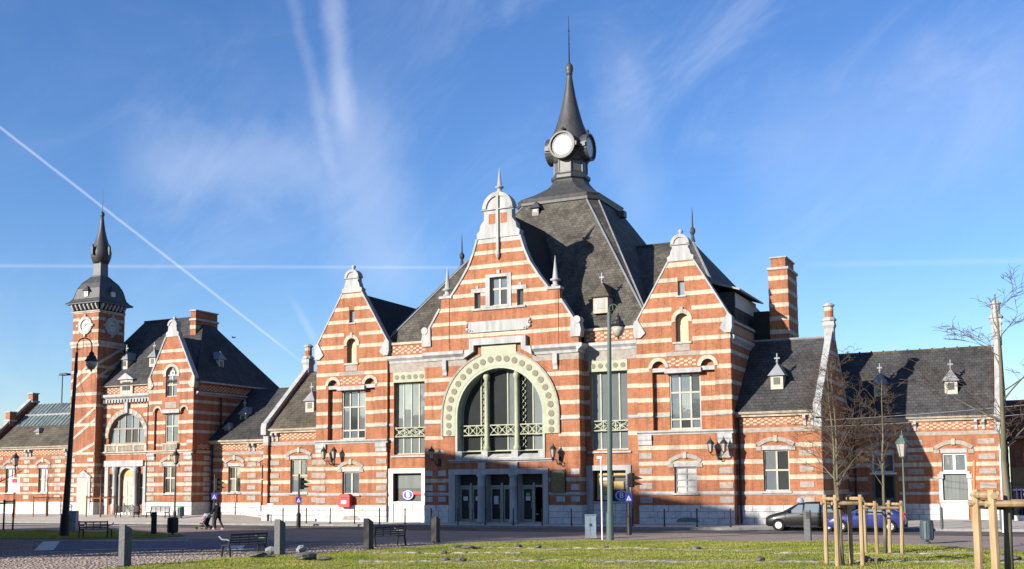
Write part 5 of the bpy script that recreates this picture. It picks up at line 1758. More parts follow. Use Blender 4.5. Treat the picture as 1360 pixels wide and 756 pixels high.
# notice board, letterbox, railway signs
nb = thing("notice_board", "dark arched brass board fixed beside the open entrance door", "board", (4.2, -.86, 2.0))
MB().prism(front(-.84), [(3.72, 2.0), (4.68, 2.0), (4.68, 3.35), (4.45, 3.5), (3.95, 3.5), (3.72, 3.35)], 0, .06).build("panel", "brass_board", nb)
MB().prism(front(-.84), rect(3.66, 4.74, 1.92, 3.56), -.02, .03, [rect(3.74, 4.66, 2.02, 3.3)]).build("frame", "iron", nb)
mb_ = thing("letterbox", "red letterbox hanging on the plinth under a ground floor window", "letterbox", (-12.85, -.15, 1.05))
fb_ = front(-.1)
MB().prism(fb_, [(-13.3, 1.08), (-12.42, 1.08), (-12.38, 1.2), (-12.38, 1.85), (-12.5, 2.02), (-13.2, 2.02), (-13.34, 1.85), (-13.34, 1.2)], 0, .42).build("body", "red_enamel", mb_)
fpiece("slot", "iron", mb_, fb_, -13.15, -12.6, 1.72, 1.78, .40, .43)
fpiece("collection_plate", "white_enamel", mb_, fb_, -13.1, -12.65, 1.3, 1.55, .41, .43)


def railway_sign(x, y, z, label, bar):
    t = thing("railway_sign", label, "sign", (x, y, z))
    f = front(y)
    if bar:
        fpiece("red_strip", "red_enamel", t, f, x - .55, x + 1.4, z + .02, z + .24, 0, .02)
    def ov(a, b):
        return [(x + a * math.cos(2 * PI * i / 24), z + b * math.sin(2 * PI * i / 24)) for i in range(24)]
    MB().prism(f, ov(.46, .36), .0, .04).build("oval_rim", "blue_enamel", t)
    MB().prism(f, ov(.42, .32), .03, .046, [ov(.36, .27)[::-1]]).build("white_ring", "white_enamel", t)
    cu = bpy.data.curves.new("letter", "FONT")
    cu.body = "B"
    cu.size = .52
    cu.align_x = "CENTER"
    cu.align_y = "CENTER"
    cu.extrude = .004
    cu.offset = .012
    cu.materials.append(MAT["white_enamel"])
    tmp = bpy.data.objects.new("letter_curve", cu)
    me = bpy.data.meshes.new_from_object(tmp)
    bpy.data.objects.remove(tmp)
    o = bpy.data.objects.new("letter", me)
    put(o, t, (x, y - .05, z))
    o.rotation_euler = (PI / 2, 0, 0)
    return t


railway_sign(-8.0, .42, 1.92, "blue oval sign with a white B on a red strip in the sunlit shop window", True)
railway_sign(8.15, .42, 1.83, "blue oval sign with a white B in the shaded warm-lit shop window", False)

# ------------------------------------------------------------------ posts along the kerb
ORD = ("last", "second", "third", "fourth", "fifth", "sixth", "seventh", "eighth", "ninth", "tenth", "eleventh", "twelfth", "thirteenth", "fourteenth", "fifteenth", "sixteenth", "first")
rp = thing("kerb_post", "thin dark metal kerb post, last of the row counted from the parked cars", "post", (0, 0, 0), "thin posts along the station pavement")
MB().lathe((0, 0, 0), [(.07, 0), (.07, .06), (.045, .08), (.04, 1.0), (.055, 1.02), (.03, 1.07), (.01, 1.08)], 8).build("shaft", "iron", rp)
place(rp, (-16, -3.5, 0))
for i in range(1, 17):
    dup(rp, (-16 + 2.02 * i, -3.5, 0), 0.0, "thin dark metal kerb post, " + (ORD[16 - i] if i < 16 else ORD[16]) + " of the row counted from the parked cars")

# square bollards with slanted tops
def bollard(loc, h, rz, mat, label):
    t = thing("bollard", label, "bollard", (0, 0, 0), "square bollards round the cobbled square")
    a = .15
    v = [(-a, -a, 0), (a, -a, 0), (a, a, 0), (-a, a, 0), (-a, -a, h), (a, -a, h - .0), (a, a, h - .16), (-a, a, h - .16)]
    MB().add(v, [(3, 2, 1, 0), (4, 5, 6, 7), (0, 1, 5, 4), (1, 2, 6, 5), (2, 3, 7, 6), (3, 0, 4, 7)]).build("post", mat, t)
    MB().box(-a - .015, a + .015, -a - .015, a + .015, 0, .07).build("foot", "iron", t)
    return place(t, loc, rz)


bollard((5.04, -39.9, -.1), 1.45, R(-8), "granite_post", "tall grey square bollard at the lawn corner, closest to the blue parking bays")
bollard((6.23, -33.0, -.1), 1.42, R(-8), "granite_post", "grey square bollard beside the bench with the curved armrest")
bollard((6.94, -27.8, -.1), 1.3, R(-8), "iron", "black square bollard standing against the end of a bench by the lawn edge")
bollard((7.18, -22.4, -.1), 1.25, R(-8), "iron", "black square bollard alone at the lawn edge before the shaded entrance")
bollard((-13.12, -19.3, -.1), 1.3, R(40), "iron", "black square bollard beside the dark litter bin")

# ------------------------------------------------------------------ benches
def bench(loc, rz, label, mat="iron", L=1.9, arms=True):
    t = thing("park_bench", label, "bench", (0, 0, 0), "metal benches")
    for s in (-1, 1):
        x = s * L / 2
        m = MB().tube([(x, .28, 0), (x, .2, .42), (x, .30, .9)], [.045, .045, .035], 6)
        m.tube([(x, -.25, 0), (x, -.22, .42)], .04, 6)
        m.tube([(x, -.3, .42), (x, .22, .42)], .035, 6)
        m.build("side_frame", mat, t)
        if arms:
            MB().tube([(x, .24, .62), (x, .05, .66), (x, -.25, .66), (x, -.45, .78)], .03, 6).build("armrest", "zinc", t)
    for i in range(5):
        y = -.27 + i * .115
        piece("seat_slat", mat, t, -L / 2, L / 2, y, y + .085, .44, .465)
    for i in range(4):
        z = .52 + i * .095
        y = .225 + (z - .42) * .21
        piece("back_slat", mat, t, -L / 2, L / 2, y, y + .02, z, z + .05 if i != 3 else z + .08)
    m = MB()
    for i in range(1, 4):
        x = -L / 2 + L * i / 4
        m.box(x - .02, x + .02, .25, .275, .47, .84)
    m.build("back_rib", mat, t)
    return place(t, loc, rz)


bench((4.75, -33.3, -.11), R(-103), "black metal bench with curved armrest at the sunlit lawn edge near pale stones", "iron", 1.75)
bench((6.35, -25.4, -.11), R(-103), "black metal bench seen from behind, set between two black bollards")
bench((-13.4, -23.4, -.08), R(200), "dark metal bench on the shaded grass strip by the pale blue cabinet", "iron", 1.6)
bench((-32.9, -1.3, .22), 0, "pavement bench before the pavilion doorway", "iron", 1.9, False)
bench((-29.7, -1.3, .22), 0, "pavement bench below the pavilion gable, next to the slim lamp post", "iron", 1.9, False)

# ------------------------------------------------------------------ bins and cabinets
def bin_(loc, label, mat, h, r, lid=True, group=None):
    t = thing("litter_bin", label, "bin", (0, 0, 0))
    m = MB().lathe((0, 0, 0), [(r * .5, 0), (r * .5, .04), (.06, .06), (.06, .1), (r * .92, .12), (r, .18), (r, h * .93), (r * .96, h * .97)], 16)
    m.build("body", mat, t, False)
    if lid:
        MB().lathe((0, 0, h * .95), [(r * 1.05, 0), (r * 1.05, .05), (r * .7, .09), (r * .3, .1)], 16).build("lid", mat if lid is True else lid, t)
    m = MB()
    for i in range(12):
        a = 2 * PI * i / 12
        m.tube([(r * 1.01 * math.cos(a), r * 1.01 * math.sin(a), .2), (r * 1.01 * math.cos(a), r * 1.01 * math.sin(a), h * .9)], .018, 4)
    m.build("rib", mat, t)
    return place(t, loc)


bin_((28.4, -16.2, -.1), "grey blue ribbed litter bin standing on the road before the end wing", "bin_grey", .95, .27)
bin_((-11.99, -19.0, -.1), "dark litter bin beside the black bollard", "bin_black", .95, .3)
bin_((-27.3, -1.4, .25), "small round bin with a bright green lid on the sunny pavement", "bin_grey", .85, .24, "green_plastic")


def cabinet(loc, w, d, h, label, rz=0.0, mat="cabinet"):
    t = thing("utility_cabinet", label, "cabinet", (0, 0, 0))
    MB().box(-w / 2 - .02, w / 2 + .02, -d / 2 - .02, d / 2 + .02, 0, .1).build("base", "kerbstone", t)
    MB().box(-w / 2, w / 2, -d / 2, d / 2, .1, h - .06).build("body", mat, t)
    MB().add([(-w / 2 - .03, -d / 2 - .03, h - .06), (w / 2 + .03, -d / 2 - .03, h - .06), (w / 2 + .03, d / 2 + .03, h - .06), (-w / 2 - .03, d / 2 + .03, h - .06), (-w / 2, 0, h), (w / 2, 0, h)],
             [(3, 2, 1, 0), (0, 1, 5, 4), (2, 3, 4, 5), (1, 2, 5), (3, 0, 4)]).build("lid", mat, t)
    for s in (-1, 1):
        d_ = MB().box(s * w / 4 - w / 4 + .015, s * w / 4 + w / 4 - .015, -d / 2 - .012, -d / 2 + .01, .16, h - .12).build("door", mat, t)
        MB().box(s * .04 - .015, s * .04 + .015, -d / 2 - .04, -d / 2 - .01, h * .5, h * .5 + .14).build("handle", "iron", d_)
    return place(t, loc, rz)


cabinet((-21.6, -17.4, -.1), .66, .4, 1.3, "pale blue utility cabinet beside the thick leaning dark pole", R(20))
cabinet((12.6, -16.3, -.1), .56, .35, 1.18, "grey blue utility cabinet beside the tall green lamp post", R(20))
ip = thing("info_post", "small pale information panel on a short post before the link", "sign", (-17.45, -3, .05))
MB().tube([(-17.45, -3, .0), (-17.45, -3, 1.0)], .05, 6).build("post", "zinc", ip)
MB().prism(front(-3.06), rect(-17.72, -17.2, .62, 1.38), 0, .05).build("panel", "white_enamel", ip)

# ------------------------------------------------------------------ lamp posts
def swan_lamp(base, top, r0, r1, arm, label, mat, arm_w):
    """tall post, curved swan-neck arm, hanging lantern with a glass globe"""
    t = thing("street_lamp", label, "street lamp", base)
    b, p = Vector(base), Vector(top)
    m = MB().tube([b, b + (p - b) * .12, b + (p - b) * .121, b + (p - b) * .5, p], [r0 * 1.35, r0 * 1.3, r0, (r0 + r1) / 2, r1], 12)
    m.build("post", mat, t, False)
    dirx = Vector((.9, .43, 0)) * arm_w
    h = arm
    pts = []
    for i in range(11):
        a = PI * i / 10
        pts.append(p + Vector((0, 0, h)) + dirx * (.5 - .5 * math.cos(a)) + Vector((0, 0, math.sin(a) * arm_w * .55)))
    m = MB().tube([p - Vector((0, 0, 1.2)) + dirx * .06, p + dirx * .0 + Vector((0, 0, h))] + pts[1:] + [pts[-1] - Vector((0, 0, .25))], .035, 6)
    m.tube([p + Vector((0, 0, h * .4)), p + Vector((0, 0, h * .6)) + dirx * .45, p + Vector((0, 0, h + arm_w * .5)) + dirx * .4], .02, 5)
    m.build("arm", mat, t)
    e = pts[-1] - Vector((0, 0, .25))
    hd = MB().lathe(e - Vector((0, 0, .62)), [(.36, 0), (.38, .05), (.3, .12), (.26, .26), (.16, .34), (.14, .48), (.05, .56), (.05, .66)], 12).build("lamp_head", "iron", t, False)
    MB().lathe(e - Vector((0, 0, 1.12)), [(.06, 0), (.2, .08), (.3, .28), (.33, .5)], 12).build("globe", "lamp_glass", hd, True)
    MB().ball(e - Vector((0, 0, 1.16)), .06, n=6, m=4).build("knob", "iron", hd)
    return t


swan_lamp((-16.84, -22.37, -.1), (-16.3, -22.37, 10.3), .20, .075, .35, "tall dark leaning lamp post with swan-neck arm and globe before the clock tower", "iron", .85)
swan_lamp((14.3, -18.1, -.1), (14.45, -18.1, 10.9), .135, .095, .15, "tall green lamp post with a small swan-neck lantern before the central hall", "green_iron", .42)


def classic_lamp(base, h, label, mat, s=1.0):
    t = thing("street_lamp", label, "street lamp", base)
    MB().lathe(base, [(.13, 0), (.13, .35), (.09, .45), (.07, .6), (.055, h * .6), (.045, h - .8 * s)], 10).build("post", mat, t, False)
    a, b = MB(), MB()
    lantern_head(a, b, (base[0], base[1], base[2] + h - .85 * s), 1.25 * s)
    o = a.build("lantern", mat, t)
    b.build("glass", "lamp_glass", o)
    return t


classic_lamp((25.86, -1.5, .02), 4.85, "slim green lamp post with a lantern before the end wing", "green_iron", 1.15)
classic_lamp((-28.1, -1.2, .28), 4.9, "slim dark lamp post with a lantern before the pavilion gable", "iron", .95)
classic_lamp((-45.5, -1.4, .18), 5.1, "slim lamp post with a lantern before the farthest wing", "iron", .95)
fl_ = thing("mast_lamp", "flat-headed lamp on a thin mast rising behind the farthest wing", "street lamp", (-55.05, 12, 0))
MB().tube([(-55.05, 12, 0), (-55.05, 12, 13.9)], [.09, .05], 6).build("mast", "iron", fl_)
MB().prism(front(12.3), [(-55.65, 13.85), (-54.45, 13.85), (-54.65, 14.05), (-55.45, 14.05)], -.3, .3).build("lamp_head", "iron", fl_)

# ------------------------------------------------------------------ pedestrian signals
def signal(x, y, h, zs, label, heads=1):
    t = thing("traffic_signal", label, "traffic light", (x, y, -.1), "signals at the pedestrian crossings")
    m = MB().lathe((x, y, -.1), [(.14, 0), (.14, .9), (.07, .98), (.06, h + .1)], 10)
    m.build("pole", "iron", t)
    b = MB().box(x + .1, x + .3, y - .16, y + .16, 2.4, 3.15).build("signal_head", "rubber", t)
    for z in (2.58, 2.88):
        MB().add([(x + .3, y - .1, z - .1), (x + .3, y + .1, z - .1), (x + .3, y + .13, z + .14), (x + .3, y - .13, z + .14), (x + .85, y - .02, z - .04), (x + .85, y + .02, z - .04)],
                 [(0, 3, 2, 1), (0, 4, 3), (1, 2, 5), (3, 4, 5, 2), (0, 1, 5, 4)]).build("hood", "rubber", b)
    f = lambda u, z, d: (x + u * .9 + d * .43, y + u * .43 - d * .9, z)
    s = MB().prism(f, rect(-.19, .19, zs - .22, zs + .22), .07, .1).build("crossing_sign", "blue_sign", t)
    MB().prism(f, [(-.13, zs - .13), (.13, zs - .13), (0, zs + .13)], .099, .105).build("white_triangle", "white_enamel", s)
    MB().prism(f, [(-.03, zs - .1), (.04, zs - .1), (.02, zs + .02), (-.01, zs + .02)], .104, .109).build("walking_figure", "iron", s)
    return t


signal(-16.07, -10.7, 3.45, 1.98, "traffic signal pole with a blue crossing sign beside the person with the pushchair")
signal(-11.1, -8.3, 3.4, 1.69, "traffic signal pole with a blue crossing sign before the sunlit low wing")
signal(13.22, -12.4, 3.1, 1.84, "traffic signal pole with a blue crossing sign next to the tall green lamp post")
wp = thing("marker_pole", "thin white pole close beside the tall green lamp post", "pole", (13.98, -18.3, -.1))
MB().tube([(13.98, -18.3, -.1), (13.98, -18.3, 3.8)], .042, 8).build("shaft", "white_enamel", wp)
MB().box(13.78, 14.02, -18.34, -18.26, 3.8, 3.9).build("cap", "white_enamel", wp)
op = thing("marker_pole", "orange pole on the sunny pavement before the end wing", "pole", (29.5, -3, -.1))
MB().tube([(29.5, -3, -.1), (29.72, -3, 3.7)], .075, 8).build("shaft", "orange_paint", op)
wp = thing("marker_pole", "thin white pole near the corner of the end wing", "pole", (31.05, -5, -.1))
MB().tube([(31.05, -5, -.1), (31.1, -5, 4.5)], .045, 8).build("shaft", "white_enamel", wp)
for x, y, lb in ((27.9, -2.8, "grey steel post between the litter bin and the orange pole"), (30.9, -2.8, "grey steel post at the foot of the end wing corner")):
    g_ = thing("kerb_post", lb, "post", (x, y, 0))
    MB().tube([(x, y, -.05), (x, y, 1.1)], .08, 8).build("shaft", "bin_grey", g_)
    MB().ball((x, y, 1.1), .08, n=8, m=4).build("cap", "bin_grey", g_)
ps = thing("wooden_post", "short pale wooden post with a black band on the lawn before the cars", "post", (23.4, -17.0, 0))
MB().box(23.26, 23.54, -17.14, -16.86, -.05, 1.32).build("post", "granite_post", ps)
MB().box(23.38, 23.55, -17.16, -17.0, .95, 1.25).build("band", "iron", ps)
sg_ = thing("street_sign", "white and red notice sign on a post before the farthest wing", "sign", (-44.6, -1.8, .15))
MB().tube([(-44.9, -1.8, .15), (-44.9, -1.8, 3.9)], .05, 6).build("post", "orange_paint", sg_)
MB().prism(front(-1.86), rect(-45.6, -44.3, 2.3, 3.5), 0, .05).build("panel", "white_enamel", sg_)
MB().prism(front(-1.92), rect(-45.2, -44.6, 3.1, 3.45), 0, .02).build("red_field", "red_enamel", sg_)

# ------------------------------------------------------------------ cars
def car(name, label, L, H, Wd, prof_low, belt, roof, paint, loc, rz, wheels, sign=False):
    """lofted body: profile stations along the length, each with sill, belt and roof height and half widths; nose at -x"""
    t = thing(name, label, "car", (0, 0, 0))
    hw = Wd / 2
    rings = []
    for x, zb, zm, zr, wb, wr in prof_low:
        rings.append([(x, -wb * .94, zb), (x, -wb, zb + .12), (x, -wb, zm * .7 + zb * .3), (x, -wb * .965, zm), (x, -wr, (zm * .25 + zr * .75)), (x, -wr * .78, zr), (x, wr * .78, zr), (x, wr, (zm * .25 + zr * .75)), (x, wb * .965, zm), (x, wb, zm * .7 + zb * .3), (x, wb, zb + .12), (x, wb * .94, zb)])
    body = MB().rings(rings).build("body", paint, t, True)
    md = body.modifiers.new("e", "EDGE_SPLIT")
    md.split_angle = R(38)
    def side_glass(x0, x1, z0, z1, x0t, x1t, s):
        w0, w1 = belt[1] + .012, roof[1] + .03
        k = MB().add([(x0, s * w0, z0), (x1, s * w0, z0), (x1t, s * w1, z1), (x0t, s * w1, z1), (x0, s * (w0 - .03), z0), (x1, s * (w0 - .03), z0), (x1t, s * (w1 - .03), z1), (x0t, s * (w1 - .03), z1)],
                     [(0, 1, 2, 3), (7, 6, 5, 4), (0, 4, 5, 1), (1, 5, 6, 2), (2, 6, 7, 3), (3, 7, 4, 0)])
        return k.build("side_window", "car_glass", t)
    for s in (-1, 1):
        for q in wheels["glass"]:
            side_glass(*q, s)
    for q in wheels["screens"]:
        MB().add(q + [(x, y, z - .03) for x, y, z in q], [(0, 1, 2, 3), (7, 6, 5, 4), (0, 4, 5, 1), (1, 5, 6, 2), (2, 6, 7, 3), (3, 7, 4, 0)]).build("windscreen" if q[0][0] < 0 else "rear_window", "car_glass", t)
    r = wheels["r"]
    for wx in wheels["x"]:
        for s in (-1, 1):
            a = lambda u, z, d, wx=wx, s=s: (wx + u, s * (hw - .05 + d), r + z)
            arch = MB().disc(a, 0, 0.02, r * 1.14, -.2, .055, 20).build("wheel_arch", "dark_void", t)
            wh = MB().prism(a, [(r * math.cos(2 * PI * i / 20), r * math.sin(2 * PI * i / 20)) for i in range(20)], -.16, .075).build("wheel", "rubber", t)
            MB().disc(a, 0, 0, r * .64, .07, .085, 18).build("rim", "chrome", wh)
            m = MB()
            for i in range(6):
                b = 2 * PI * i / 6
                m.prism(a, [(r * .18 * math.cos(b - .5), r * .18 * math.sin(b - .5)), (r * .6 * math.cos(b - .16), r * .6 * math.sin(b - .16)), (r * .6 * math.cos(b + .16), r * .6 * math.sin(b + .16)), (r * .18 * math.cos(b + .5), r * .18 * math.sin(b + .5))], .08, .1)
            m.disc(a, 0, 0, r * .2, .08, .105, 10)
            m.build("spoke", "white_enamel", wh)
    n0, n1 = prof_low[0][0], prof_low[-1][0]
    for s in (-1, 1):
        MB().ball((n0 + .26, s * (hw - .22), wheels["hl"]), .2, .12, .1, 10, 6).build("headlight", "chrome", t)
        MB().box(n1 - .16, n1 - .02, s * (hw - .13) - .09, s * (hw - .13) + .09, wheels["hl"], wheels["hl"] + .42).build("tail_light", "red_enamel", t)
        MB().ball((wheels["mir"], s * (hw + .08), belt[0] + .1), .1, .1, .09, 8, 6).build("door_mirror", paint, t)
        for x in wheels["handles"]:
            MB().box(x, x + .2, s * hw - .0, s * hw + (.03 if s > 0 else -.03), belt[0] - .1, belt[0] - .07).build("door_handle", paint, t)
        MB().box(wheels["x"][0] + .42, wheels["x"][1] - .42, s * (hw - .03) - .02, s * (hw - .03) + .035, .22, .32).build("sill", "rubber", t)
        for x in wheels["seams"]:
            MB().box(x - .008, x + .008, s * (hw + .002) - .004, s * (hw + .002) + .004, .36, belt[0] - .02).build("door_gap", "rubber", t)
    MB().box(n0 - .02, n0 + .12, -.26, .26, .42, .54).build("number_plate", "white_enamel", t)
    MB().box(n1 - .1, n1 + .02, -.26, .26, .55, .67).build("number_plate", "white_enamel", t)
    if sign:
        MB().lathe((-.25, 0, H - .02), [(.2, 0), (.2, .08), (.14, .2), (.04, .24)], 10).build("roof_sign", "blue_cloth", t)
    return place(t, loc, rz)


mpv = [(-2.13, .38, .62, .66, .52, .5), (-2.08, .3, .68, .76, .72, .62), (-1.9, .24, .74, .86, .82, .68), (-1.5, .22, .84, .98, .86, .74), (-1.05, .22, .93, 1.08, .87, .74), (-.75, .22, .96, 1.26, .87, .70), (-.35, .22, .98, 1.48, .87, .66), (.05, .22, 1.0, 1.585, .87, .65),
       (.6, .22, 1.01, 1.62, .87, .65), (1.2, .22, 1.02, 1.6, .87, .65), (1.65, .23, 1.02, 1.52, .86, .64), (1.95, .27, 1.0, 1.25, .84, .68), (2.08, .34, .95, 1.0, .8, .7), (2.13, .42, .8, .84, .72, .66)]
car("parked_car", "black people carrier with a small sign on its roof, parked behind the blue car", 4.26, 1.62, 1.74, mpv, (1.0, .84), (1.5, .66), "paint_black", (20.75, -3.95, -.12), 0,
    dict(glass=[(-.78, .0, 1.0, 1.45, -.22, .04), (.1, .95, 1.02, 1.5, .14, .92), (1.05, 1.72, 1.03, 1.46, 1.02, 1.5)],
         screens=[[(-1.1, -.66, 1.09), (-1.1, .66, 1.09), (-.3, .54, 1.53), (-.3, -.54, 1.53)], [(2.0, -.6, 1.12), (2.0, .6, 1.12), (1.68, .52, 1.52), (1.68, -.52, 1.52)]],
         r=.31, x=(-1.33, 1.4), hl=.68, mir=-.75, handles=(-.12, .85), seams=(-.95, .05, 1.0)), True)
hatch = [(-2.05, .36, .56, .6, .5, .48), (-2.0, .28, .62, .7, .7, .6), (-1.8, .23, .7, .8, .8, .66), (-1.3, .21, .8, .91, .84, .7), (-.75, .21, .88, .98, .85, .7), (-.4, .21, .9, 1.18, .85, .66), (0.0, .21, .91, 1.37, .85, .62), (.4, .21, .92, 1.42, .85, .61),
         (.95, .21, .93, 1.4, .85, .61), (1.4, .22, .94, 1.3, .85, .61), (1.75, .25, .95, 1.12, .84, .66), (1.95, .3, .92, .98, .8, .68), (2.05, .4, .78, .82, .72, .62)]
car("parked_car", "blue hatchback parked beyond the staked young trees", 4.1, 1.42, 1.7, hatch, (.91, .82), (1.34, .62), "paint_blue", (24.15, -4.6, -.12), R(4),
    dict(glass=[(-.5, .1, .93, 1.3, -.06, .12), (.18, .9, .94, 1.34, .2, .86), (1.0, 1.5, .95, 1.27, .96, 1.25)],
         screens=[[(-.8, -.64, 1.0), (-.8, .64, 1.0), (-.05, .5, 1.36), (-.05, -.5, 1.36)], [(1.8, -.6, 1.08), (1.8, .6, 1.08), (1.35, .5, 1.34), (1.35, -.5, 1.34)]],
         r=.30, x=(-1.25, 1.3), hl=.62, mir=-.45, handles=(-.05, .75), seams=(-.65, .13, .98)))

# ------------------------------------------------------------------ person with a pushchair
def skinned(name, mat, parent, verts, edges, radii, root=0, sub=2):
    me = bpy.data.meshes.new(name)
    me.from_pydata(verts, edges, [])
    o = bpy.data.objects.new(name, me)
    put(o, parent, WL[parent.name])
    o.location = (0, 0, 0)
    sk = o.modifiers.new("skin", "SKIN")
    sk.use_smooth_shade = True
    for i, r in enumerate(radii):
        me.skin_vertices[0].data[i].radius = r if isinstance(r, tuple) else (r, r)
    me.skin_vertices[0].data[root].use_root = True
    o.modifiers.new("sub", "SUBSURF").levels = sub
    o.modifiers["sub"].render_levels = sub
    me.materials.append(MAT[mat])
    return o


pp = thing("person", "person in a black coat and dark trousers walking and pushing a pushchair", "person", (-14.75, -11.9, -.11))
# facing -x while walking; one continuous clothed body
V = [(0, 0, .92), (-.02, 0, 1.15), (-.04, 0, 1.38), (-.06, 0, 1.50), (-.08, 0, 1.60),
     (-.06, -.20, 1.40), (-.20, -.25, 1.15), (-.46, -.20, 1.02),
     (-.06, .20, 1.40), (-.20, .25, 1.15), (-.46, .20, 1.02),
     (-.02, -.10, .86), (-.16, -.11, .50), (-.12, -.11, .09), (-.28, -.11, .05),
     (.02, .10, .86), (.10, .11, .50), (.34, .11, .14), (.24, .11, .05)]
E_ = [(0, 1), (1, 2), (2, 3), (3, 4), (2, 5), (5, 6), (6, 7), (2, 8), (8, 9), (9, 10), (0, 11), (11, 12), (12, 13), (13, 14), (0, 15), (15, 16), (16, 17), (17, 18)]
RD = [(.16, .18), (.15, .17), (.15, .2), .07, .065, .085, .065, .045, .085, .065, .045, .11, .075, .05, .045, .11, .075, .05, .045]
skinned("body", "coat_black", pp, V, E_, RD)
wl0 = WL["person"]
px_, py_, pz_ = wl0
hd = MB().ball((px_ - .1, py_, pz_ + 1.52), .1, .082, .125, 12, 10)
hd.v = [(x, y, z + .125) for x, y, z in hd.v]
hd = hd.build("head", "skin", pp, True)
for nm, ox, oy, oz, r in (("nose", -.2, 0, 1.63, .018), ("ear", -.09, -.085, 1.64, .024), ("ear", -.09, .085, 1.64, .024), ("eye", -.19, -.035, 1.66, .012), ("eye", -.19, .035, 1.66, .012)):
    MB().ball((px_ + ox, py_ + oy, pz_ + oz), r, n=6, m=4).build(nm, "skin" if nm != "eye" else "hair", hd)
MB().box(px_ - .198, px_ - .18, py_ - .03, py_ + .03, pz_ + 1.585, pz_ + 1.597).build("mouth", "red_enamel", hd)
hr = MB().ball((px_ - .07, py_, pz_ + 1.69), .115, .1, .115, 10, 8)
hr.ball((px_ - .02, py_, pz_ + 1.58), .07, .085, .12, 8, 6)
hr.build("hair", "hair", pp, True)
MB().rings([[(px_ - .02 + a * math.cos(2 * PI * i / 12), py_ + b * math.sin(2 * PI * i / 12), pz_ + z) for i in range(12)] for a, b, z in ((.21, .25, .72), (.19, .23, .95), (.17, .215, 1.2), (.17, .23, 1.38), (.1, .12, 1.48))]).build("coat", "coat_black", pp, True)
for s in (-1, 1):
    hnd = (px_ - .5, py_ + s * .2, pz_ + 1.02)
    m = MB().ball(hnd, .035, .045, .03, 8, 6).build("hand", "skin", pp, True)
    for i in range(4):
        y = hnd[1] - .03 + i * .02
        MB().tube([(hnd[0] - .01, y, hnd[2] + .02), (hnd[0] - .055, y, hnd[2] + .018 - .003 * i), (hnd[0] - .06, y, hnd[2] - .02), (hnd[0] - .03, y, hnd[2] - .035)], [.0095, .009, .0085, .007], 5).build("finger", "skin", m)
    MB().tube([(hnd[0], hnd[1] - s * .04, hnd[2]), (hnd[0] - .03, hnd[1] - s * .055, hnd[2] - .015), (hnd[0] - .05, hnd[1] - s * .04, hnd[2] - .03)], [.011, .01, .008], 5).build("thumb", "skin", m)
for (ox, oy, oz) in ((-.3, -.11, 0), (.22, .11, 0)):
    MB().rings([[(px_ + ox + .06 + a * math.cos(2 * PI * i / 10), py_ + oy + b * math.sin(2 * PI * i / 10), pz_ + oz + z) for i in range(10)] for a, b, z in ((.14, .05, .0), (.14, .052, .04), (.08, .045, .09), (.05, .045, .13))]).build("shoe", "pink_cloth", pp, True)

st = thing("pushchair", "pushchair with a pale blue hood pushed along the dark road", "pushchair", (-15.85, -11.9, -.11))
sx, sy, sz = WL["pushchair"]
m = MB()
for s in (-1, 1):
    y = sy + s * .22
    m.tube([(sx - .42, y, sz + .1), (sx + .2, y, sz + .62), (sx + .58, y, sz + 1.02)], .018, 6)
    m.tube([(sx + .38, y, sz + .1), (sx - .05, y, sz + .55)], .018, 6)
    m.tube([(sx - .42, y, sz + .1), (sx + .38, y, sz + .12)], .014, 6)
m.tube([(sx + .58, sy - .22, sz + 1.02), (sx + .58, sy + .22, sz + 1.02)], .02, 6)
m.build("frame", "zinc", st)
for wx in (-.42, .38):
    for s in (-1, 1):
        fr = lambda u, z, d, wx=wx, s=s: (sx + wx + u, sy + s * .24 + d, sz + .1 + z)
        MB().prism(fr, [(.1 * math.cos(2 * PI * i / 14), .1 * math.sin(2 * PI * i / 14)) for i in range(14)], -.025, .025, [[(.045 * math.cos(-2 * PI * i / 8), .045 * math.sin(-2 * PI * i / 8)) for i in range(8)]]).build("wheel", "rubber", st)
MB().add([(sx - .22, sy - .2, sz + .42), (sx - .22, sy + .2, sz + .42), (sx + .12, sy + .2, sz + .38), (sx + .12, sy - .2, sz + .38), (sx + .36, sy + .19, sz + .88), (sx + .36, sy - .19, sz + .88), (sx + .16, sy - .2, sz + .30), (sx + .16, sy + .2, sz + .30), (sx + .42, sy + .19, sz + .88), (sx + .42, sy - .19, sz + .88), (sx - .22, sy - .2, sz + .36), (sx - .22, sy + .2, sz + .36)],
         [(0, 1, 2, 3), (3, 2, 4, 5), (6, 9, 8, 7), (10, 6, 7, 11), (4, 8, 9, 5), (0, 10, 11, 1), (0, 3, 6, 10), (3, 5, 9, 6), (1, 11, 7, 2), (2, 7, 8, 4)]).build("seat", "coat_black", st)
hood = []
for k in range(5):
    a = R(10 + k * 32)
    hood.append([(sx + .22 + .26 * math.cos(a) * 1.0, sy + .22 * math.cos(PI * j / 8), sz + .72 + .30 * math.sin(a) * (0.55 + .45 * math.sin(PI * j / 8))) for j in range(9)])
vs = [p for r in hood for p in r]
MB().add(vs, [(k * 9 + j, k * 9 + j + 1, (k + 1) * 9 + j + 1, (k + 1) * 9 + j) for k in range(4) for j in range(8)]).build("hood", "blue_cloth", st, True, False)
MB().box(sx - .1, sx + .3, sy - .17, sy + .17, sz + .16, sz + .3).build("basket", "coat_black", st)
ch = thing("person", "small child in a pink jacket sitting in the pushchair", "person", (sx - .02, sy, sz + .44))
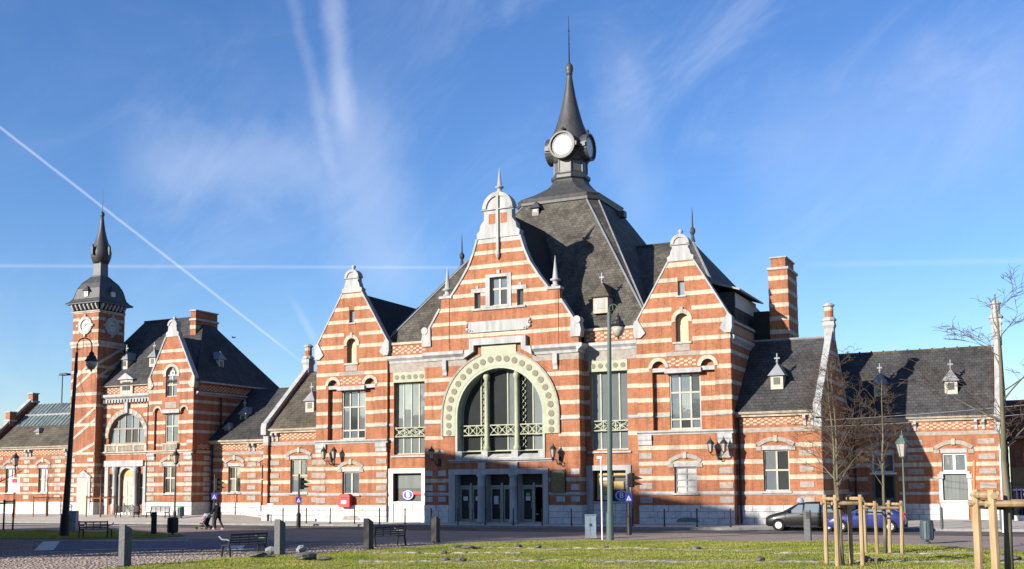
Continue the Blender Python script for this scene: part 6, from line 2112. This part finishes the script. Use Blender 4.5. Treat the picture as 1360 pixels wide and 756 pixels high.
V = [(0, 0, .06), (.06, 0, .26), (.08, 0, .34), (.08, 0, .4), (.04, -.1, .28), (-.06, -.13, .18), (-.15, -.08, .14), (.04, .1, .28), (-.06, .13, .18), (-.15, .08, .14), (-.06, -.06, .05), (-.24, -.07, .05), (-.28, -.07, -.12), (-.06, .06, .05), (-.24, .07, .05), (-.28, .07, -.12)]
E_ = [(0, 1), (1, 2), (2, 3), (1, 4), (4, 5), (5, 6), (1, 7), (7, 8), (8, 9), (0, 10), (10, 11), (11, 12), (0, 13), (13, 14), (14, 15)]
skinned("body", "pink_cloth", ch, V, E_, [.09, .09, .05, .045, .045, .035, .025, .045, .035, .025, .055, .045, .035, .055, .045, .035])
cx_, cy_, cz_ = WL[ch.name]
h_ = MB().ball((cx_ + .06, cy_, cz_ + .48), .085, .08, .095, 10, 8).build("head", "skin", ch, True)
for nm, ox, oy, oz, r in (("nose", -.03, 0, .47, .012), ("eye", -.015, -.03, .495, .01), ("eye", -.015, .03, .495, .01), ("ear", .07, -.08, .48, .016), ("ear", .07, .08, .48, .016)):
    MB().ball((cx_ + ox, cy_ + oy, cz_ + oz), r, n=6, m=4).build(nm, "skin" if nm != "eye" else "hair", h_)
MB().ball((cx_ + .085, cy_, cz_ + .51), .09, .088, .09, 10, 8).build("cap", "pink_cloth", ch, True)
for s in (-1, 1):
    m = MB().ball((cx_ - .16, cy_ + s * .08, cz_ + .135), .02, .022, .018, 8, 5).build("hand", "skin", ch, True)
    for i in range(5):
        MB().tube([(cx_ - .17, cy_ + s * .08 + (i - 2) * .008, cz_ + .14), (cx_ - .195, cy_ + s * .08 + (i - 2) * .009, cz_ + .13)], .0045, 5).build("finger", "skin", m)

# ------------------------------------------------------------------ bird and cables
bd = thing("bird", "dark bird in flight above the pavilion roof", "bird", (-23.65, 0, 14.2))
b0 = Vector((-23.65, 0, 14.2))
m = MB().tube([b0 + Vector((-.15, 0, 0)), b0 + Vector((-.07, 0, .02)), b0 + Vector((.03, 0, .01)), b0 + Vector((.11, 0, 0)), b0 + Vector((.2, 0, -.01))], [.02, .045, .05, .025, .03], 8)
m.build("body", "coat_black", bd, True)
for s in (-1, 1):
    MB().add([tuple(b0 + Vector(v)) for v in ((-.06, s * .03, .02), (.07, s * .03, .02), (.03, s * .2, .11), (-.03, s * .2, .11), (.07, s * .34, .07), (-.06, s * .03, .01), (.07, s * .03, .0), (.03, s * .2, .10))],
             [(0, 1, 2, 3), (3, 2, 4), (5, 7, 6), (0, 5, 6, 1)]).build("wing", "coat_black", bd)


def cable(a, b, sag, label, r=.014):
    t = thing("overhead_cable", label, "cable", tuple((Vector(a) + Vector(b)) / 2))
    pts = []
    for i in range(13):
        k = i / 12
        p = Vector(a).lerp(Vector(b), k)
        pts.append(p - Vector((0, 0, sag * 4 * k * (1 - k))))
    MB().tube(pts, r, 5).build("wire", "zinc", t)


cable((21.1, .9, 6.35), (46, -9, 7.6), .35, "upper thin cable strung across the front of the end wing")
cable((21.1, .9, 5.95), (46, -9, 7.0), .35, "lower thin cable strung across the front of the end wing")
cable((-38.9, .45, 9.9), (-16.2, -22.3, 9.0), .5, "thin cable from the clock tower to the leaning lamp post")

# ------------------------------------------------------------------ ground
def flat(name, pts, z, mat, label=None, kind="structure"):
    tri = tessellate_polygon([[Vector((x, y, 0)) for x, y in pts]])
    me = bpy.data.meshes.new(name)
    me.from_pydata([(x, y, z) for x, y in pts], [], [tuple(t) for t in tri])
    bm = bmesh.new()
    bm.from_mesh(me)
    for fc in bm.faces:
        fc.normal_update()
        if fc.normal.z < 0:
            fc.normal_flip()
    bm.to_mesh(me)
    bm.free()
    me.materials.append(MAT[mat])
    o = bpy.data.objects.new(name, me)
    put(o, None, (0, 0, 0))
    o["kind"] = kind
    return o


flat("ground", [(-3000, -3000), (3000, -3000), (3000, 3000), (-3000, 3000)], -.14, "asphalt")
flat("paved_square", [(-60, -8.6), (-14, -9.6), (12, -9.2), (30, -8.4), (60, -12), (60, -60), (-60, -60)], -.136, "cobble")


def pav_h(x, y):
    if x < -20.9:
        k = min(1, (-20.9 - x) / 5.0)
        k = k * k * (3 - 2 * k)
        return .40 * k * max(0, min(1, (y + 3.6) / 4.0))
    if x > 21:
        return .08 * max(0, min(1, (y + 2.5) / 12))
    return 0.0


def kerb_y(x):
    if x < 16.5:
        return -4.3
    if x < 19:
        return -4.3 + (x - 16.5) / 2.5 * 1.6
    return -2.7


xs = [-75 + i * 1.0 for i in range(151)]
xs = sorted(xs + [-21.21, -21.19])
vs, fs = [], []
ny = 16
for x in xs:
    k = kerb_y(x)
    for j in range(ny):
        y = k + (14 - k) * j / (ny - 1)
        vs.append((x, y, pav_h(x, y)))
for i in range(len(xs) - 1):
    for j in range(ny - 1):
        a = i * ny + j
        fs.append((a, a + ny, a + ny + 1, a + 1))
pvm = MB().add(vs, fs).build("pavement", "pavement", None, False, True)
pvm["kind"] = "structure"
m = MB()
for i in range(len(xs) - 1):
    x, x2 = xs[i], xs[i + 1]
    k, k2 = kerb_y(x), kerb_y(x2)
    m.add([(x, k - .16, -.16), (x2, k2 - .16, -.16), (x2, k2 + .02, -.16), (x, k + .02, -.16), (x, k - .16, .006), (x2 - .012, k2 - .16, .006), (x2 - .012, k2 + .02, .006), (x, k + .02, .006)], [(0, 1, 5, 4), (4, 5, 6, 7), (3, 7, 6, 2), (1, 2, 6, 5), (0, 4, 7, 3)])
kb = m.build("kerb", "kerbstone")
kb["kind"] = "structure"
# painted road line and disabled bays
rl = MB().box(-70, -22, -7.4, -7.15, -.14, -.132).build("road_marking", "road_paint")
rl["kind"] = "structure"
bay_pts = [(-13.2, -26.65), (1.3, -23.0), (1.6, -24.6), (.5, -29.35), (-6.7, -32.9)]
rl = MB()
pb_ = flat("parking_marking", [(-12.8, -26.5), (1.0, -23.2), (.7, -29.4), (-6.4, -32.85)], -.118, "blue_asphalt" if "blue_asphalt" in MAT else "asphalt")


def strip(a, b, w, z, mat, parent=None, name="painted_line"):
    a, b = Vector((*a, 0)), Vector((*b, 0))
    e = (b - a).normalized()
    n = Vector((-e.y, e.x, 0)) * w / 2
    q = [a - n, b - n, b + n, a + n]
    o = MB().add([(p.x, p.y, z) for p in q] + [(p.x, p.y, z - .01) for p in q], [(0, 1, 2, 3), (7, 6, 5, 4), (0, 4, 5, 1), (1, 5, 6, 2), (2, 6, 7, 3), (3, 7, 4, 0)]).build(name, mat, parent)
    if parent is None:
        o["kind"] = "structure"
    return o


strip((-11.7, -25.9), (-6.8, -23.6), .35, -.112, "road_paint", pb_)
strip((-5.4, -31.9), (-1.2, -30.0), .3, -.112, "road_paint", pb_)
strip((-12.9, -26.8), (-6.6, -32.9), .8, -.110, "road_paint", pb_)
strip((-1.6, -26.0), (.9, -29.3), .8, -.110, "road_paint", pb_)

# cobbles of the foreground, each a little uneven; too many to count
def in_poly(x, y, poly):
    c = False
    n = len(poly)
    for i in range(n):
        (x0, y0), (x1, y1) = poly[i], poly[(i + 1) % n]
        if (y0 > y) != (y1 > y) and x < (x1 - x0) * (y - y0) / (y1 - y0) + x0:
            c = not c
    return c


LAWN = [(5.4, -60), (5.25, -41), (5.2, -38), (5.4, -35.2), (6.5, -32.8), (7.9, -30), (8.5, -27.5), (8.8, -24.8), (9.4, -22), (11, -20.1), (14.2, -19.0), (19.4, -18.2), (22.8, -17.2), (28.6, -19.2), (31.6, -21.6), (38, -27), (46, -38), (50, -60)]
VERGE = [(-40, -17.0), (-27, -17.2), (-18.2, -16.4), (-12.5, -18.2), (-10.3, -19.8), (-10.6, -22.4), (-13, -24.2), (-17.4, -25.6), (-30, -25.8), (-45, -25)]
BAYQ = [(-13.3, -26.8), (1.3, -23.0), (1.2, -29.6), (-6.4, -33.3)]
rng = random.Random(3)
vs, fs = [], []
y = -46.0
row = 0
while y < -22.5:
    x = -24.0 + (row % 2) * .12
    while x < 9.6:
        w = .20 + rng.uniform(-.02, .02)
        cx_, cy_ = x + w / 2, y + .08
        # only stones that can be in view
        r_ = (cx_ - 33.475) * .901 + (cy_ + 68.74) * .433
        d_ = -(cx_ - 33.475) * .4326 + (cy_ + 68.74) * .9016
        if abs(r_ / d_) < .475 and d_ > 30 and not in_poly(cx_, cy_, LAWN) and not in_poly(cx_, cy_, BAYQ) and not in_poly(cx_, cy_, VERGE):
            z = -.117 + rng.uniform(-.006, .006)
            t_ = rng.uniform(-.008, .008)
            n = len(vs)
            g = .012
            b = .02
            x0, x1, y0, y1 = x + g, x + w - g, y + g, y + .16 - g
            vs += [(x0, y0, -.14), (x1, y0, -.14), (x1, y1, -.14), (x0, y1, -.14), (x0 + b, y0 + b, z), (x1 - b, y0 + b, z + t_), (x1 - b, y1 - b, z + t_), (x0 + b, y1 - b, z)]
            fs += [(n + 4, n + 5, n + 6, n + 7), (n, n + 1, n + 5, n + 4), (n + 1, n + 2, n + 6, n + 5), (n + 2, n + 3, n + 7, n + 6), (n + 3, n, n + 4, n + 7)]
        x += w
    y += .16
    row += 1
cb = MB().add(vs, fs).build("cobbles", "cobble", None, False, False)
tag(cb, "worn brown cobbles paving the square", "cobbles", None, "stuff")


# lawn, verge: uneven soil sheets with blades of grass on them
def bump_h(x, y):
    return .03 * math.sin(x * .9 + 1.3) * math.sin(y * .8) + .015 * math.sin(x * 2.1 + y * 1.7) + .01 * math.sin(x * 3.7 - y * 2.9)


def lawn(name, poly, step, z, edge=.5):
    xs_ = [p[0] for p in poly]
    ys_ = [p[1] for p in poly]
    pts = list(poly)
    inner = []
    x = min(xs_)
    while x < max(xs_):
        y = min(ys_)
        while y < max(ys_):
            if in_poly(x, y, poly):
                inner.append((x + rng.uniform(-.1, .1), y + rng.uniform(-.1, .1)))
            y += step
        x += step
    from mathutils.geometry import delaunay_2d_cdt
    V2 = [Vector(p) for p in pts + inner]
    E2 = [(i, (i + 1) % len(pts)) for i in range(len(pts))]
    ov, oe, of, _, _, _ = delaunay_2d_cdt(V2, E2, [], 1, 1e-4)
    m = MB()
    m.add([(p.x, p.y, z + (bump_h(p.x, p.y) if i >= len(pts) else -.03)) for i, p in enumerate(ov)], [tuple(q) for q in of])
    o = m.build(name, "soil", None, True, False)
    me = o.data
    if me.polygons[0].normal.z < 0:
        me.flip_normals()
    o["kind"] = "structure"
    return o


lawn("lawn_soil", LAWN, .8, -.06)
lawn("verge_soil", VERGE, .9, -.085)


STRIPS = [((11.5, -35.4), (19.5, -32.4), .30), ((19.5, -32.4), (28.0, -30.0), .34), ((28.0, -30.0), (35.5, -27.2), .30), ((11.8, -26.4), (23.5, -24.6), .22), ((9.0, -30.8), (15.0, -29.6), .22), ((24.0, -26.6), (31.0, -24.0), .20)]


def in_strip(x, y):
    for (a, b, w) in STRIPS:
        ex, ey = b[0] - a[0], b[1] - a[1]
        L2 = ex * ex + ey * ey
        k = ((x - a[0]) * ex + (y - a[1]) * ey) / L2
        if -.02 < k < 1.02:
            d_ = abs((x - a[0]) * ey - (y - a[1]) * ex) / math.sqrt(L2)
            if d_ < w * (.55 + .5 * math.sin(k * 23 + a[0]) * math.sin(k * 9.1 + a[1])):
                return True
    return False


for (a, b, w) in STRIPS:
    n_ = 60
    pts_l, pts_r = [], []
    e_ = (Vector(b) - Vector(a)).normalized()
    q_ = Vector((-e_.y, e_.x))
    vs_, fs_ = [], []
    for i in range(n_ + 1):
        c_ = Vector(a).lerp(Vector(b), i / n_)
        for k_ in range(5):
            o_ = (k_ - 2) / 2 * w * rng.uniform(.8, 1.15)
            p_ = c_ + q_ * o_
            vs_.append((p_.x, p_.y, -.06 + bump_h(p_.x, p_.y) + (.045 * rng.uniform(.3, 1.2) if k_ in (1, 2, 3) else -.03)))
    for i in range(n_):
        for k_ in range(4):
            fs_.append((i * 5 + k_, i * 5 + k_ + 1, (i + 1) * 5 + k_ + 1, (i + 1) * 5 + k_))
    ws = MB().add(vs_, fs_).build("gravel_strip", "gravel_pale", None, False, True)
    tag(ws, "pale stony strip worn through the lawn", "gravel", None, "stuff")


def blades(name, poly, z, n, hmin, hmax, label, near=(33.475, -68.74)):
    xs_ = [p[0] for p in poly]
    ys_ = [p[1] for p in poly]
    vs, fs = [], []
    k = 0
    while k < n:
        x = rng.uniform(min(xs_), max(xs_))
        y = rng.uniform(max(min(ys_), -46), max(ys_))
        if not in_poly(x, y, poly):
            continue
        r_ = (x - 33.475) * .901 + (y + 68.74) * .433
        d_ = -(x - 33.475) * .4326 + (y + 68.74) * .9016
        if d_ < 26 or abs(r_ / d_) > .5:
            k += .2
            continue
        k += 1
        if name == "grass" and in_strip(x, y):
            continue
        patch = .5 + .5 * math.sin(x * 1.3 + math.sin(y * .7) * 2) * math.sin(y * 1.1 + 1.0)
        h = hmin + (hmax - hmin) * rng.random() * (.5 + .5 * patch)
        a = rng.uniform(0, PI)
        w = .016 + .012 * rng.random()
        lx, ly = rng.uniform(-.4, .4) * h, rng.uniform(-.4, .4) * h
        zz = z + bump_h(x, y) - .01
        i = len(vs)
        vs += [(x - w * math.cos(a), y - w * math.sin(a), zz), (x + w * math.cos(a), y + w * math.sin(a), zz), (x + lx, y + ly, zz + h)]
        fs.append((i, i + 1, i + 2))
    o = MB().add(vs, fs).build(name, "grass", None, False, False)
    return tag(o, label, "grass", None, "stuff")


blades("grass", LAWN, -.06, 200000, .03, .075, "short sunlit grass of the lawn")
blades("grass", VERGE, -.085, 26000, .04, .10, "shaded grass of the strip along the square")

# rough stones and soil heaps in rows on the lawn
def rock(x, y, s, flatn, seed, mat="stone_rough"):
    q = random.Random(seed)
    m = MB().ball((0, 0, 0), s, s * q.uniform(.7, 1.1), s * flatn, 9, 6)
    m.v = [(a * q.uniform(.8, 1.15), b * q.uniform(.8, 1.15), c * q.uniform(.8, 1.1)) for a, b, c in m.v]
    o = m.build("rough_stone", mat, None, False)
    o.location = (x, y, -.09)
    o.rotation_euler = (0, 0, q.uniform(0, 6))
    return o


k = 0
rows_ = [((13.0, -34.6), (27.0, -30.2), 26, .16), ((27.4, -30.6), (33.5, -27.6), 12, .2), ((10.8, -26.9), (12.2, -27.2), 5, .22), ((12.6, -25.6), (24, -24.4), 14, .13), ((8.6, -34.6), (10.6, -35.2), 6, .2), ((9.3, -30.6), (13, -30.4), 6, .13)]
for (a, b, n, s) in rows_:
    for i in range(n):
        if rng.random() < .35:
            continue
        u = (i + rng.uniform(.1, .9)) / n
        o = rock(a[0] + (b[0] - a[0]) * u, a[1] + (b[1] - a[1]) * u + rng.uniform(-.35, .35), s * rng.uniform(.6, 1.5), rng.uniform(.25, .5), k)
        tag(o, "rough grey stone lying in one of the broken rows across the lawn", "stone", "rough stones across the lawn")
        k += 1
for (x, y, s, lb) in ((6.1, -34.3, .42, "low dark slab of broken stone by the foot of the sunlit bench"), (8.9, -35.0, .5, "large flat dark stone on the lawn nearest the grey bollard")):
    tag(rock(x, y, s, .28, k + int(x * 7)), lb, "stone")
for (x, y, lb) in ((5.75, -32.9, "rounded pale boulder just behind the sunlit bench"), (6.45, -31.9, "rounded pale boulder between the sunlit bench and the grey bollard")):
    o = rock(x, y, .24, .7, int(x * 31), "boulder_pale")
    o.name = "pale_boulder"
    tag(o, lb, "boulder")

# ------------------------------------------------------------------ trees
def bare_tree(name, label, base, h, r, seed, spread=.35, stems=1, depth=4, mat="bark", lean=(0, 0), droop=0.0, clear=.35, nb=7, twig=1.0, thick=1.0):
    q = random.Random(seed)
    t = thing(name, label, "tree", base)
    b = Vector(base)
    trunk, tw, fine = MB(), MB(), MB()

    def branch(p, d, L, rad, lev):
        n = 4
        pts, rs = [p], [rad]
        cur = d.normalized()
        for i in range(n):
            cur = (cur + Vector((q.uniform(-.16, .16), q.uniform(-.16, .16), q.uniform(-.05, .12) - droop * lev * .1))).normalized()
            p = p + cur * (L / n)
            pts.append(p)
            rs.append(max(rad * (1 - .75 * (i + 1) / n), .0045))
        (tw if rad > .018 else fine).tube(pts, rs, 5 if rad > .02 else 3, False)
        if lev < depth:
            k = q.randint(3, 4)
            for i in range(k):
                j = q.randint(1, n)
                a = q.uniform(0, 2 * PI)
                side = Vector((math.cos(a), math.sin(a), q.uniform(-.1, .5)))
                nd = (cur * .8 + side * .75).normalized()
                branch(pts[j], nd, L * q.uniform(.45, .72), max(rs[j] * .7, .005), lev + 1)

    for s in range(stems):
        off = Vector((q.uniform(-.1, .1), q.uniform(-.1, .1), 0)) if stems > 1 else Vector()
        pts, rs = [], []
        n = 9
        drift = Vector((lean[0], lean[1], 0)) + Vector((q.uniform(-.02, .02), q.uniform(-.02, .02), 0))
        for i in range(n + 1):
            k = i / n
            pts.append(b + off * (1 + k) + Vector((drift.x * k * h + q.uniform(-.03, .03) * (i > 0), drift.y * k * h + q.uniform(-.03, .03) * (i > 0), h * k)))
            rs.append(r * (1 - .88 * k) / (1 if stems == 1 else 1.25))
        trunk.tube(pts, rs, 8)
        for i in range(nb):
            k = clear + (0.97 - clear) * (i + q.random() * .6) / nb
            f_ = k * n
            j = int(f_)
            p = pts[j].lerp(pts[min(j + 1, n)], f_ - j)
            a = q.uniform(0, 2 * PI)
            d = Vector((math.cos(a), math.sin(a), q.uniform(.5, 1.1)))
            branch(p, d, h * spread * (1.1 - k) * q.uniform(.8, 1.2) + .35 * twig, max(rs[j] * .45, .012) * thick, 1)
    trunk.build("trunk", mat, t, True)
    cr = tw.build("limbs", mat, t, True, False) if tw.v else None
    if fine.v:
        cr2 = fine.build("crown", "twig" if mat == "bark" else mat, t, True, False)
        cr2["kind"] = "stuff"
    return t


bare_tree("young_tree", "bare young tree with twin stems inside the closest complete frame of wooden stakes", (27.3, -31.5, -.08), 6.6, .085, 11, .26, 2, 4, "bark", (-.035, 0), 0.25, .36, 15)
bare_tree("young_tree", "slender straight bare sapling inside the frame of stakes before the blue car", (27.75, -24.9, -.08), 6.5, .075, 23, .20, 1, 4, "bark", (0, 0), 0.15, .36, 12)
bare_tree("young_tree", "taller bare tree rising past the end wing corner, tied to thick stakes", (32.5, -40.6, -.08), 7.0, .11, 35, .30, 1, 4, "bark", (-.0, 0.0), .25, .42, 11)
bare_tree("young_tree", "small bare tree in a reddish stake frame before the farthest wing", (-42.5, -.6, .25), 4.2, .09, 41, .24, 1, 3, "bark", (0, 0), 0, .5, 6)
bare_tree("young_tree", "small bare tree in a thin stake frame before the pavilion", (-36.2, -.9, .25), 3.8, .08, 43, .2, 1, 3, "bark", (0, 0), 0, .55, 5)
bare_tree("young_tree", "dark bare tree in a black stake frame at the frame edge of the grass strip", (-28.6, -17.2, -.1), 6.8, .13, 47, .26, 1, 4, "bark_dark", (0, 0), 0, .35, 9)


def stake_frame(x, y, w, h, r, label, mat, n=4, rz=0.0, z=-.08, tie=True, pair=False):
    t = thing("tree_stakes", label, "tree stakes", (0, 0, 0), "wooden stake frames round young trees")
    c = [(-w, -w), (w, -w), (w, w), (-w, w)][:n]
    if pair:
        c = [(-w, -w * .35), (-w, w * .35), (w, -w * .35), (w, w * .35)]
    for i, (a, b) in enumerate(c):
        lx, ly = random.uniform(-.04, .04), random.uniform(-.04, .04)
        MB().tube([(a, b, 0), (a + lx, b + ly, h)], [r, r * .95], 8).build("stake", mat, t)
    e = [(0, 1), (1, 2), (2, 3), (3, 0)] if not pair else [(0, 2), (1, 3), (0, 1), (2, 3)]
    for i, (a, b) in enumerate(e):
        if a < len(c) and b < len(c):
            p0, p1 = Vector((*c[a], 0)), Vector((*c[b], 0))
            d = (p1 - p0).normalized() * r * 1.6
            zz = h - .13 - (.0 if i % 2 else r * 1.9)
            MB().tube([p0 - d + Vector((0, 0, zz)), p1 + d + Vector((0, 0, zz))], r * .8, 8).build("rail", mat, t)
    if tie:
        MB().tube([(c[0][0], c[0][1], h - .42), (0, 0, h - .45), (c[-1][0], c[-1][1], h - .42)], .03, 5).build("tie", "rubber", t)
    return place(t, (x, y, z), rz)


stake_frame(27.35, -31.5, .42, 2.25, .075, "pale round-wood stake frame round the twin-stemmed tree", "wood_pole", 4, R(33))
stake_frame(27.7, -24.9, .48, 1.95, .07, "pale round-wood stake frame before the blue car", "wood_pole", 4, R(33))
stake_frame(32.6, -40.2, .62, 2.45, .10, "thick pale stakes with a cross rail cut by the picture edge", "wood_pole", 4, R(20))
stake_frame(-42.5, -.6, .75, 1.7, .05, "thin reddish stake frame before the farthest wing", "orange_brown", 4, 0, .25, False)
stake_frame(-36.2, -.9, .75, 1.75, .05, "thin reddish stake frame before the pavilion doorway", "orange_brown", 4, 0, .25, False)
stake_frame(-28.4, -17.0, .55, 2.0, .06, "black stake frame on the shaded grass strip", "bark_dark", 4, R(20), -.1, False)

# ------------------------------------------------------------------ beyond the end wing
bh = thing("brick_house", "distant brick house with a red tiled roof past the end wing", "house", (40, 16, 0))
f = front(16)
hs = [rect(31.8, 33.0, 3.0, 4.5), rect(34.5, 35.7, 3.0, 4.5), rect(37.5, 38.7, 3.0, 4.5)]
w = Wall(bh, f, rect(30.9, 48, 0, 5.4), hs, .3)
for h_ in hs:
    window(bh, f, h_, [(h_[0][0] + h_[1][0]) / 2], [], .08, .05, .15, "white_paint", "glass")
MB().add([(30.7, 15.6, 5.4), (48.2, 15.6, 5.4), (30.7, 20, 8.4), (48.2, 20, 8.4), (30.7, 24.4, 5.4), (48.2, 24.4, 5.4)], [(0, 1, 3, 2), (2, 3, 5, 4), (0, 2, 4), (1, 5, 3), (0, 4, 5, 1)]).build("roof", "roof_tile", bh)
MB().box(30.9, 48, 16.31, 24, 0, 5.3).build("wall", "brick", bh)
bf = thing("metal_fence", "blue railing with dark boards beyond the end wing", "fence", (36, 9, 0))
for i in range(40):
    piece("picket", "navy", bf, 31.4 + i * .25, 31.44 + i * .25, 9.0, 9.04, .1, 2.1)
piece("rail", "navy", bf, 31.2, 41.5, 9.06, 9.1, 1.95, 2.05)
piece("rail", "navy", bf, 31.2, 41.5, 9.06, 9.1, .2, .3)
piece("board", "dark_void", bf, 31.2, 41.5, 9.3, 9.35, .1, 3.4)
piece("wall_base", "plinth_stone", bf, 31.2, 41.5, 8.9, 9.2, 0, .4)
bare_tree("young_tree", "bare tree growing behind the blue railing", (34.2, 7.5, 0), 6.5, .1, 61, .3, 1, 3, "bark", (0, 0), 0, .3, 10)

# ------------------------------------------------------------------ across the square, behind the viewer's left: unseen trees, and houses added and sized to shade the station
sh_ = Vector((-math.sin(SUN_AZ), -math.cos(SUN_AZ), 0))       # horizontally towards the sun
px2 = Vector((math.cos(SUN_AZ), -math.sin(SUN_AZ), 0))


def shade_house(x_at_wall, d, half, h, roof_h, label, at=None, rdir=None):
    c = Vector((x_at_wall, 0, 0)) + sh_ * d if at is None else Vector(at)
    t = thing("town_house", label, "house", (c.x, c.y, -.1))
    loc = lambda u, v, z: tuple(c + px2 * u + sh_ * v + Vector((0, 0, z)))
    vs = [loc(-half, -4, -.1), loc(half, -4, -.1), loc(half, 4, -.1), loc(-half, 4, -.1), loc(-half, -4, h), loc(half, -4, h), loc(half, 4, h), loc(-half, 4, h)]
    MB().add(vs, [(3, 2, 1, 0), (4, 5, 6, 7), (0, 1, 5, 4), (1, 2, 6, 5), (2, 3, 7, 6), (3, 0, 4, 7)]).build("wall", "cream_old", t)
    MB().add([loc(-half - .3, -4.4, h), loc(half + .3, -4.4, h), loc(half + .3, 4.4, h), loc(-half - .3, 4.4, h), loc(-half - .3, 0, h + roof_h), loc(half + .3, 0, h + roof_h)], [(3, 2, 1, 0), (0, 1, 5, 4), (2, 3, 4, 5), (1, 2, 5), (3, 0, 4)]).build("roof", "roof_tile", t)
    fr = lambda u, z, d_: loc(u, -4 - d_, z)
    for i in range(int(half)):
        for k in range(int(h // 3)):
            u = -half + 1.2 + i * 2
            window(t, fr, rect(u - .5, u + .5, 1 + k * 3, 2.6 + k * 3), [u], [], .08, .04, -.05, "white_paint", "glass", panes=False)
    for sg in (-1, 1):
        fr_s = (lambda sg: (lambda u, z, d_: loc(sg * (half + d_), u, z)))(sg)
        for u in (-2, 1.6):
            for k in range(int(h // 3)):
                window(t, fr_s, rect(u - .5, u + .5, 1 + k * 3, 2.6 + k * 3), [u], [2 + k * 3], .08, .04, -.05, "white_paint", "glass_dark")


shade_house(1.2, 44, 6.1, 17.0, 1.9, "tall pale town house added out of view to shade the entrance")
shade_house(11.8, 47, 4.0, 16.3, 1.4, "lower town house added out of view for shade beside the tall pale one")
shade_house(-14.5, 46, 7.5, 9.2, 1.6, "low town house added out of view to shade the grass strip")
for i, (xw, d, hh) in enumerate(((-3.5, 53, 21.5), (5.5, 53, 22), (9.5, 52.5, 21.5), (13.5, 53, 21.5), (17, 55, 20.5))):
    p_ = Vector((xw, 0, 0)) + sh_ * d
    bare_tree("plane_tree", ["tall bare plane tree behind the pale town house", "plane tree rising over the end of the pale town house roof", "bare plane tree behind the lower town house", "bare plane tree by the far end of the lower town house", "bare plane tree at the end of the row across the square"][i], (p_.x, p_.y, -.1), hh, .32, 70 + i, .27, 1, 4, "bark_dark", (0, 0), 0, .22, 32, 2.0, 2.6)

# the row of houses on the far side of the square, behind the viewer: they show in the window panes
for i, (x, hw_, h_) in enumerate(((-46, 6, 10.5), (-33, 6.5, 12.5), (-19, 7, 11), (-4, 7.5, 13), (12, 8, 11.5), (29, 8, 13.5), (46, 8.5, 12), (64, 9, 13), (83, 9.5, 11.5))):
    b_ = thing("town_house", ("narrow", "second narrow", "low", "tall", "wide low", "tallest", "wide", "broad tall", "endmost wide")[i] + " house in the row behind the viewer", "house", (x, -112, -.13), "houses in the row behind the viewer")
    wl_ = ("brick_old", "cream_old", "brick", "grey_brick")[i % 4]
    MB().box(x - hw_, x + hw_, -116, -106, -.13, h_).build("wall", wl_, b_)
    MB().add([(x - hw_ - .02, -105.6, h_), (x + hw_ + .02, -105.6, h_), (x - hw_, -111, h_ + 4), (x + hw_, -111, h_ + 4), (x - hw_ - .02, -116.4, h_), (x + hw_ + .02, -116.4, h_)], [(0, 1, 3, 2), (2, 3, 5, 4), (0, 2, 4), (1, 5, 3), (0, 4, 5, 1)]).build("roof", ("roof_tile", "slate_dark")[i % 2], b_)
    fb2 = back(-106)
    for k in range(int(h_ // 3)):
        for j in range(int(hw_)):
            u = x - hw_ + 1.1 + j * 2
            fpiece("window", "glass_dark", b_, fb2, u - .55, u + .55, 1 + k * 3, 2.7 + k * 3, -.05, .03)
